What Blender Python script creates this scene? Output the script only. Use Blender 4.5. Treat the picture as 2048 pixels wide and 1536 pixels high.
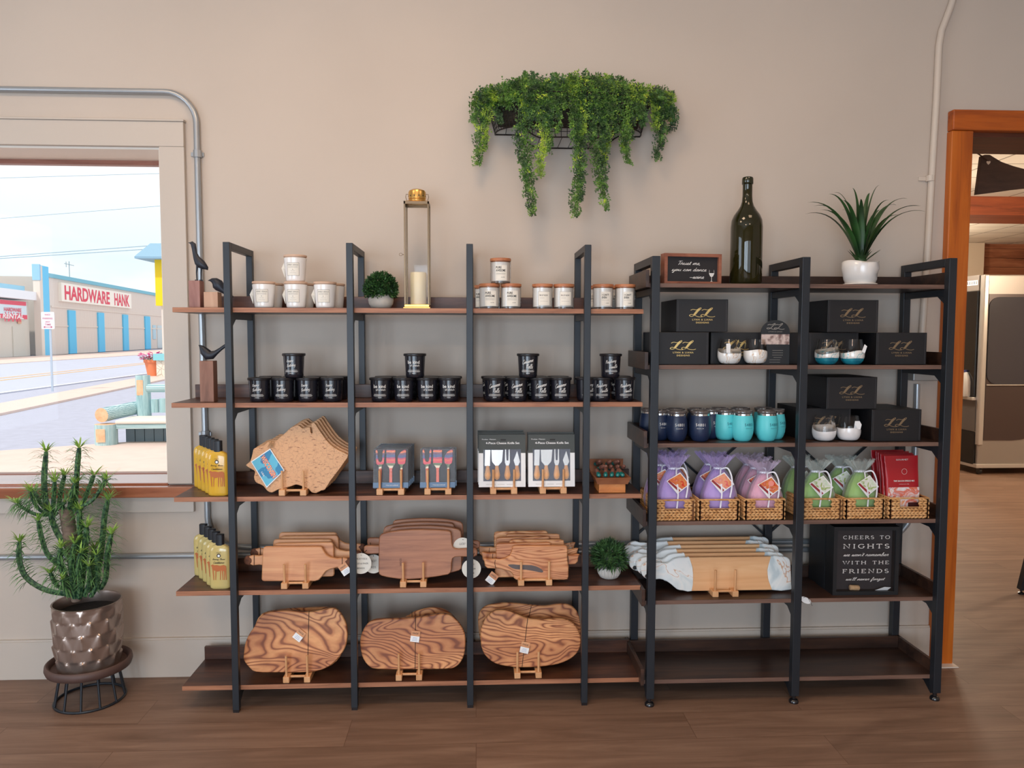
import bpy, bmesh, math, random
from mathutils import Vector, Matrix
from math import pi, sin, cos, radians as R
for _o in list(bpy.data.objects): bpy.data.objects.remove(_o)
SC = bpy.context.scene
COL = SC.collection
# ------------------------------------------------------------------ camera
CF, CP, CY, CR, CH = 1529.33, 0.06344, 0.04739, 0.00211, 1.4
_fw = Vector((sin(CY)*cos(CP), cos(CY)*cos(CP), -sin(CP)))
_r0 = Vector((cos(CY), -sin(CY), 0)); _u0 = _r0.cross(_fw)
_rt = cos(CR)*_r0 + sin(CR)*_u0; _up = -sin(CR)*_r0 + cos(CR)*_u0
cam = bpy.data.objects.new('camera', bpy.data.cameras.new('camera')); COL.objects.link(cam)
cam.data.sensor_width = 36; cam.data.sensor_fit = 'HORIZONTAL'; cam.data.lens = CF/2048*36
cam.data.clip_start = .05; cam.data.clip_end = 400
_m = Matrix((_rt, _up, -_fw)).transposed().to_4x4(); _m.translation = (0, 0, CH)
cam.matrix_world = _m
SC.camera = cam
SC.view_settings.view_transform = 'Standard'; SC.view_settings.look = 'None'
SC.view_settings.gamma = 1; SC.view_settings.use_curve_mapping = False
SC.view_settings.exposure = 0.02
def S(px, py, Y):                       # photo position seen on the vertical plane at distance Y -> X, Z
    d = (px-1024)*_rt - (py-768)*_up + CF*_fw; t = Y/d.y
    return d.x*t, CH+d.z*t
def SX(px, py, Y): return S(px, py, Y)[0]
def SZ(px, py, Y): return S(px, py, Y)[1]
def G(px, py, z=0):
    d = (px-1024)*_rt - (py-768)*_up + CF*_fw; t = (z-CH)/d.z
    return d.x*t, d.y*t
def srgb(r, g, b):
    f = lambda c: (c/255/12.92) if c/255 <= .04045 else ((c/255+.055)/1.055)**2.4
    return (f(r), f(g), f(b), 1)
# ------------------------------------------------------------------ world and lights
W = bpy.data.worlds.new('sky'); SC.world = W; W.use_nodes = True
nt = W.node_tree; bg = nt.nodes['Background']
tc = nt.nodes.new('ShaderNodeTexCoord'); sp = nt.nodes.new('ShaderNodeSeparateXYZ'); nt.links.new(tc.outputs['Generated'], sp.inputs[0])
cr = nt.nodes.new('ShaderNodeValToRGB'); nt.links.new(sp.outputs['Z'], cr.inputs[0])
e = cr.color_ramp.elements; e[0].position = 0.0; e[0].color = (.60, .84, 1.0, 1); e[1].position = .2; e[1].color = (.97, .985, 1, 1)
x = cr.color_ramp.elements.new(.10); x.color = (.80, .93, 1, 1)
nz = nt.nodes.new('ShaderNodeTexNoise'); nz.inputs['Scale'].default_value = 3; nz.inputs['Detail'].default_value = 5
mp = nt.nodes.new('ShaderNodeMapping'); mp.inputs['Scale'].default_value = (1, 1, 3.5); nt.links.new(tc.outputs['Generated'], mp.inputs[0]); nt.links.new(mp.outputs[0], nz.inputs[0])
mx = nt.nodes.new('ShaderNodeMix'); mx.data_type = 'RGBA'; mx.inputs[7].default_value = (1, 1, 1, 1)
r2 = nt.nodes.new('ShaderNodeValToRGB'); r2.color_ramp.elements[0].position = .52; r2.color_ramp.elements[1].position = .75; nt.links.new(nz.outputs[0], r2.inputs[0])
nt.links.new(r2.outputs[0], mx.inputs[0]); nt.links.new(cr.outputs[0], mx.inputs[6]); nt.links.new(mx.outputs[2], bg.inputs[0])
bg.inputs[1].default_value = 1.12
def light(name, typ, loc, rot, energy, color, **k):
    l = bpy.data.lights.new(name, typ); l.energy = energy; l.color = color
    for a, b in k.items(): setattr(l, a, b)
    o = bpy.data.objects.new(name, l); o.location = loc; o.rotation_euler = rot; COL.objects.link(o); return o
light('sun', 'SUN', (0, 0, 20), (R(38), 0, R(-28)), 2.2, (1, .95, .88), angle=R(2))
DAY = (.68, .84, 1.0); WARM = (1, .70, .45)
# daylight through the shop-front windows behind the camera (left, right) and in the left wall
for lx in (-2.3, -1.3, -.3): light('storefront_daylight', 'AREA', (lx, -3.05, 1.15), (R(90), 0, 0), 50, DAY, shape='RECTANGLE', size=.8, size_y=2.1)
for lx in (.9, 1.85): light('storefront_daylight', 'AREA', (lx, -3.05, 1.15), (R(90), 0, 0), 12, DAY, shape='RECTANGLE', size=.8, size_y=2.1)
light('side_window_daylight', 'AREA', (-3.95, .4, 1.5), (R(90), 0, R(-90)), 50, DAY, shape='RECTANGLE', size=2.2, size_y=1.8)
# warm ceiling panels of the shop
for lx, ly, en in ((-1.5, 1.75, 11), (-.2, 1.75, 16), (1.3, 1.75, 7), (-1.0, -1.3, 26), (1.2, -1.3, 14)):
    light('ceiling_panel_light', 'AREA', (lx, ly, 3.12), (0, 0, 0), en, WARM, shape='RECTANGLE', size=.6, size_y=.6)
# warm lights of the next room
light('next_room_light', 'POINT', (6.2, 5.3, 2.2), (0, 0, 0), 200, (1, .80, .58), shadow_soft_size=.15)
light('next_room_light', 'POINT', (4.2, 8.0, 2.3), (0, 0, 0), 90, (1, .86, .68), shadow_soft_size=.15)
light('next_room_light', 'POINT', (6.0, 10.8, 2.3), (0, 0, 0), 110, (1, .84, .64), shadow_soft_size=.15)
# ------------------------------------------------------------------ materials
_M = {}
def newm(name):
    m = bpy.data.materials.new(name); m.use_nodes = True
    return m, m.node_tree, m.node_tree.nodes['Principled BSDF']
def mat(name, col, rough=.5, metal=0, coat=0, noise=0, nscale=30, bump=0, trans=0, sss=0, sheen=0):
    if name in _M: return _M[name]
    m, t, b = newm(name); _M[name] = m
    b.inputs['Base Color'].default_value = col; b.inputs['Roughness'].default_value = rough; b.inputs['Metallic'].default_value = metal
    b.inputs['Coat Weight'].default_value = coat; b.inputs['Transmission Weight'].default_value = trans
    if sss: b.inputs['Subsurface Weight'].default_value = sss; b.inputs['Subsurface Scale'].default_value = .01
    if noise or bump:
        tc = t.nodes.new('ShaderNodeTexCoord'); n = t.nodes.new('ShaderNodeTexNoise'); n.inputs['Scale'].default_value = nscale; n.inputs['Detail'].default_value = 4
        t.links.new(tc.outputs['Object'], n.inputs[0])
        if noise:
            r = t.nodes.new('ShaderNodeValToRGB'); r.color_ramp.elements[0].position = .3; r.color_ramp.elements[1].position = .7
            r.color_ramp.elements[0].color = [c*(1-noise) for c in col[:3]]+[1]; r.color_ramp.elements[1].color = [min(1, c*(1+noise)) for c in col[:3]]+[1]
            t.links.new(n.outputs[0], r.inputs[0]); t.links.new(r.outputs[0], b.inputs[0])
        if bump:
            bp = t.nodes.new('ShaderNodeBump'); bp.inputs['Strength'].default_value = bump; bp.inputs['Distance'].default_value = .003
            t.links.new(n.outputs[0], bp.inputs['Height']); t.links.new(bp.outputs[0], b.inputs['Normal'])
    return m
def wood(name, dark, mid, lite, scale=(2, 14, 14), rough=.5, wave=0, dist=4, det=6, rnd=True, coat=0, bump=.15, wscale=1.0, patch=0):
    """grain runs along the axis with the small scale"""
    if name in _M: return _M[name]
    m, t, b = newm(name); _M[name] = m; N = t.nodes.new; L = t.links.new
    tc = N('ShaderNodeTexCoord'); mp = N('ShaderNodeMapping'); mp.inputs['Scale'].default_value = scale
    L(tc.outputs['Object'], mp.inputs[0])
    if rnd:
        oi = N('ShaderNodeObjectInfo'); ml = N('ShaderNodeMath'); ml.operation = 'MULTIPLY'; ml.inputs[1].default_value = 7
        L(oi.outputs['Random'], ml.inputs[0]); cb = N('ShaderNodeCombineXYZ'); L(ml.outputs[0], cb.inputs[0]); L(ml.outputs[0], cb.inputs[2]); L(cb.outputs[0], mp.inputs['Location'])
    n = N('ShaderNodeTexNoise'); n.inputs['Scale'].default_value = 1.5; n.inputs['Detail'].default_value = det; n.inputs['Roughness'].default_value = .62; n.inputs['Distortion'].default_value = .6
    L(mp.outputs[0], n.inputs[0]); src = n.outputs[0]
    if wave:
        wv = N('ShaderNodeTexWave'); wv.wave_type = 'BANDS'; wv.bands_direction = 'Z'; wv.inputs['Scale'].default_value = wscale
        wv.inputs['Distortion'].default_value = dist; wv.inputs['Detail'].default_value = 2.5; wv.inputs['Detail Scale'].default_value = .8
        L(mp.outputs[0], wv.inputs[0]); mm = N('ShaderNodeMix'); mm.inputs[0].default_value = wave
        L(n.outputs[0], mm.inputs[2]); L(wv.outputs[1], mm.inputs[3]); src = mm.outputs[0]
    r = N('ShaderNodeValToRGB'); el = r.color_ramp.elements; el[0].position = .25; el[0].color = dark; el[1].position = .78; el[1].color = lite
    k = el.new(.48); k.color = mid
    L(src, r.inputs[0]); out = r.outputs[0]
    if patch:
        n2 = N('ShaderNodeTexNoise'); n2.inputs['Scale'].default_value = 2.2; n2.inputs['Detail'].default_value = 2; L(tc.outputs['Object'], n2.inputs[0])
        r3 = N('ShaderNodeValToRGB'); r3.color_ramp.elements[0].position = .35; r3.color_ramp.elements[1].position = .7; L(n2.outputs[0], r3.inputs[0])
        mc = N('ShaderNodeMix'); mc.data_type = 'RGBA'; mc.blend_type = 'MULTIPLY'; mc.inputs[7].default_value = (patch, patch*.9, patch*.85, 1)
        L(r3.outputs[0], mc.inputs[0]); L(out, mc.inputs[6]); out = mc.outputs[2]
    L(out, b.inputs[0]); b.inputs['Roughness'].default_value = rough; b.inputs['Coat Weight'].default_value = coat
    if bump:
        bp = N('ShaderNodeBump'); bp.inputs['Strength'].default_value = bump; bp.inputs['Distance'].default_value = .001; L(src, bp.inputs['Height']); L(bp.outputs[0], b.inputs['Normal'])
    return m
def seethru(name, col, alpha, rough=.3, gloss=True):
    if name in _M: return _M[name]
    m, t, b = newm(name); _M[name] = m; b.inputs[0].default_value = col; b.inputs['Roughness'].default_value = rough; b.inputs['Alpha'].default_value = alpha
    return m
def thinglass(name, tint=(1, 1, 1, 1), refl=1.0):
    if name in _M: return _M[name]
    m, t, b = newm(name); _M[name] = m; N = t.nodes.new; L = t.links.new
    tr = N('ShaderNodeBsdfTransparent'); tr.inputs[0].default_value = tint; gl = N('ShaderNodeBsdfGlossy'); gl.inputs['Roughness'].default_value = .02
    fr = N('ShaderNodeFresnel'); fr.inputs[0].default_value = 1.45; mu = N('ShaderNodeMath'); mu.operation = 'MULTIPLY'; mu.inputs[1].default_value = refl; L(fr.outputs[0], mu.inputs[0])
    mx = N('ShaderNodeMixShader'); L(mu.outputs[0], mx.inputs[0]); L(tr.outputs[0], mx.inputs[1]); L(gl.outputs[0], mx.inputs[2]); L(mx.outputs[0], t.nodes['Material Output'].inputs[0])
    return m
BLK = mat('black_powdercoat', srgb(38, 42, 48), .42, .2)
SHELF = wood('rustic_shelf_board', srgb(48, 27, 20), srgb(82, 50, 37), srgb(122, 78, 54), (2.2, 22, 22), .38, patch=.5)
SHELFD = wood('dark_rustic_board', srgb(40, 27, 22), srgb(64, 44, 36), srgb(96, 66, 48), (2.2, 18, 18), .36, patch=.5)
def contour(name, dark, mid, lite, scale, freq, zf, rough=.45):
    m, t, b = newm(name); _M[name] = m; N = t.nodes.new; L = t.links.new
    tc = N('ShaderNodeTexCoord'); oi = N('ShaderNodeObjectInfo'); ml = N('ShaderNodeMath'); ml.operation = 'MULTIPLY'; ml.inputs[1].default_value = 37; L(oi.outputs['Random'], ml.inputs[0])
    cb = N('ShaderNodeCombineXYZ'); L(ml.outputs[0], cb.inputs[1]); mp = N('ShaderNodeMapping'); mp.inputs['Scale'].default_value = scale; L(tc.outputs['Object'], mp.inputs[0]); L(cb.outputs[0], mp.inputs['Location'])
    n = N('ShaderNodeTexNoise'); n.inputs['Scale'].default_value = 1; n.inputs['Detail'].default_value = 2.2; n.inputs['Roughness'].default_value = .42; n.inputs['Distortion'].default_value = .5; L(mp.outputs[0], n.inputs[0])
    sp = N('ShaderNodeSeparateXYZ'); L(tc.outputs['Object'], sp.inputs[0]); ma = N('ShaderNodeMath'); ma.operation = 'MULTIPLY_ADD'; ma.inputs[1].default_value = zf; L(sp.outputs['Z'], ma.inputs[0]); L(n.outputs[0], ma.inputs[2])
    mf = N('ShaderNodeMath'); mf.operation = 'MULTIPLY'; mf.inputs[1].default_value = freq; L(ma.outputs[0], mf.inputs[0]); sn = N('ShaderNodeMath'); sn.operation = 'SINE'; L(mf.outputs[0], sn.inputs[0])
    mr = N('ShaderNodeMapRange'); mr.inputs[1].default_value = -1; L(sn.outputs[0], mr.inputs[0]); rp = N('ShaderNodeValToRGB'); e = rp.color_ramp.elements; e[0].position = .02; e[0].color = dark; e[1].position = .8; e[1].color = lite; k = e.new(.20); k.color = mid; L(mr.outputs[0], rp.inputs[0])
    n2 = N('ShaderNodeTexNoise'); n2.inputs['Scale'].default_value = 7; n2.inputs['Detail'].default_value = 5; L(mp.outputs[0], n2.inputs[0]); n3 = N('ShaderNodeTexNoise'); n3.inputs['Scale'].default_value = .8; L(mp.outputs[0], n3.inputs[0])
    r3 = N('ShaderNodeValToRGB'); r3.color_ramp.elements[0].position = .44; r3.color_ramp.elements[1].position = .62; r3.color_ramp.elements[0].color = (1, 1, 1, 1); r3.color_ramp.elements[1].color = (.72, .62, .58, 1); L(n3.outputs[0], r3.inputs[0])
    r4 = N('ShaderNodeValToRGB'); r4.color_ramp.elements[0].position = .3; r4.color_ramp.elements[1].position = .7; r4.color_ramp.elements[0].color = (.8, .76, .72, 1); L(n2.outputs[0], r4.inputs[0])
    m1 = N('ShaderNodeMix'); m1.data_type = 'RGBA'; m1.blend_type = 'MULTIPLY'; m1.inputs[0].default_value = 1; L(rp.outputs[0], m1.inputs[6]); L(r3.outputs[0], m1.inputs[7])
    m2 = N('ShaderNodeMix'); m2.data_type = 'RGBA'; m2.blend_type = 'MULTIPLY'; m2.inputs[0].default_value = 1; L(m1.outputs[2], m2.inputs[6]); L(r4.outputs[0], m2.inputs[7]); L(m2.outputs[2], b.inputs[0]); b.inputs['Roughness'].default_value = rough
    return m
OLIVE = contour('olive_wood', srgb(150, 86, 50), srgb(206, 134, 84), srgb(234, 168, 112), (3.2, 4.2, 7.0), 128, 1.7)
OLIVE2 = contour('olive_wood_fine', srgb(190, 120, 74), srgb(224, 154, 100), srgb(240, 178, 126), (2.2, 6, 12), 105, 2.6)
EDGE = wood('board_edge', srgb(116, 72, 50), srgb(160, 106, 76), srgb(188, 132, 98), (3, 30, 60), .5)
EDGED = wood('board_edge_dark', srgb(86, 62, 52), srgb(112, 84, 72), srgb(134, 102, 86), (3, 30, 60), .5)
ACAC = wood('cherry_wood', srgb(160, 94, 58), srgb(208, 146, 100), srgb(226, 172, 124), (1.5, 20, 26), .45)
WALN = wood('walnut_wood', srgb(112, 66, 44), srgb(162, 106, 74), srgb(190, 132, 94), (1.6, 20, 26), .45)
BEECH = wood('beech_wood', srgb(186, 130, 84), srgb(214, 160, 112), srgb(228, 180, 134), (8, 8, 3), .5)
BAMB = wood('laser_bamboo', srgb(196, 138, 92), srgb(216, 162, 114), srgb(226, 176, 130), (4, 20, 20), .5)
PINE = wood('stained_pine', srgb(146, 66, 14), srgb(190, 96, 22), srgb(206, 116, 38), (18, 18, 1.4), .4)
PINEH = wood('stained_pine_header', srgb(132, 56, 14), srgb(178, 86, 22), srgb(194, 104, 34), (1.4, 18, 18), .4)
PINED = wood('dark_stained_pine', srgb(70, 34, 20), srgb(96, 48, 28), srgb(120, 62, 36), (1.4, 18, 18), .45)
SILL = wood('sill_wood', srgb(120, 66, 44), srgb(158, 96, 68), srgb(184, 120, 88), (1.2, 14, 14), .2, coat=.6)
BLOCK = wood('walnut_block', srgb(104, 68, 54), srgb(138, 96, 78), srgb(160, 116, 96), (16, 16, 2.5), .55)
WHITE = mat('white_glaze', srgb(236, 232, 228), .18, coat=.4)
WAX = mat('white_wax', srgb(232, 226, 218), .3, coat=.6)
PAPER = mat('cream_paper', srgb(236, 230, 218), .7)
PWHITE = mat('white_paper', srgb(240, 240, 240), .6)
INK = mat('black_ink', srgb(35, 33, 34), .6)
INKG = mat('grey_ink', srgb(140, 134, 128), .6)
WINK = mat('white_ink', srgb(226, 224, 220), .6)
GOLD = mat('gold_foil', srgb(232, 200, 130), .28, .75)
GOLDD = mat('dull_gold_foil', srgb(150, 128, 100), .35, .5)
BOXB = mat('black_box_card', srgb(23, 22, 25), .5)
BGLOSS = mat('black_glass', srgb(24, 24, 28), .16, coat=.5)
CLEAR = thinglass('clear_glass')
DARK = mat('dark_patina', srgb(40, 43, 52), .45, .3)
STRING = mat('dark_cord', srgb(58, 36, 26), .8)
# ------------------------------------------------------------------ mesh helpers
class MB:
    def __init__(s): s.v = []; s.f = []; s.mi = []; s.k = 0
    def add(s, vs, fs, M=None, mi=None):
        b = len(s.v)
        s.v += [tuple(M @ Vector(v)) if M else tuple(v) for v in vs]
        s.f += [tuple(i+b for i in f) for f in fs]; s.mi += [s.k if mi is None else mi]*len(fs); return s
    def box(s, x0, x1, y0, y1, z0, z1, M=None):
        return s.add([(x0, y0, z0), (x1, y0, z0), (x1, y1, z0), (x0, y1, z0), (x0, y0, z1), (x1, y0, z1), (x1, y1, z1), (x0, y1, z1)],
                     [(0, 3, 2, 1), (4, 5, 6, 7), (0, 1, 5, 4), (1, 2, 6, 5), (2, 3, 7, 6), (3, 0, 4, 7)], M)
    def rings(s, rs, cap=True, M=None, closed=False):
        n = len(rs[0]); vs = [p for r in rs for p in r]; fs = []
        for i in range(len(rs)-(0 if closed else 1)):
            a = i*n; b = ((i+1) % len(rs))*n
            for j in range(n): k = (j+1) % n; fs.append((a+j, a+k, b+k, b+j))
        if cap and not closed: fs.append(tuple(range(n-1, -1, -1))); fs.append(tuple(range((len(rs)-1)*n, len(rs)*n)))
        return s.add(vs, fs, M)
    def lathe(s, prof, n=32, c=(0, 0, 0), cap=True, M=None, sx=1, sy=1):
        return s.rings([[(c[0]+r*sx*cos(2*pi*j/n), c[1]+r*sy*sin(2*pi*j/n), c[2]+z) for j in range(n)] for r, z in prof], cap, M)
    def tube(s, path, r, n=8, cap=True, M=None, sq=False, ys=1, closed=False, star=0):
        path = [Vector(p) for p in path]; rs = r if isinstance(r, (list, tuple)) else [r]*len(path); out = []; up = None
        for i, p in enumerate(path):
            a = path[i-1] if (i > 0 or closed) else p; b = path[(i+1) % len(path)] if (i < len(path)-1 or closed) else p
            d = (b-a).normalized()
            if up is None: up = Vector((0, 0, 1)) if abs(d.z) < .9 else Vector((0, 1, 0))
            x = d.cross(up).normalized(); y = x.cross(d).normalized(); up = y
            ring = []
            for j in range(n):
                t = 2*pi*(j+(.5 if sq else 0))/n; q = rs[i]*(1.4142 if sq else 1)
                if star: q *= 1+star*(1 if j % 2 else -1)
                v = x*cos(t)*q+y*sin(t)*q
                ring.append((p.x+v.x, p.y+v.y*ys, p.z+v.z))
            out.append(ring)
        return s.rings(out, cap, M, closed)
    def bar(s, p, q, w=.012): return s.tube([p, q], w, 4, sq=True)
    def prism(s, poly, y0, y1, M=None, bev=0):
        """poly in x,z ; thick along y. bev rounds the edge"""
        n = len(poly); A = sum(poly[i][0]*poly[(i+1) % n][1]-poly[(i+1) % n][0]*poly[i][1] for i in range(n))
        if A < 0: poly = poly[::-1]
        def off(d):
            o = []
            for i in range(n):
                a = Vector(poly[i-1]); b = Vector(poly[i]); c = Vector(poly[(i+1) % n]); t = (c-a)
                if t.length < 1e-9: t = Vector((1, 0))
                t.normalize(); o.append((b.x-t.y*d, b.y+t.x*d))
            return o
        L = [(bev, y0), (0, y0+bev), (0, y1-bev), (bev, y1)] if bev else [(0, y0), (0, y1)]
        return s.rings([[(x, y, z) for x, z in (off(d) if d else poly)] for d, y in L], True, M)
    def ball(s, c, r, n=16, m=10, sc=(1, 1, 1), M=None):
        return s.rings([[(c[0]+r*sc[0]*sin(pi*(i+.02)/(m+.04))*cos(2*pi*j/n), c[1]+r*sc[1]*sin(pi*(i+.02)/(m+.04))*sin(2*pi*j/n), c[2]-r*sc[2]*cos(pi*(i+.02)/(m+.04))) for j in range(n)] for i in range(m+1)], True, M)
    def quad(s, a, b, c, d): return s.add([a, b, c, d], [(0, 1, 2, 3)])
    def leaf(s, p, d, nrm, L, w):
        p = Vector(p); d = Vector(d).normalized(); t = d.cross(Vector(nrm)); t = t.normalized() if t.length > 1e-4 else Vector((1, 0, 0)); n = t.cross(d)
        return s.add([p, p+d*L*.45+t*w*.5+n*w*.12, p+d*L, p+d*L*.45-t*w*.5+n*w*.12], [(0, 1, 2), (0, 2, 3)])
    def blade(s, p0, p1, p2, w, n=9, fold=.25):
        p0, p1, p2 = Vector(p0), Vector(p1), Vector(p2); vs = []; fs = []
        for i in range(n+1):
            t = i/n; p = (1-t)**2*p0+2*t*(1-t)*p1+t*t*p2; d = (2*(1-t)*(p1-p0)+2*t*(p2-p1)).normalized()
            sd = d.cross(Vector((0, 0, 1))); sd = sd.normalized() if sd.length > .05 else Vector((1, 0, 0)); u = sd.cross(d)
            q = w*(min(1, .45+t*2.2) if t < .3 else 1)*(1-max(0, t-.25)/.75)**.8+.0004
            vs += [p-sd*q/2+u*q*fold, p, p+sd*q/2+u*q*fold]
        for i in range(n): a = i*3; fs += [(a, a+1, a+4, a+3), (a+1, a+2, a+5, a+4)]
        return s.add(vs, fs)
    def build(s, name, m, parent=None, smooth=None, bevel=0, loc=None, rot=None, label=None):
        me = bpy.data.meshes.new(name); me.from_pydata(s.v, [], s.f)
        ms = m if isinstance(m, (list, tuple)) else [m]
        for q in ms: me.materials.append(q)
        if len(ms) > 1: me.polygons.foreach_set('material_index', s.mi)
        me.update(); bm = bmesh.new(); bm.from_mesh(me); bmesh.ops.recalc_face_normals(bm, faces=bm.faces); bm.to_mesh(me); bm.free()
        if smooth is not None:
            me.polygons.foreach_set('use_smooth', [True]*len(me.polygons))
            if smooth < 179: me.set_sharp_from_angle(angle=R(smooth))
        o = bpy.data.objects.new(name, me); COL.objects.link(o)
        if parent: o.parent = parent
        if bevel:
            bv = o.modifiers.new('bevel', 'BEVEL'); bv.width = bevel; bv.segments = 2; bv.limit_method = 'ANGLE'; bv.angle_limit = R(35)
        if loc: o.location = loc
        if rot: o.rotation_euler = rot
        if label: o['label'] = label
        return o
def thing(name, label, cat, loc=(0, 0, 0), rz=0, group=None, rx=0, ry=0):
    o = bpy.data.objects.new(name, None); COL.objects.link(o); o.empty_display_size = .02
    o.location = loc; o.rotation_euler = (rx, ry, rz); o['label'] = label; o['category'] = cat
    if group: o['group'] = group
    return o
def tag(o, label, cat, group=None, kind=None):
    o['label'] = label; o['category'] = cat
    if group: o['group'] = group
    if kind: o['kind'] = kind
    return o
def struct(o, label=None):
    o['kind'] = 'structure'
    if label: o['label'] = label; o['category'] = 'room'
    return o
def dup(root, loc, rz=None, label=None, group=None, rx=None, ry=None):
    r = root.copy(); COL.objects.link(r); r.location = loc
    rr = list(root.rotation_euler)
    if rx is not None: rr[0] = rx
    if ry is not None: rr[1] = ry
    if rz is not None: rr[2] = rz
    r.rotation_euler = rr
    if label: r['label'] = label
    if group: r['group'] = group
    for ch in [o for o in COL.objects if o.parent == root]:
        c = ch.copy(); COL.objects.link(c); c.parent = r
        for g in [o for o in COL.objects if o.parent == ch]:
            d = g.copy(); COL.objects.link(d); d.parent = c
    return r
# ------------------------------------------------------------------ lettering
_T = {}
def rawtext(s, shear=0, spacing=1.0, bold=0):
    k = (s, shear, spacing, bold)
    if k not in _T:
        cu = bpy.data.curves.new('t', 'FONT'); cu.body = s; cu.shear = shear; cu.space_character = spacing; cu.offset = bold; cu.resolution_u = 3
        ob = bpy.data.objects.new('t', cu); COL.objects.link(ob); bpy.context.view_layer.update()
        me = bpy.data.meshes.new_from_object(ob.evaluated_get(bpy.context.evaluated_depsgraph_get()))
        _T[k] = ([(v.co.x, v.co.y) for v in me.vertices], [tuple(p.vertices) for p in me.polygons])
        bpy.data.objects.remove(ob); bpy.data.curves.remove(cu); bpy.data.meshes.remove(me)
    return _T[k]
CURS = {
'a': (1.05, [[0,0,.3,.7,.75,.9,.5,1,.2,.7,.2,.2,.45,0,.7,.4,.8,1,.8,.2,1.05,0]]), 'b': (.95, [[0,0,.4,1.2,.45,1.9,.25,1.9,.2,.2,.5,0,.75,.4,.6,.9,.95,.7]]),
'c': (.9, [[0,0,.25,.6,.7,.9,.5,1,.2,.7,.2,.25,.5,0,.9,.1]]), 'd': (1.05, [[0,0,.3,.7,.75,.9,.5,1,.2,.7,.2,.2,.45,0,.7,.4,.8,2,.8,.2,1.05,0]]),
'e': (.9, [[0,0,.5,.45,.65,.8,.45,1,.2,.7,.2,.25,.5,0,.9,.1]]), 'f': (.8, [[0,0,.45,1.3,.5,1.9,.3,1.8,.25,-.9,.45,-.9,.45,0,.8,.1]]),
'g': (1.05, [[0,0,.3,.7,.75,.9,.5,1,.2,.7,.2,.2,.45,0,.7,.4,.8,1,.75,-.6,.5,-1,.3,-.7,1.05,0]]), 'h': (1.05, [[0,0,.4,1.4,.5,2,.3,1.9,.25,0,.45,.8,.65,1,.8,.8,.8,.15,1.05,0]]),
'i': (.6, [[0,0,.35,1,.35,.15,.6,0], [.42,1.4,.46,1.5]]), 'l': (.65, [[0,0,.4,1.2,.45,1.9,.25,1.9,.2,.3,.4,0,.65,.1]]),
'm': (1.4, [[0,0,.2,.9,.25,0,.4,.8,.6,1,.7,.8,.7,0,.85,.8,1.05,1,1.15,.8,1.15,.15,1.4,0]]), 'n': (1.05, [[0,0,.2,.9,.25,0,.45,.8,.65,1,.8,.8,.8,.15,1.05,0]]),
'o': (.95, [[0,0,.2,.5,.45,1,.15,.7,.15,.2,.45,0,.7,.3,.68,.8,.45,1,.6,.75,.95,.8]]), 'p': (1.0, [[0,0,.3,1,.2,-1,.25,.5,.55,1,.8,.6,.6,.05,.3,.1,1.0,0]]),
'r': (.85, [[0,0,.25,1.05,.35,.9,.6,.95,.55,.2,.85,0]]), 's': (.85, [[0,0,.4,1,.5,.5,.4,.1,.15,.05,.85,0]]), 't': (.6, [[0,0,.35,1.7,.3,.2,.6,0], [.05,1.1,.6,1.15]]),
'u': (1.2, [[0,0,.3,1,.3,.2,.55,0,.85,.3,.95,1,.95,.15,1.2,0]]), 'v': (1.0, [[0,0,.25,1,.4,0,.75,1,1,.9]]), 'w': (1.25, [[0,0,.2,1,.3,.1,.55,.1,.6,.9,.7,.1,.95,.1,1.05,1,1.25,.9]]),
'y': (1.2, [[0,0,.3,1,.3,.2,.55,0,.85,.3,.95,1,.85,-.7,.6,-1,.4,-.7,1.2,0]]), ' ': (.7, []), "'": (.3, [[.15,1.9,.1,1.5]]), ',': (.4, [[.15,.1,.05,-.3]]), '~': (1.2, [[0,.5,.4,.55,.7,.5,1.1,.5]]),
'C': (1.4, [[1.3,1.6,1,2,.5,1.7,.2,.9,.3,.2,.7,0,1.4,.2]]), 'R': (1.35, [[.1,1.3,.5,2,.4,1,.3,0], [.1,1.6,.8,2.05,1.2,1.7,.9,1.2,.4,1,.9,.4,1.35,0]]),
'H': (1.3, [[.2,1.7,.4,2,.35,0], [.95,2,.85,1,.8,0,1.3,0], [.1,.9,1.1,1.1]]), 'B': (1.3, [[.1,1.3,.5,2,.4,1,.3,0], [.1,1.6,.8,2.05,1.2,1.7,.9,1.2,.4,1.05,1.1,.8,1.1,.2,.6,0,.2,.1]]),
'T': (1.1, [[.1,1.7,.5,2,1.4,1.95], [.75,2,.6,.2,.4,0]]), 'V': (1.2, [[.1,1.8,.3,2,.5,0,1.2,2]]), 'L': (1.3, [[.9,1.7,.8,2,.5,1.7,.5,.5,.2,.05,.1,.2,.5,.15,1.3,0]]),
'$': (1.25, [[.1,.72,.3,.83,.6,.78,.85,.97,.97,1,.93,.86,.72,.6,.5,.25,.22,.05,.02,.13,.15,.27,.4,.2,.7,.03,1.0,0,1.2,.07]])}
def _arc(cx, cy, rx, ry, a, b, n=12): return [q for i in range(n+1) for q in (cx+rx*cos(R(a+(b-a)*i/n)), cy+ry*sin(R(a+(b-a)*i/n)))]
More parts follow.
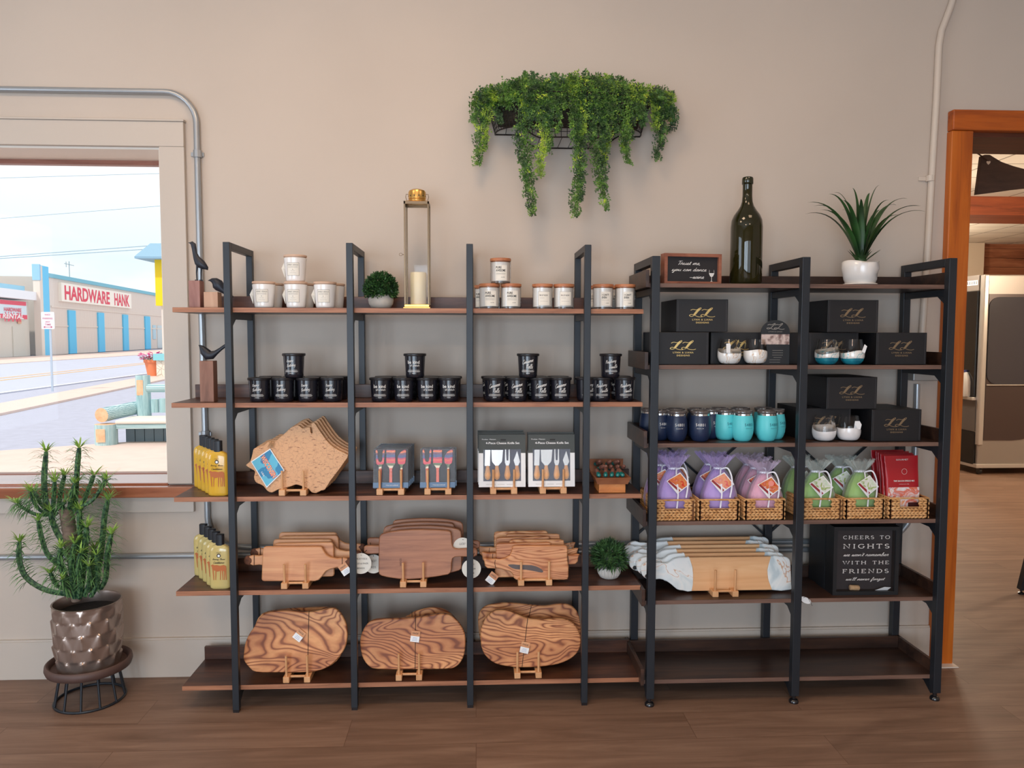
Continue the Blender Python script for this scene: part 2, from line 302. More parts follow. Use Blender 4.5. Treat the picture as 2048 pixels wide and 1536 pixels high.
SER = {'C': (.85, [_arc(.48, .5, .4, .5, 45, 315)], [(.78,.88,1)]), 'H': (.95, [[.15,0,.15,1], [.8,0,.8,1], [.15,.52,.8,.52]], [(.15,0),(.15,1),(.8,0),(.8,1)]),
'E': (.8, [[.15,0,.15,1], [.15,1,.65,1,.67,.85], [.15,.52,.55,.52], [.15,0,.66,0,.7,.17]], [(.15,0),(.15,1)]), 'R': (.9, [[.15,0,.15,1], [.15,1]+_arc(.4,.76,.25,.24,90,-90)+[.15,.52], [.42,.52,.82,0]], [(.15,0),(.15,1),(.82,0)]),
'S': (.7, [_arc(.35,.75,.24,.25,40,270)+_arc(.35,.25,.26,.25,90,-150)], []), 'T': (.85, [[.42,0,.42,1], [.06,.86,.08,1,.76,1,.78,.86]], [(.42,0)]),
'O': (1.0, [_arc(.5, .5, .42, .5, 0, 360, 20)], []), 'N': (1.0, [[.15,0,.15,1,.82,0,.82,1]], [(.15,0),(.15,1),(.82,1)]), 'I': (.45, [[.22,0,.22,1]], [(.22,0),(.22,1)]),
'G': (.95, [_arc(.48, .5, .4, .5, 45, 300)+[.78,.2,.78,.42]], [(.78,.44)]), 'W': (1.25, [[.08,1,.38,0,.62,.95,.9,0,1.18,1]], [(.08,1),(.62,1),(1.18,1)]),
'F': (.75, [[.15,0,.15,1], [.15,1,.65,1,.67,.83], [.15,.52,.55,.52]], [(.15,0),(.15,1)]), 'D': (.95, [[.15,0,.15,1]+_arc(.35,.5,.48,.5,90,-90)+[.15,0]], [(.15,0),(.15,1)]), ' ': (.6, [], [])}
def strokes(st, th, smooth=True):
    V = []; F = []
    for s in st:
        P = [Vector((s[i], s[i+1])) for i in range(0, len(s), 2)]
        if smooth and len(P) > 2:
            Q = []
            for i in range(len(P)-1):
                a, b, c, d = P[max(0, i-1)], P[i], P[i+1], P[min(len(P)-1, i+2)]
                for k in range(4):
                    t = k/4; Q.append(.5*((2*b)+(c-a)*t+(2*a-5*b+4*c-d)*t*t+(3*b-a-3*c+d)*t**3))
            P = Q+[P[-1]]
        b0 = len(V)
        for i, p in enumerate(P):
            d = P[min(len(P)-1, i+1)]-P[max(0, i-1)]
            d = d.normalized() if d.length > 1e-6 else Vector((1, 0)); n = Vector((-d.y, d.x))*th/2
            V += [(p+n)[:], (p-n)[:]]
        F += [(b0+2*i, b0+2*i+1, b0+2*i+3, b0+2*i+2) for i in range(len(P)-1)]
    return V, F
def fit(V, w, h, keep=False):
    x0 = min(v[0] for v in V); x1 = max(v[0] for v in V); y0 = min(v[1] for v in V); y1 = max(v[1] for v in V)
    sx = w/(x1-x0); sy = (h/(y1-y0)) if h else sx
    return [((v[0]-(x0+x1)/2)*sx, (v[1]-(y0+y1)/2)*sy) for v in V]
def block_text(s, w, h=None, **k):
    V, F = rawtext(s, **k); return fit(V, w, h), F
def script(s, w, h=None, th=.16, slant=.35, rise=0):
    st = []; x = 0
    for c in s:
        a, L = CURS.get(c, CURS['n'])
        st += [[q for i in range(0, len(l), 2) for q in (l[i]+x+l[i+1]*slant, l[i+1]+rise*(x+l[i]))] for l in L]; x += a
    V, F = strokes(st, th); return fit(V, w, h), F
def serif(s, w, h, th=.1, sp=.25):
    st = []; x = 0
    for c in s:
        a, L, E = SER[c]
        st += [[q for i in range(0, len(l), 2) for q in (l[i]+x, l[i+1])] for l in L]
        st += [[e[0]+x-.13, e[1], e[0]+x+.13, e[1]] for e in E if len(e) == 2]; x += a+sp
    V, F = strokes(st, th, False); return fit(V, w, h), F
def rect2(w, h): return [(-w/2, -h/2), (w/2, -h/2), (w/2, h/2), (-w/2, h/2)], [(0, 1, 2, 3)]
def frame2(w, h, t):
    a, b = w/2, h/2; c, d = a-t, b-t
    return [(-a, -b), (a, -b), (a, b), (-a, b), (-c, -d), (c, -d), (c, d), (-c, d)], [(0, 1, 5, 4), (1, 2, 6, 5), (2, 3, 7, 6), (3, 0, 4, 7)]
def disc2(r, n=24): return [(r*cos(2*pi*i/n), r*sin(2*pi*i/n)) for i in range(n)], [tuple(range(n))]
def poly2(P): return list(P), [tuple(range(len(P)))]
def put(mb, vf, x=0, z=0, y=0, ang=0, mi=0):        # flat drawing standing in the x,z plane
    c, s = cos(ang), sin(ang)
    mb.add([(x+v[0]*c-v[1]*s, y, z+v[0]*s+v[1]*c) for v in vf[0]], vf[1], None, mi); return mb
def wrap(mb, vf, rad, x=0, z=0, a0=0, mi=0, out=.0004, sub=True):   # drawing wrapped round an upright cylinder
    V, F = vf; V = list(V); F = list(F)
    if sub and len(F) <= 8:                        # cut long faces into strips so that they bend
        nf = []
        for f in F:
            if len(f) != 4: nf.append(f); continue
            p = [Vector(V[i]) for i in f]; n = 8; b = len(V)
            for i in range(n+1): t = i/n; V.append((p[0].lerp(p[1], t))[:]); V.append((p[3].lerp(p[2], t))[:])
            nf += [(b+2*i, b+2*i+2, b+2*i+3, b+2*i+1) for i in range(n)]
        F = nf
    o = []
    for u, w in V:
        zz = z+w; r = (rad(zz) if callable(rad) else rad)+out; a = (x+u)/r+a0; o.append((r*sin(a), -r*cos(a), zz))
    mb.add(o, F, None, mi); return mb
def smooth_poly(P, n=5):
    Q = []; m = len(P); P = [Vector(p) for p in P]
    for i in range(m):
        a, b, c, d = P[i-1], P[i], P[(i+1) % m], P[(i+2) % m]
        for k in range(n):
            t = k/n; Q.append((.5*((2*b)+(c-a)*t+(2*a-5*b+4*c-d)*t*t+(3*b-a-3*c+d)*t**3))[:])
    return Q
rng = random.Random(7)
# ================================================================== SETTING
WALLM = mat('plaster_wall', srgb(196, 182, 169), .7, noise=.035, nscale=1.6, bump=.25)
TRIMW = mat('wall_colour_trim', srgb(196, 184, 172), .45)
CEILM = mat('ceiling_paint', srgb(225, 220, 212), .8)
YW = 3.13
def struct_thing(name):
    o = bpy.data.objects.new(name, None); COL.objects.link(o); o['kind'] = 'structure'; return o
m = MB()
m.box(-4.2, -3.6, YW, 3.41, -.2, 3.2).box(-3.6, -1.243, YW, 3.41, -.2, .80).box(-3.6, -1.243, YW, 3.41, 2.136, 3.2)
m.box(-1.243, 2.03, YW, 3.41, -.2, 3.2).box(2.03, 3.05, YW, 3.41, 2.243, 3.2).box(3.05, 3.6, YW, 3.41, -.2, 3.2)
struct(m.build('wall_back', WALLM))
struct(MB().box(-4.4, -4.2, -3.4, 3.41, -.2, 3.2).build('wall_left', WALLM))
struct(MB().box(3.6, 3.8, -3.4, 3.13, -.2, 3.2).build('wall_right', WALLM))
struct(MB().box(-4.4, 3.8, -3.4, -3.2, -.2, 3.2).build('wall_front', WALLM))
struct(MB().box(-4.4, 3.8, -3.4, 3.41, 3.2, 3.3).build('ceiling', CEILM))
# floor: vinyl planks running along the wall
fm, t, b = newm('vinyl_planks'); N = t.nodes.new; L = t.links.new
tc = N('ShaderNodeTexCoord'); br = N('ShaderNodeTexBrick'); br.inputs['Scale'].default_value = 1; br.inputs['Brick Width'].default_value = 1.22; br.inputs['Row Height'].default_value = .182
br.inputs['Mortar Size'].default_value = .0012; br.inputs['Mortar Smooth'].default_value = .1; br.offset = .37
br.inputs['Color1'].default_value = (.0, .0, .0, 1); br.inputs['Color2'].default_value = (1, 1, 1, 1); br.inputs['Mortar'].default_value = (.5, .5, .5, 1)
L(tc.outputs['Object'], br.inputs[0])
sx = N('ShaderNodeSeparateColor'); L(br.outputs[0], sx.inputs[0])
cb = N('ShaderNodeCombineXYZ'); ml = N('ShaderNodeMath'); ml.operation = 'MULTIPLY'; ml.inputs[1].default_value = 9; L(sx.outputs[0], ml.inputs[0]); L(ml.outputs[0], cb.inputs[2])
mp = N('ShaderNodeMapping'); mp.inputs['Scale'].default_value = (1.1, 11, 1); L(tc.outputs['Object'], mp.inputs[0]); L(cb.outputs[0], mp.inputs['Location'])
n1 = N('ShaderNodeTexNoise'); n1.inputs['Scale'].default_value = 1.6; n1.inputs['Detail'].default_value = 8; n1.inputs['Roughness'].default_value = .6; n1.inputs['Distortion'].default_value = .8; L(mp.outputs[0], n1.inputs[0])
rp = N('ShaderNodeValToRGB'); el = rp.color_ramp.elements; el[0].position = .28; el[0].color = srgb(108, 82, 66); el[1].position = .72; el[1].color = srgb(146, 117, 98); q = el.new(.5); q.color = srgb(127, 99, 82); L(n1.outputs[0], rp.inputs[0])
hv = N('ShaderNodeHueSaturation'); mr = N('ShaderNodeMapRange'); mr.inputs[3].default_value = .94; mr.inputs[4].default_value = 1.05; L(sx.outputs[0], mr.inputs[0]); L(mr.outputs[0], hv.inputs['Value']); L(rp.outputs[0], hv.inputs['Color'])
mx = N('ShaderNodeMix'); mx.data_type = 'RGBA'; mx.inputs[7].default_value = srgb(104, 76, 60); L(br.outputs['Fac'], mx.inputs[0]); L(hv.outputs[0], mx.inputs[6]); L(mx.outputs[2], b.inputs[0])
b.inputs['Roughness'].default_value = .5; bp = N('ShaderNodeBump'); bp.inputs['Strength'].default_value = .12; bp.inputs['Distance'].default_value = .002; L(n1.outputs[0], bp.inputs['Height']); L(bp.outputs[0], b.inputs['Normal'])
m = MB().box(-4.4, 3.8, -3.4, 3.41, -.2, 0).box(1.75, 12.2, 3.41, 13, -.2, 0)
struct(m.build('floor', fm))
struct(MB().box(-4.2, 1.943, 3.114, YW, 0, .155).box(-4.2, 1.943, 3.118, YW, .155, .162).build('baseboard_back', TRIMW))
# ---- shop window
w1 = struct_thing('window_1')
m = MB().box(-3.7, -1.143, 3.108, YW, 2.136, 2.232).box(-3.7, -1.139, 3.102, YW, 2.232, 2.240)
m.box(-1.240, -1.143, 3.110, YW, .80, 2.136).box(-3.70, -3.603, 3.110, YW, .80, 2.136)
m.build('window_casing', TRIMW, w1, bevel=.002)
MB().box(-3.70, -1.140, 3.112, YW, .684, .752).build('window_apron', TRIMW, w1, bevel=.002)
MB().box(-3.72, -1.128, 3.07, 3.13, .752, .795).box(-3.60, -1.243, 3.12, 3.34, .782, .802).build('window_sill', SILL, w1, bevel=.004)
WFR = wood('window_frame_wood', srgb(120, 70, 52), srgb(150, 96, 78), srgb(172, 118, 98), (1.5, 14, 14), .4)
MB().box(-3.60, -1.243, 3.33, 3.37, SZ(200, 329, 3.33), 2.136).box(-3.60, -1.243, 3.33, 3.37, .80, .804).box(-3.60, -3.55, 3.33, 3.37, .82, 2.08).box(-1.262, -1.243, 3.33, 3.37, .82, 2.08).build('window_frame', WFR, w1, bevel=.003)
LINC = mat('daylit_cream', srgb(234, 224, 212), .5); MB().box(-3.60, -1.243, 3.131, 3.33, 2.128, 2.136).box(-1.249, -1.243, 3.131, 3.33, .802, 2.128).box(-3.60, -3.594, 3.131, 3.33, .802, 2.128).build('added_lining', LINC, w1)  # pale lining added over the wall reveal; outdoor light put into its cream colour
MB().box(-3.56, -1.25, 3.346, 3.352, .81, 2.08).build('window_glass', thinglass('window_pane', refl=.2), w1)
# ---- doorway with stained pine casing
d1 = struct_thing('door_1')
m = MB(); a = SX(1936, 265, 3.105)
m.box(1.944, 2.036, 3.095, YW, 0, 2.240); m.build('door_casing', PINE, d1, bevel=.004)
MB().box(3.04, 3.13, 3.095, YW, 0, 2.240).build('door_casing', PINE, d1, bevel=.004)
MB().box(1.944, 3.13, 3.090, YW, 2.241, 2.324).build('door_header', PINEH, d1, bevel=.006)
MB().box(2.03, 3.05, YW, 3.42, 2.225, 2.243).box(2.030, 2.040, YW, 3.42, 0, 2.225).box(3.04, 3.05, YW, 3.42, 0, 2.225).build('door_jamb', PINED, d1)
MB().box(1.945, 2.04, 3.06, 3.11, 0, .004).build('trim_threshold', mat('pale_caulk', srgb(226, 214, 200), .6), d1)
# ================================================================== PIPES ON THE WALL
GALV = mat('galvanised_pipe', srgb(168, 172, 176), .32, .55)
def arc3(c, r, a0, a1, n=8): return [(c[0]+r*cos(R(a0+(a1-a0)*i/n)), c[1], c[2]+r*sin(R(a0+(a1-a0)*i/n))) for i in range(n+1)]
yc = 3.116
m = MB().tube([(-4.1, yc, 2.347)]+arc3((-1.215, yc, 2.227), .12, 90, 0)+[(-1.093, yc, 1.5), (-1.088, yc, .72)]+arc3((-.968, yc, .66), .12, 180, 270)+[(-.9, yc, .535), (1.70, yc, .535)]+arc3((1.70, yc, .685), .15, 270, 360)+[(1.851, yc, .9), (1.849, yc, 1.20)], .0115, 10)
cd = m.build('metal_conduit', GALV, smooth=60); tag(cd, 'long thin grey metal conduit looping over the shop window and behind the shelves', 'pipe')
for z, xx in ((2.11, -1.0935), (1.0, -1.0895)):
    MB().tube([(xx, yc, z-.014), (xx, yc, z+.014)], .0165, 10).box(xx-.028, xx+.022, 3.122, 3.13, z-.008, z+.008).build('coupling', GALV, cd, bevel=.001)
cl = MB().tube([(-4.1, yc, .508), (1.62, yc, .500)], .0115, 10).build('metal_conduit', GALV, smooth=60)
tag(cl, 'straight horizontal metal conduit low on the wall, under the window and behind the bottles', 'pipe')
PAINTP = mat('painted_pipe', srgb(206, 192, 178), .4)
P = [S(1912, -30, yc), S(1904, 6, yc), S(1893, 36, yc), S(1883, 62, yc), S(1878, 92, yc), S(1873, 200, yc), S(1862, 380, yc)]
m = MB().tube([(p[0], yc, p[1]) for p in P]+[(1.872, yc, 1.7), (1.857, yc, 1.30)], .0135, 10)
pp = m.build('painted_conduit', PAINTP, smooth=60); tag(pp, 'wall-coloured pipe running down beside the orange wooden doorway', 'pipe')
q = S(1861, 357, yc); MB().tube([(q[0], yc, q[1]-.012), (q[0], yc, q[1]+.012)], .018, 10).box(q[0]-.045, q[0], 3.122, 3.13, q[1]-.008, q[1]+.008).build('pipe_clamp', PAINTP, pp, bevel=.001)
jb = thing('junction_box', 'grey metal electrical box on the wall behind the right shelf', 'electrical box', (1.868, 3.13, 1.25))
MB().box(-.055, .055, -.045, 0, -.035, .035).build('box_body', mat('box_steel', srgb(158, 158, 156), .4, .4), jb, bevel=.004)
for dx in (-.02, .03): MB().tube([(dx, -.046, 0), (dx, -.043, 0)], .007, 10).build('screw', GALV, jb)
# ================================================================== LEFT SHELVING
PYS = (617.3, 804.3, 988.6, 1172.6, 1358)
YF = 2.824
ZL = [SZ(1100, p, YF) for p in PYS]
XL = [-.890, -.454, -.022, .410]
PW = .012
def post_frame(parent, x, zt, yf, yb, w, zs, feet=False, zb=0):
    m = MB()
    z0 = .03 if feet else zb
    m.box(x-w, x+w, yf-w, yf+w, z0, zt); m.build('front_post', BLK, parent, bevel=.0015)
    MB().box(x-w, x+w, yb-w, yb+w, z0, zt).build('back_post', BLK, parent, bevel=.0015)
    MB().box(x-w, x+w, yf+w, yb-w, zt-2*w, zt).build('top_rail', BLK, parent, bevel=.0015)
    for z in zs:
        m = MB().box(x-w*.8, x+w*.8, yf+w, yb-w, z-.018-.024, z-.018)
        m.add([(x-w*.6, yf+w, z-.042), (x-w*.6, yf+w+.05, z-.042), (x-w*.6, yf+w, z-.075), (x+w*.6, yf+w, z-.042), (x+w*.6, yf+w+.05, z-.042), (x+w*.6, yf+w, z-.075)], [(0, 1, 2), (3, 5, 4), (0, 2, 5, 3), (1, 4, 5, 2), (0, 3, 4, 1)])
        m.build('side_rail', BLK, parent)
    for y in (yf, yb):
        if feet:
            f = MB().lathe([(.008, .012), (.008, .03)], 12, (x, y, 0)).lathe([(.018, 0), (.018, .008), (.013, .014), (.004, .016)], 16, (x, y, 0)); f.build('levelling_foot', BGLOSS, parent, smooth=40)
        else: MB().box(x-w*.9, x+w*.9, y-w*.9, y+w*.9, 0, .012).build('foot', BGLOSS, parent)
rl = thing('shelving_unit', 'long five-tier rustic wood and black metal shelf by the window', 'shelf', (0, 0, 0))
for x in XL: post_frame(rl, x, 1.731, 2.811, 3.086, PW, ZL, zb=.01)
for i, z in enumerate(ZL):
    x0 = SX([345, 343, 348, 352, 364][i], PYS[i], YF); x1 = SX([1287, 1285, 1283, 1281, 1283][i], PYS[i], YF)
    bd = MB().box(x0, x1, YF, 3.074, z-.018, z).build('shelf_board', SHELF, rl, bevel=.0012)
    MB().box(x0, x1, YF-.0012, YF-.0001, z-.0175, z-.0005).build('front_edge', EDGE, rl)
    MB().box(x0+.001, x1-.001, 3.058, 3.073, z, z+.052).build('back_lip', SHELF, rl, bevel=.001)
# ================================================================== RIGHT SHELVING
PYR = (567, 730, 886, 1041.5, 1199, 1356.5)
YG = 2.806
ZR = [SZ(1450, p, YG) for p in PYR]
XR = [.657, 1.215, 1.770]
rr = thing('shelving_unit', 'six-tier black metal shelf with dark boards and raised edges beside the doorway', 'shelf', (0, 0, 0))
for x in XR: post_frame(rr, x, 1.690, 2.792, 3.09, .0148, ZR, feet=True)
for i, z in enumerate(ZR):
    MB().box(.628, 1.784, YG, 3.100, z-.016, z).build('shelf_board', SHELFD, rr, bevel=.001)
    MB().box(.636, 1.772, YG-.0012, YG-.0001, z-.0155, z-.0005).build('front_edge', EDGED, rr)
    MB().box(.628, 1.784, 3.060, 3.074, z, z+.048).build('back_lip', SHELFD, rr, bevel=.001)
    for x in (.622, 1.772): MB().box(x, x+.013, 2.79, 3.10, z-.016, z+.048).build('side_lip', SHELFD, rr, bevel=.001)
for xa, xb in ((.657, 1.215), (1.215, 1.770)):
    za, zb = SZ(1400, 840, 3.10), SZ(1400, 1070, 3.10)
    MB().bar((xa+.01, 3.104, za), (xb-.01, 3.104, zb), .0045).bar((xa+.01, 3.110, zb), (xb-.01, 3.110, za), .0045).build('cross_brace', BLK, rr)
# ================================================================== NEXT ROOM
nx = MB().box(1.6, 1.75, 3.41, 13, 0, 3.1); struct(nx.build('wall_next_left', WALLM))
CW = mat('cream_wall', srgb(212, 196, 176), .8)
struct(MB().box(1.6, 12.2, 13, 13.2, 0, 3.1).build('wall_next_back', CW))
struct(MB().box(12, 12.2, 3.41, 13, 0, 3.1).build('wall_next_right', CW))
struct(MB().box(3.8, 12.2, 3.30, 3.41, 0, 3.1).build('wall_next_front', WALLM))
tm, t, b = newm('ceiling_tiles'); N = t.nodes.new; L = t.links.new
tc = N('ShaderNodeTexCoord'); br = N('ShaderNodeTexBrick'); br.offset = 0; br.inputs['Scale'].default_value = 1; br.inputs['Brick Width'].default_value = .61; br.inputs['Row Height'].default_value = .61; br.inputs['Mortar Size'].default_value = .012
br.inputs['Color1'].default_value = srgb(214, 206, 194); br.inputs['Color2'].default_value = srgb(222, 214, 202); br.inputs['Mortar'].default_value = srgb(150, 140, 128)
mp = N('ShaderNodeMapping'); mp.inputs['Rotation'].default_value = (0, 0, R(4)); L(tc.outputs['Object'], mp.inputs[0]); L(mp.outputs[0], br.inputs[0]); L(br.outputs[0], b.inputs[0]); b.inputs['Roughness'].default_value = .85
struct(MB().box(1.6, 12.2, 3.3, 8.8, 3.0, 3.1).box(1.6, 12.2, 8.8, 13.2, 2.93, 3.1).build('ceiling_next', tm))
zb0 = SZ(1990, 430, 8.6); zb1 = SZ(1990, 403, 8.6)
struct(MB().box(1.75, 12, 8.6, 9.25, zb0, 3.0).build('trim_beam', wood('beam_wood', srgb(96, 44, 22), srgb(142, 68, 36), srgb(164, 84, 46), (1, 12, 12), .5)))
PLK = wood('reclaimed_planks', srgb(92, 50, 32), srgb(138, 82, 54), srgb(172, 112, 80), (1, 9, 9), .7)
m = MB(); X0 = SX(1961, 500, 12.4); k = 0
zz = 0
while zz < 2.9: m.box(X0, 12, 12.4+.01*(k % 2), 12.6, zz+.003, zz+.147); zz += .15; k += 1
pw = m.build('plank_wall_panel', PLK); tag(pw, 'reclaimed brown plank wall in the next room above the refrigerator', 'wall panel')
struct(MB().box(1.75, X0, 12.3, 12.5, 0, 3.0).build('wall_next_partition', CW))
# refrigerator seen from its side: body corner towards us
STEEL = mat('fridge_steel', srgb(150, 142, 136), .38, .45); STEELD = mat('fridge_dark_panel', srgb(74, 62, 60), .3, .3)
fx = SX(1961, 750, 7.45); FH = SZ(1965, 549, 7.45)
fr = thing('refrigerator', 'tall steel and black glass-door refrigerator standing in the next room', 'refrigerator', (fx, 7.45, 0))
m = MB().box(0, .85, 0, .8, .10, FH); m.build('cabinet_body', STEEL, fr, bevel=.012)
MB().box(-.01, .045, -.02, .05, .30, FH).build('corner_column', mat('bright_steel', srgb(190, 184, 178), .3, .5), fr, bevel=.012, label='bright rounded corner column')
za = SZ(2000, 880, 7.45); zc = SZ(2000, 768, 7.45); zd = SZ(2000, 588, 7.45)
def rrect(x0, x1, z0, z1, r, n=6):
    o = []
    for cx, cz, a in ((x1-r, z1-r, 0), (x0+r, z1-r, 90), (x0+r, z0+r, 180), (x1-r, z0+r, 270)):
        o += [(cx+r*cos(R(a+90*i/n)), cz+r*sin(R(a+90*i/n))) for i in range(n+1)]
    return o
MB().prism([(.05, za)]+[(.05, zd), (.80, zd), (.80, za+.35)]+[(.80-.45+.45*cos(R(-a)), za+.35+.35*sin(R(-a))) for a in range(10, 91, 10)], -.012, .004).build('side_panel', STEELD, fr)
MB().prism(rrect(.052, .74, zc, zd-.03, .10), -.02, -.010).build('dark_glass', mat('fridge_glass', srgb(52, 52, 60), .15, coat=.6), fr)
P = [(.052, zc-.01), (.66, zc-.01)]+[(.66+.08*sin(R(a)), zc+.07-.08*cos(R(a))) for a in range(15, 91, 15)]+[(.745, zd-.1)]
MB().tube([(p[0], -.022, p[1]) for p in P], .008, 6).build('trim_strip', mat('bright_steel', srgb(190, 184, 178), .3, .5), fr, smooth=60)
m = MB().box(-.035, -.005, .05, .78, .78, FH-.16); m.build('glass_door', mat('dark_door_glass', srgb(12, 14, 18), .08, coat=.5), fr, bevel=.004)
MB().box(-.02, 0, .05, .78, FH-.155, FH).build('header_panel', STEEL, fr)
MB().box(-.06, -.0, .03, .80, .755, .785).build('shelf_rail', mat('bright_steel', srgb(190, 184, 178), .3, .5), fr, bevel=.003)
MB().box(-.02, 0, .03, .80, .44, .75).build('lower_panel', mat('fridge_grey', srgb(104, 100, 98), .4, .3), fr)
MB().box(-.02, 0, .03, .80, .10, .43).build('grille', mat('fridge_black', srgb(18, 18, 20), .5), fr)
MB().box(-.02, .86, -.02, .80, .07, .11).build('plinth', mat('bright_steel', srgb(190, 184, 178), .3, .5), fr, bevel=.004)
for cx, cy in ((.05, .04), (.8, .04), (.05, .74), (.8, .74)): MB().tube([(cx-.012, cy, .035), (cx+.012, cy, .035)], .035, 14).box(cx-.008, cx+.008, cy-.01, cy+.01, .035, .08).build('caster', BGLOSS, fr)
m = MB().box(.055, .13, -.0215, -.02, 0, .028); bdg = m.build('badge', PWHITE, fr, loc=(-.12, 0, SZ(1936, 571, 7.45)-.014))
bdg.location = (-.06, .10, SZ(1936, 571, 7.45)-.014); 
mb = MB().box(-.024, -.022, .06, .28, FH-.10, FH-.05); bpy.data.objects.remove(bdg); bdg = mb.build('badge', PWHITE, fr)
V, F = block_text('||||||', .18, .03); MB().add([(-.0245, .17-v[0], FH-.075+v[1]) for v in V], F).build('badge_mark', INK, bdg)
# milk jug on the refrigerator shelf
jx, jy = fx-.115, 7.45+.16
jg = thing('milk_jug', 'white plastic milk jug standing on the refrigerator rail', 'jug', (fx-.045, 7.62, .785))
JM = mat('milk_plastic', srgb(214, 212, 208), .4)
def rr_ring(w, d, z, n=20, ex=4, cx=0, cy=0):
    o = []
    for j in range(n):
        a = 2*pi*j/n; c, s = cos(a), sin(a); o.append((cx+w/2*abs(c)**(2/ex)*(1 if c >= 0 else -1), cy+d/2*abs(s)**(2/ex)*(1 if s >= 0 else -1), z))
    return o
MB().rings([rr_ring(.07*a, .15*a, z) for a, z in ((.92, 0), (1, .01), (1, .15), (.8, .2), (.45, .235), (.3, .25))]).build('jug_body', JM, jg, smooth=60)
MB().lathe([(.018, .25), (.018, .268), (.014, .27)], 14).build('cap', mat('blue_cap', srgb(60, 70, 130), .5), jg, smooth=40)
# hanging sign in the next room
sy = 4.3; sA = S(1963, 309, sy); sB = S(1955, 389, sy); wd = .95
hs = thing('hanging_sign', 'dark brown banner-shaped wooden board hanging from the next room ceiling', 'sign', (sA[0], sy, sB[1]))
h = sA[1]-sB[1]
P = [(-.02, 0), (0, h*.96), (.02, h), (.05, h)]+[(.05+(wd-.1)*i/12, h-.10*sin(pi*i/12)**.7) for i in range(1, 12)]+[(wd-.05, h), (wd-.02, h), (wd, h*.96), (wd+.02, 0)]+[(wd*(1-i/10), .05*sin(pi*i/10)+.02*0) for i in range(1, 10)]
MB().prism(P, 0, .025, bev=.003).build('board', wood('sign_wood', srgb(48, 32, 28), srgb(62, 42, 36), srgb(78, 54, 46), (4, 20, 20), .6), hs)
for q, xx in ((0, .042), (1, wd-.042)):
    hz = h-.045
    hp = [(.012*sin(R(a))**3+xx, hz+(.010*cos(R(a))-.004*cos(R(2*a))-.002*cos(R(3*a)))) for a in range(0, 360, 20)]
    MB().prism(hp, -.002, 0).build('heart_cutout', mat('pale_heart', srgb(214, 204, 194), .7), hs)
for q, (xx, tx) in enumerate(((.035, -.90), (wd-.035, wd+.9))):
    MB().tube([(xx, -.006, h-.035), (tx, 0, 3.0-sB[1])], .004, 6).build('rope', STRING, hs)
# stool in the next room, mostly outside the frame
tx = SX(2036, 1185, 3.95)
tb = thing('bar_stool', 'black metal stool leg with small foot in the doorway at the right edge', 'stool', (tx, 3.49, 0))
for cx, cy, sx_, sy_ in ((0, 0, 1, 1), (.46, 0, -1, 1), (0, .46, 1, -1), (.46, .46, -1, -1)):
    MB().bar((cx+.018, cy, .025), (cx+.018+.075*sx_, cy+.075*sy_, .70), .0165).build('leg', BLK, tb, bevel=.002); MB().lathe([(.016, 0), (.016, .008), (.006, .012), (.006, .028)], 12, (cx+.018, cy, 0)).build('foot', BGLOSS, tb, smooth=40)
MB().box(.06, .44, .04, .42, .70, .735).build('seat', SHELFD, tb, bevel=.008)
MB().box(.03, .47, -.012, .012, .03, .05).build('stretcher', BLK, tb); MB().box(.03, .47, .448, .472, .03, .05).build('stretcher', BLK, tb)
# ================================================================== OUTSIDE
Z0 = -.15
def gl(a, b, ext=1.0, far=1.0):       # ground line through two photo points, lengthened both ways
    p = Vector(G(*a, Z0)); q = Vector(G(*b, Z0)); d = (q-p).normalized(); return p-d*70*ext, q+d*90*far
LN = [gl((0, 905.7), (336, 882)), gl((0, 827.6), (333, 758)), gl((0, 807), (333, 745)), gl((0, 786), (294, 747)), gl((0, 728), (333, 706.5)), gl((0, 716), (333, 699))]
def strip(name, a, b, mt, z=Z0, th=.02):
    q = [a[0], a[1], b[1], b[0]]
    m = MB().add([(v.x, v.y, z-th) for v in q]+[(v.x, v.y, z) for v in q], [(0, 1, 2, 3), (4, 5, 6, 7), (0, 1, 5, 4), (1, 2, 6, 5), (2, 3, 7, 6), (3, 0, 4, 7)])
    return m.build(name, mt)
ASPH = mat('grey_asphalt', srgb(176, 178, 194), .85, noise=.06, nscale=6)
ROADM = mat('road_asphalt', srgb(186, 190, 206), .8, noise=.04, nscale=3)
PINKC = mat('pink_concrete', srgb(222, 198, 186), .85, noise=.04, nscale=5)
struct(MB().box(-150, 1.6, 3.41, 200, Z0-.3, Z0-.04).box(1.6, 8.4, 13.2, 200, Z0-.3, Z0-.04).build('ground', ASPH))
near = (Vector((-80, 3.42)), Vector((1.5, 3.42)))
def clipx(l):  # keep the strip left of the building
    a, b = l; t = (1.5-a.x)/(b.x-a.x) if b.x > 1.5 else 1; return a, a+(b-a)*t
s0 = strip('sidewalk_near', near, clipx(LN[0]), PINKC, Z0+.03, .07); struct(s0)
s1 = strip('kerb_sidewalk', LN[1], LN[2], PINKC, Z0+.01, .05); struct(s1)
s2 = strip('road', LN[3], LN[4], ROADM, Z0-.01, .03); struct(s2)
s3 = strip('sidewalk_far', LN[4], LN[5], PINKC, Z0+.02, .06); struct(s3)
def mark(a, b, w, mt, name, lab):
    p, q = gl(a, b, .5, .4); d = (q-p).normalized(); n = Vector((-d.y, d.x))*w
    o = strip(name, (p, q), (p+n, q+n), mt, Z0+.0, .008); struct(o); return o
mark((0, 786), (294, 747), .14, mat('road_white', srgb(245, 245, 245), .7), 'white_road_line', '')
ORL = mat('road_orange', srgb(244, 186, 110), .7)
mark((0, 761), (286, 728.6), .13, ORL, 'orange_road_line', ''); mark((0, 756.5), (286, 726), .13, ORL, 'orange_road_line', '')
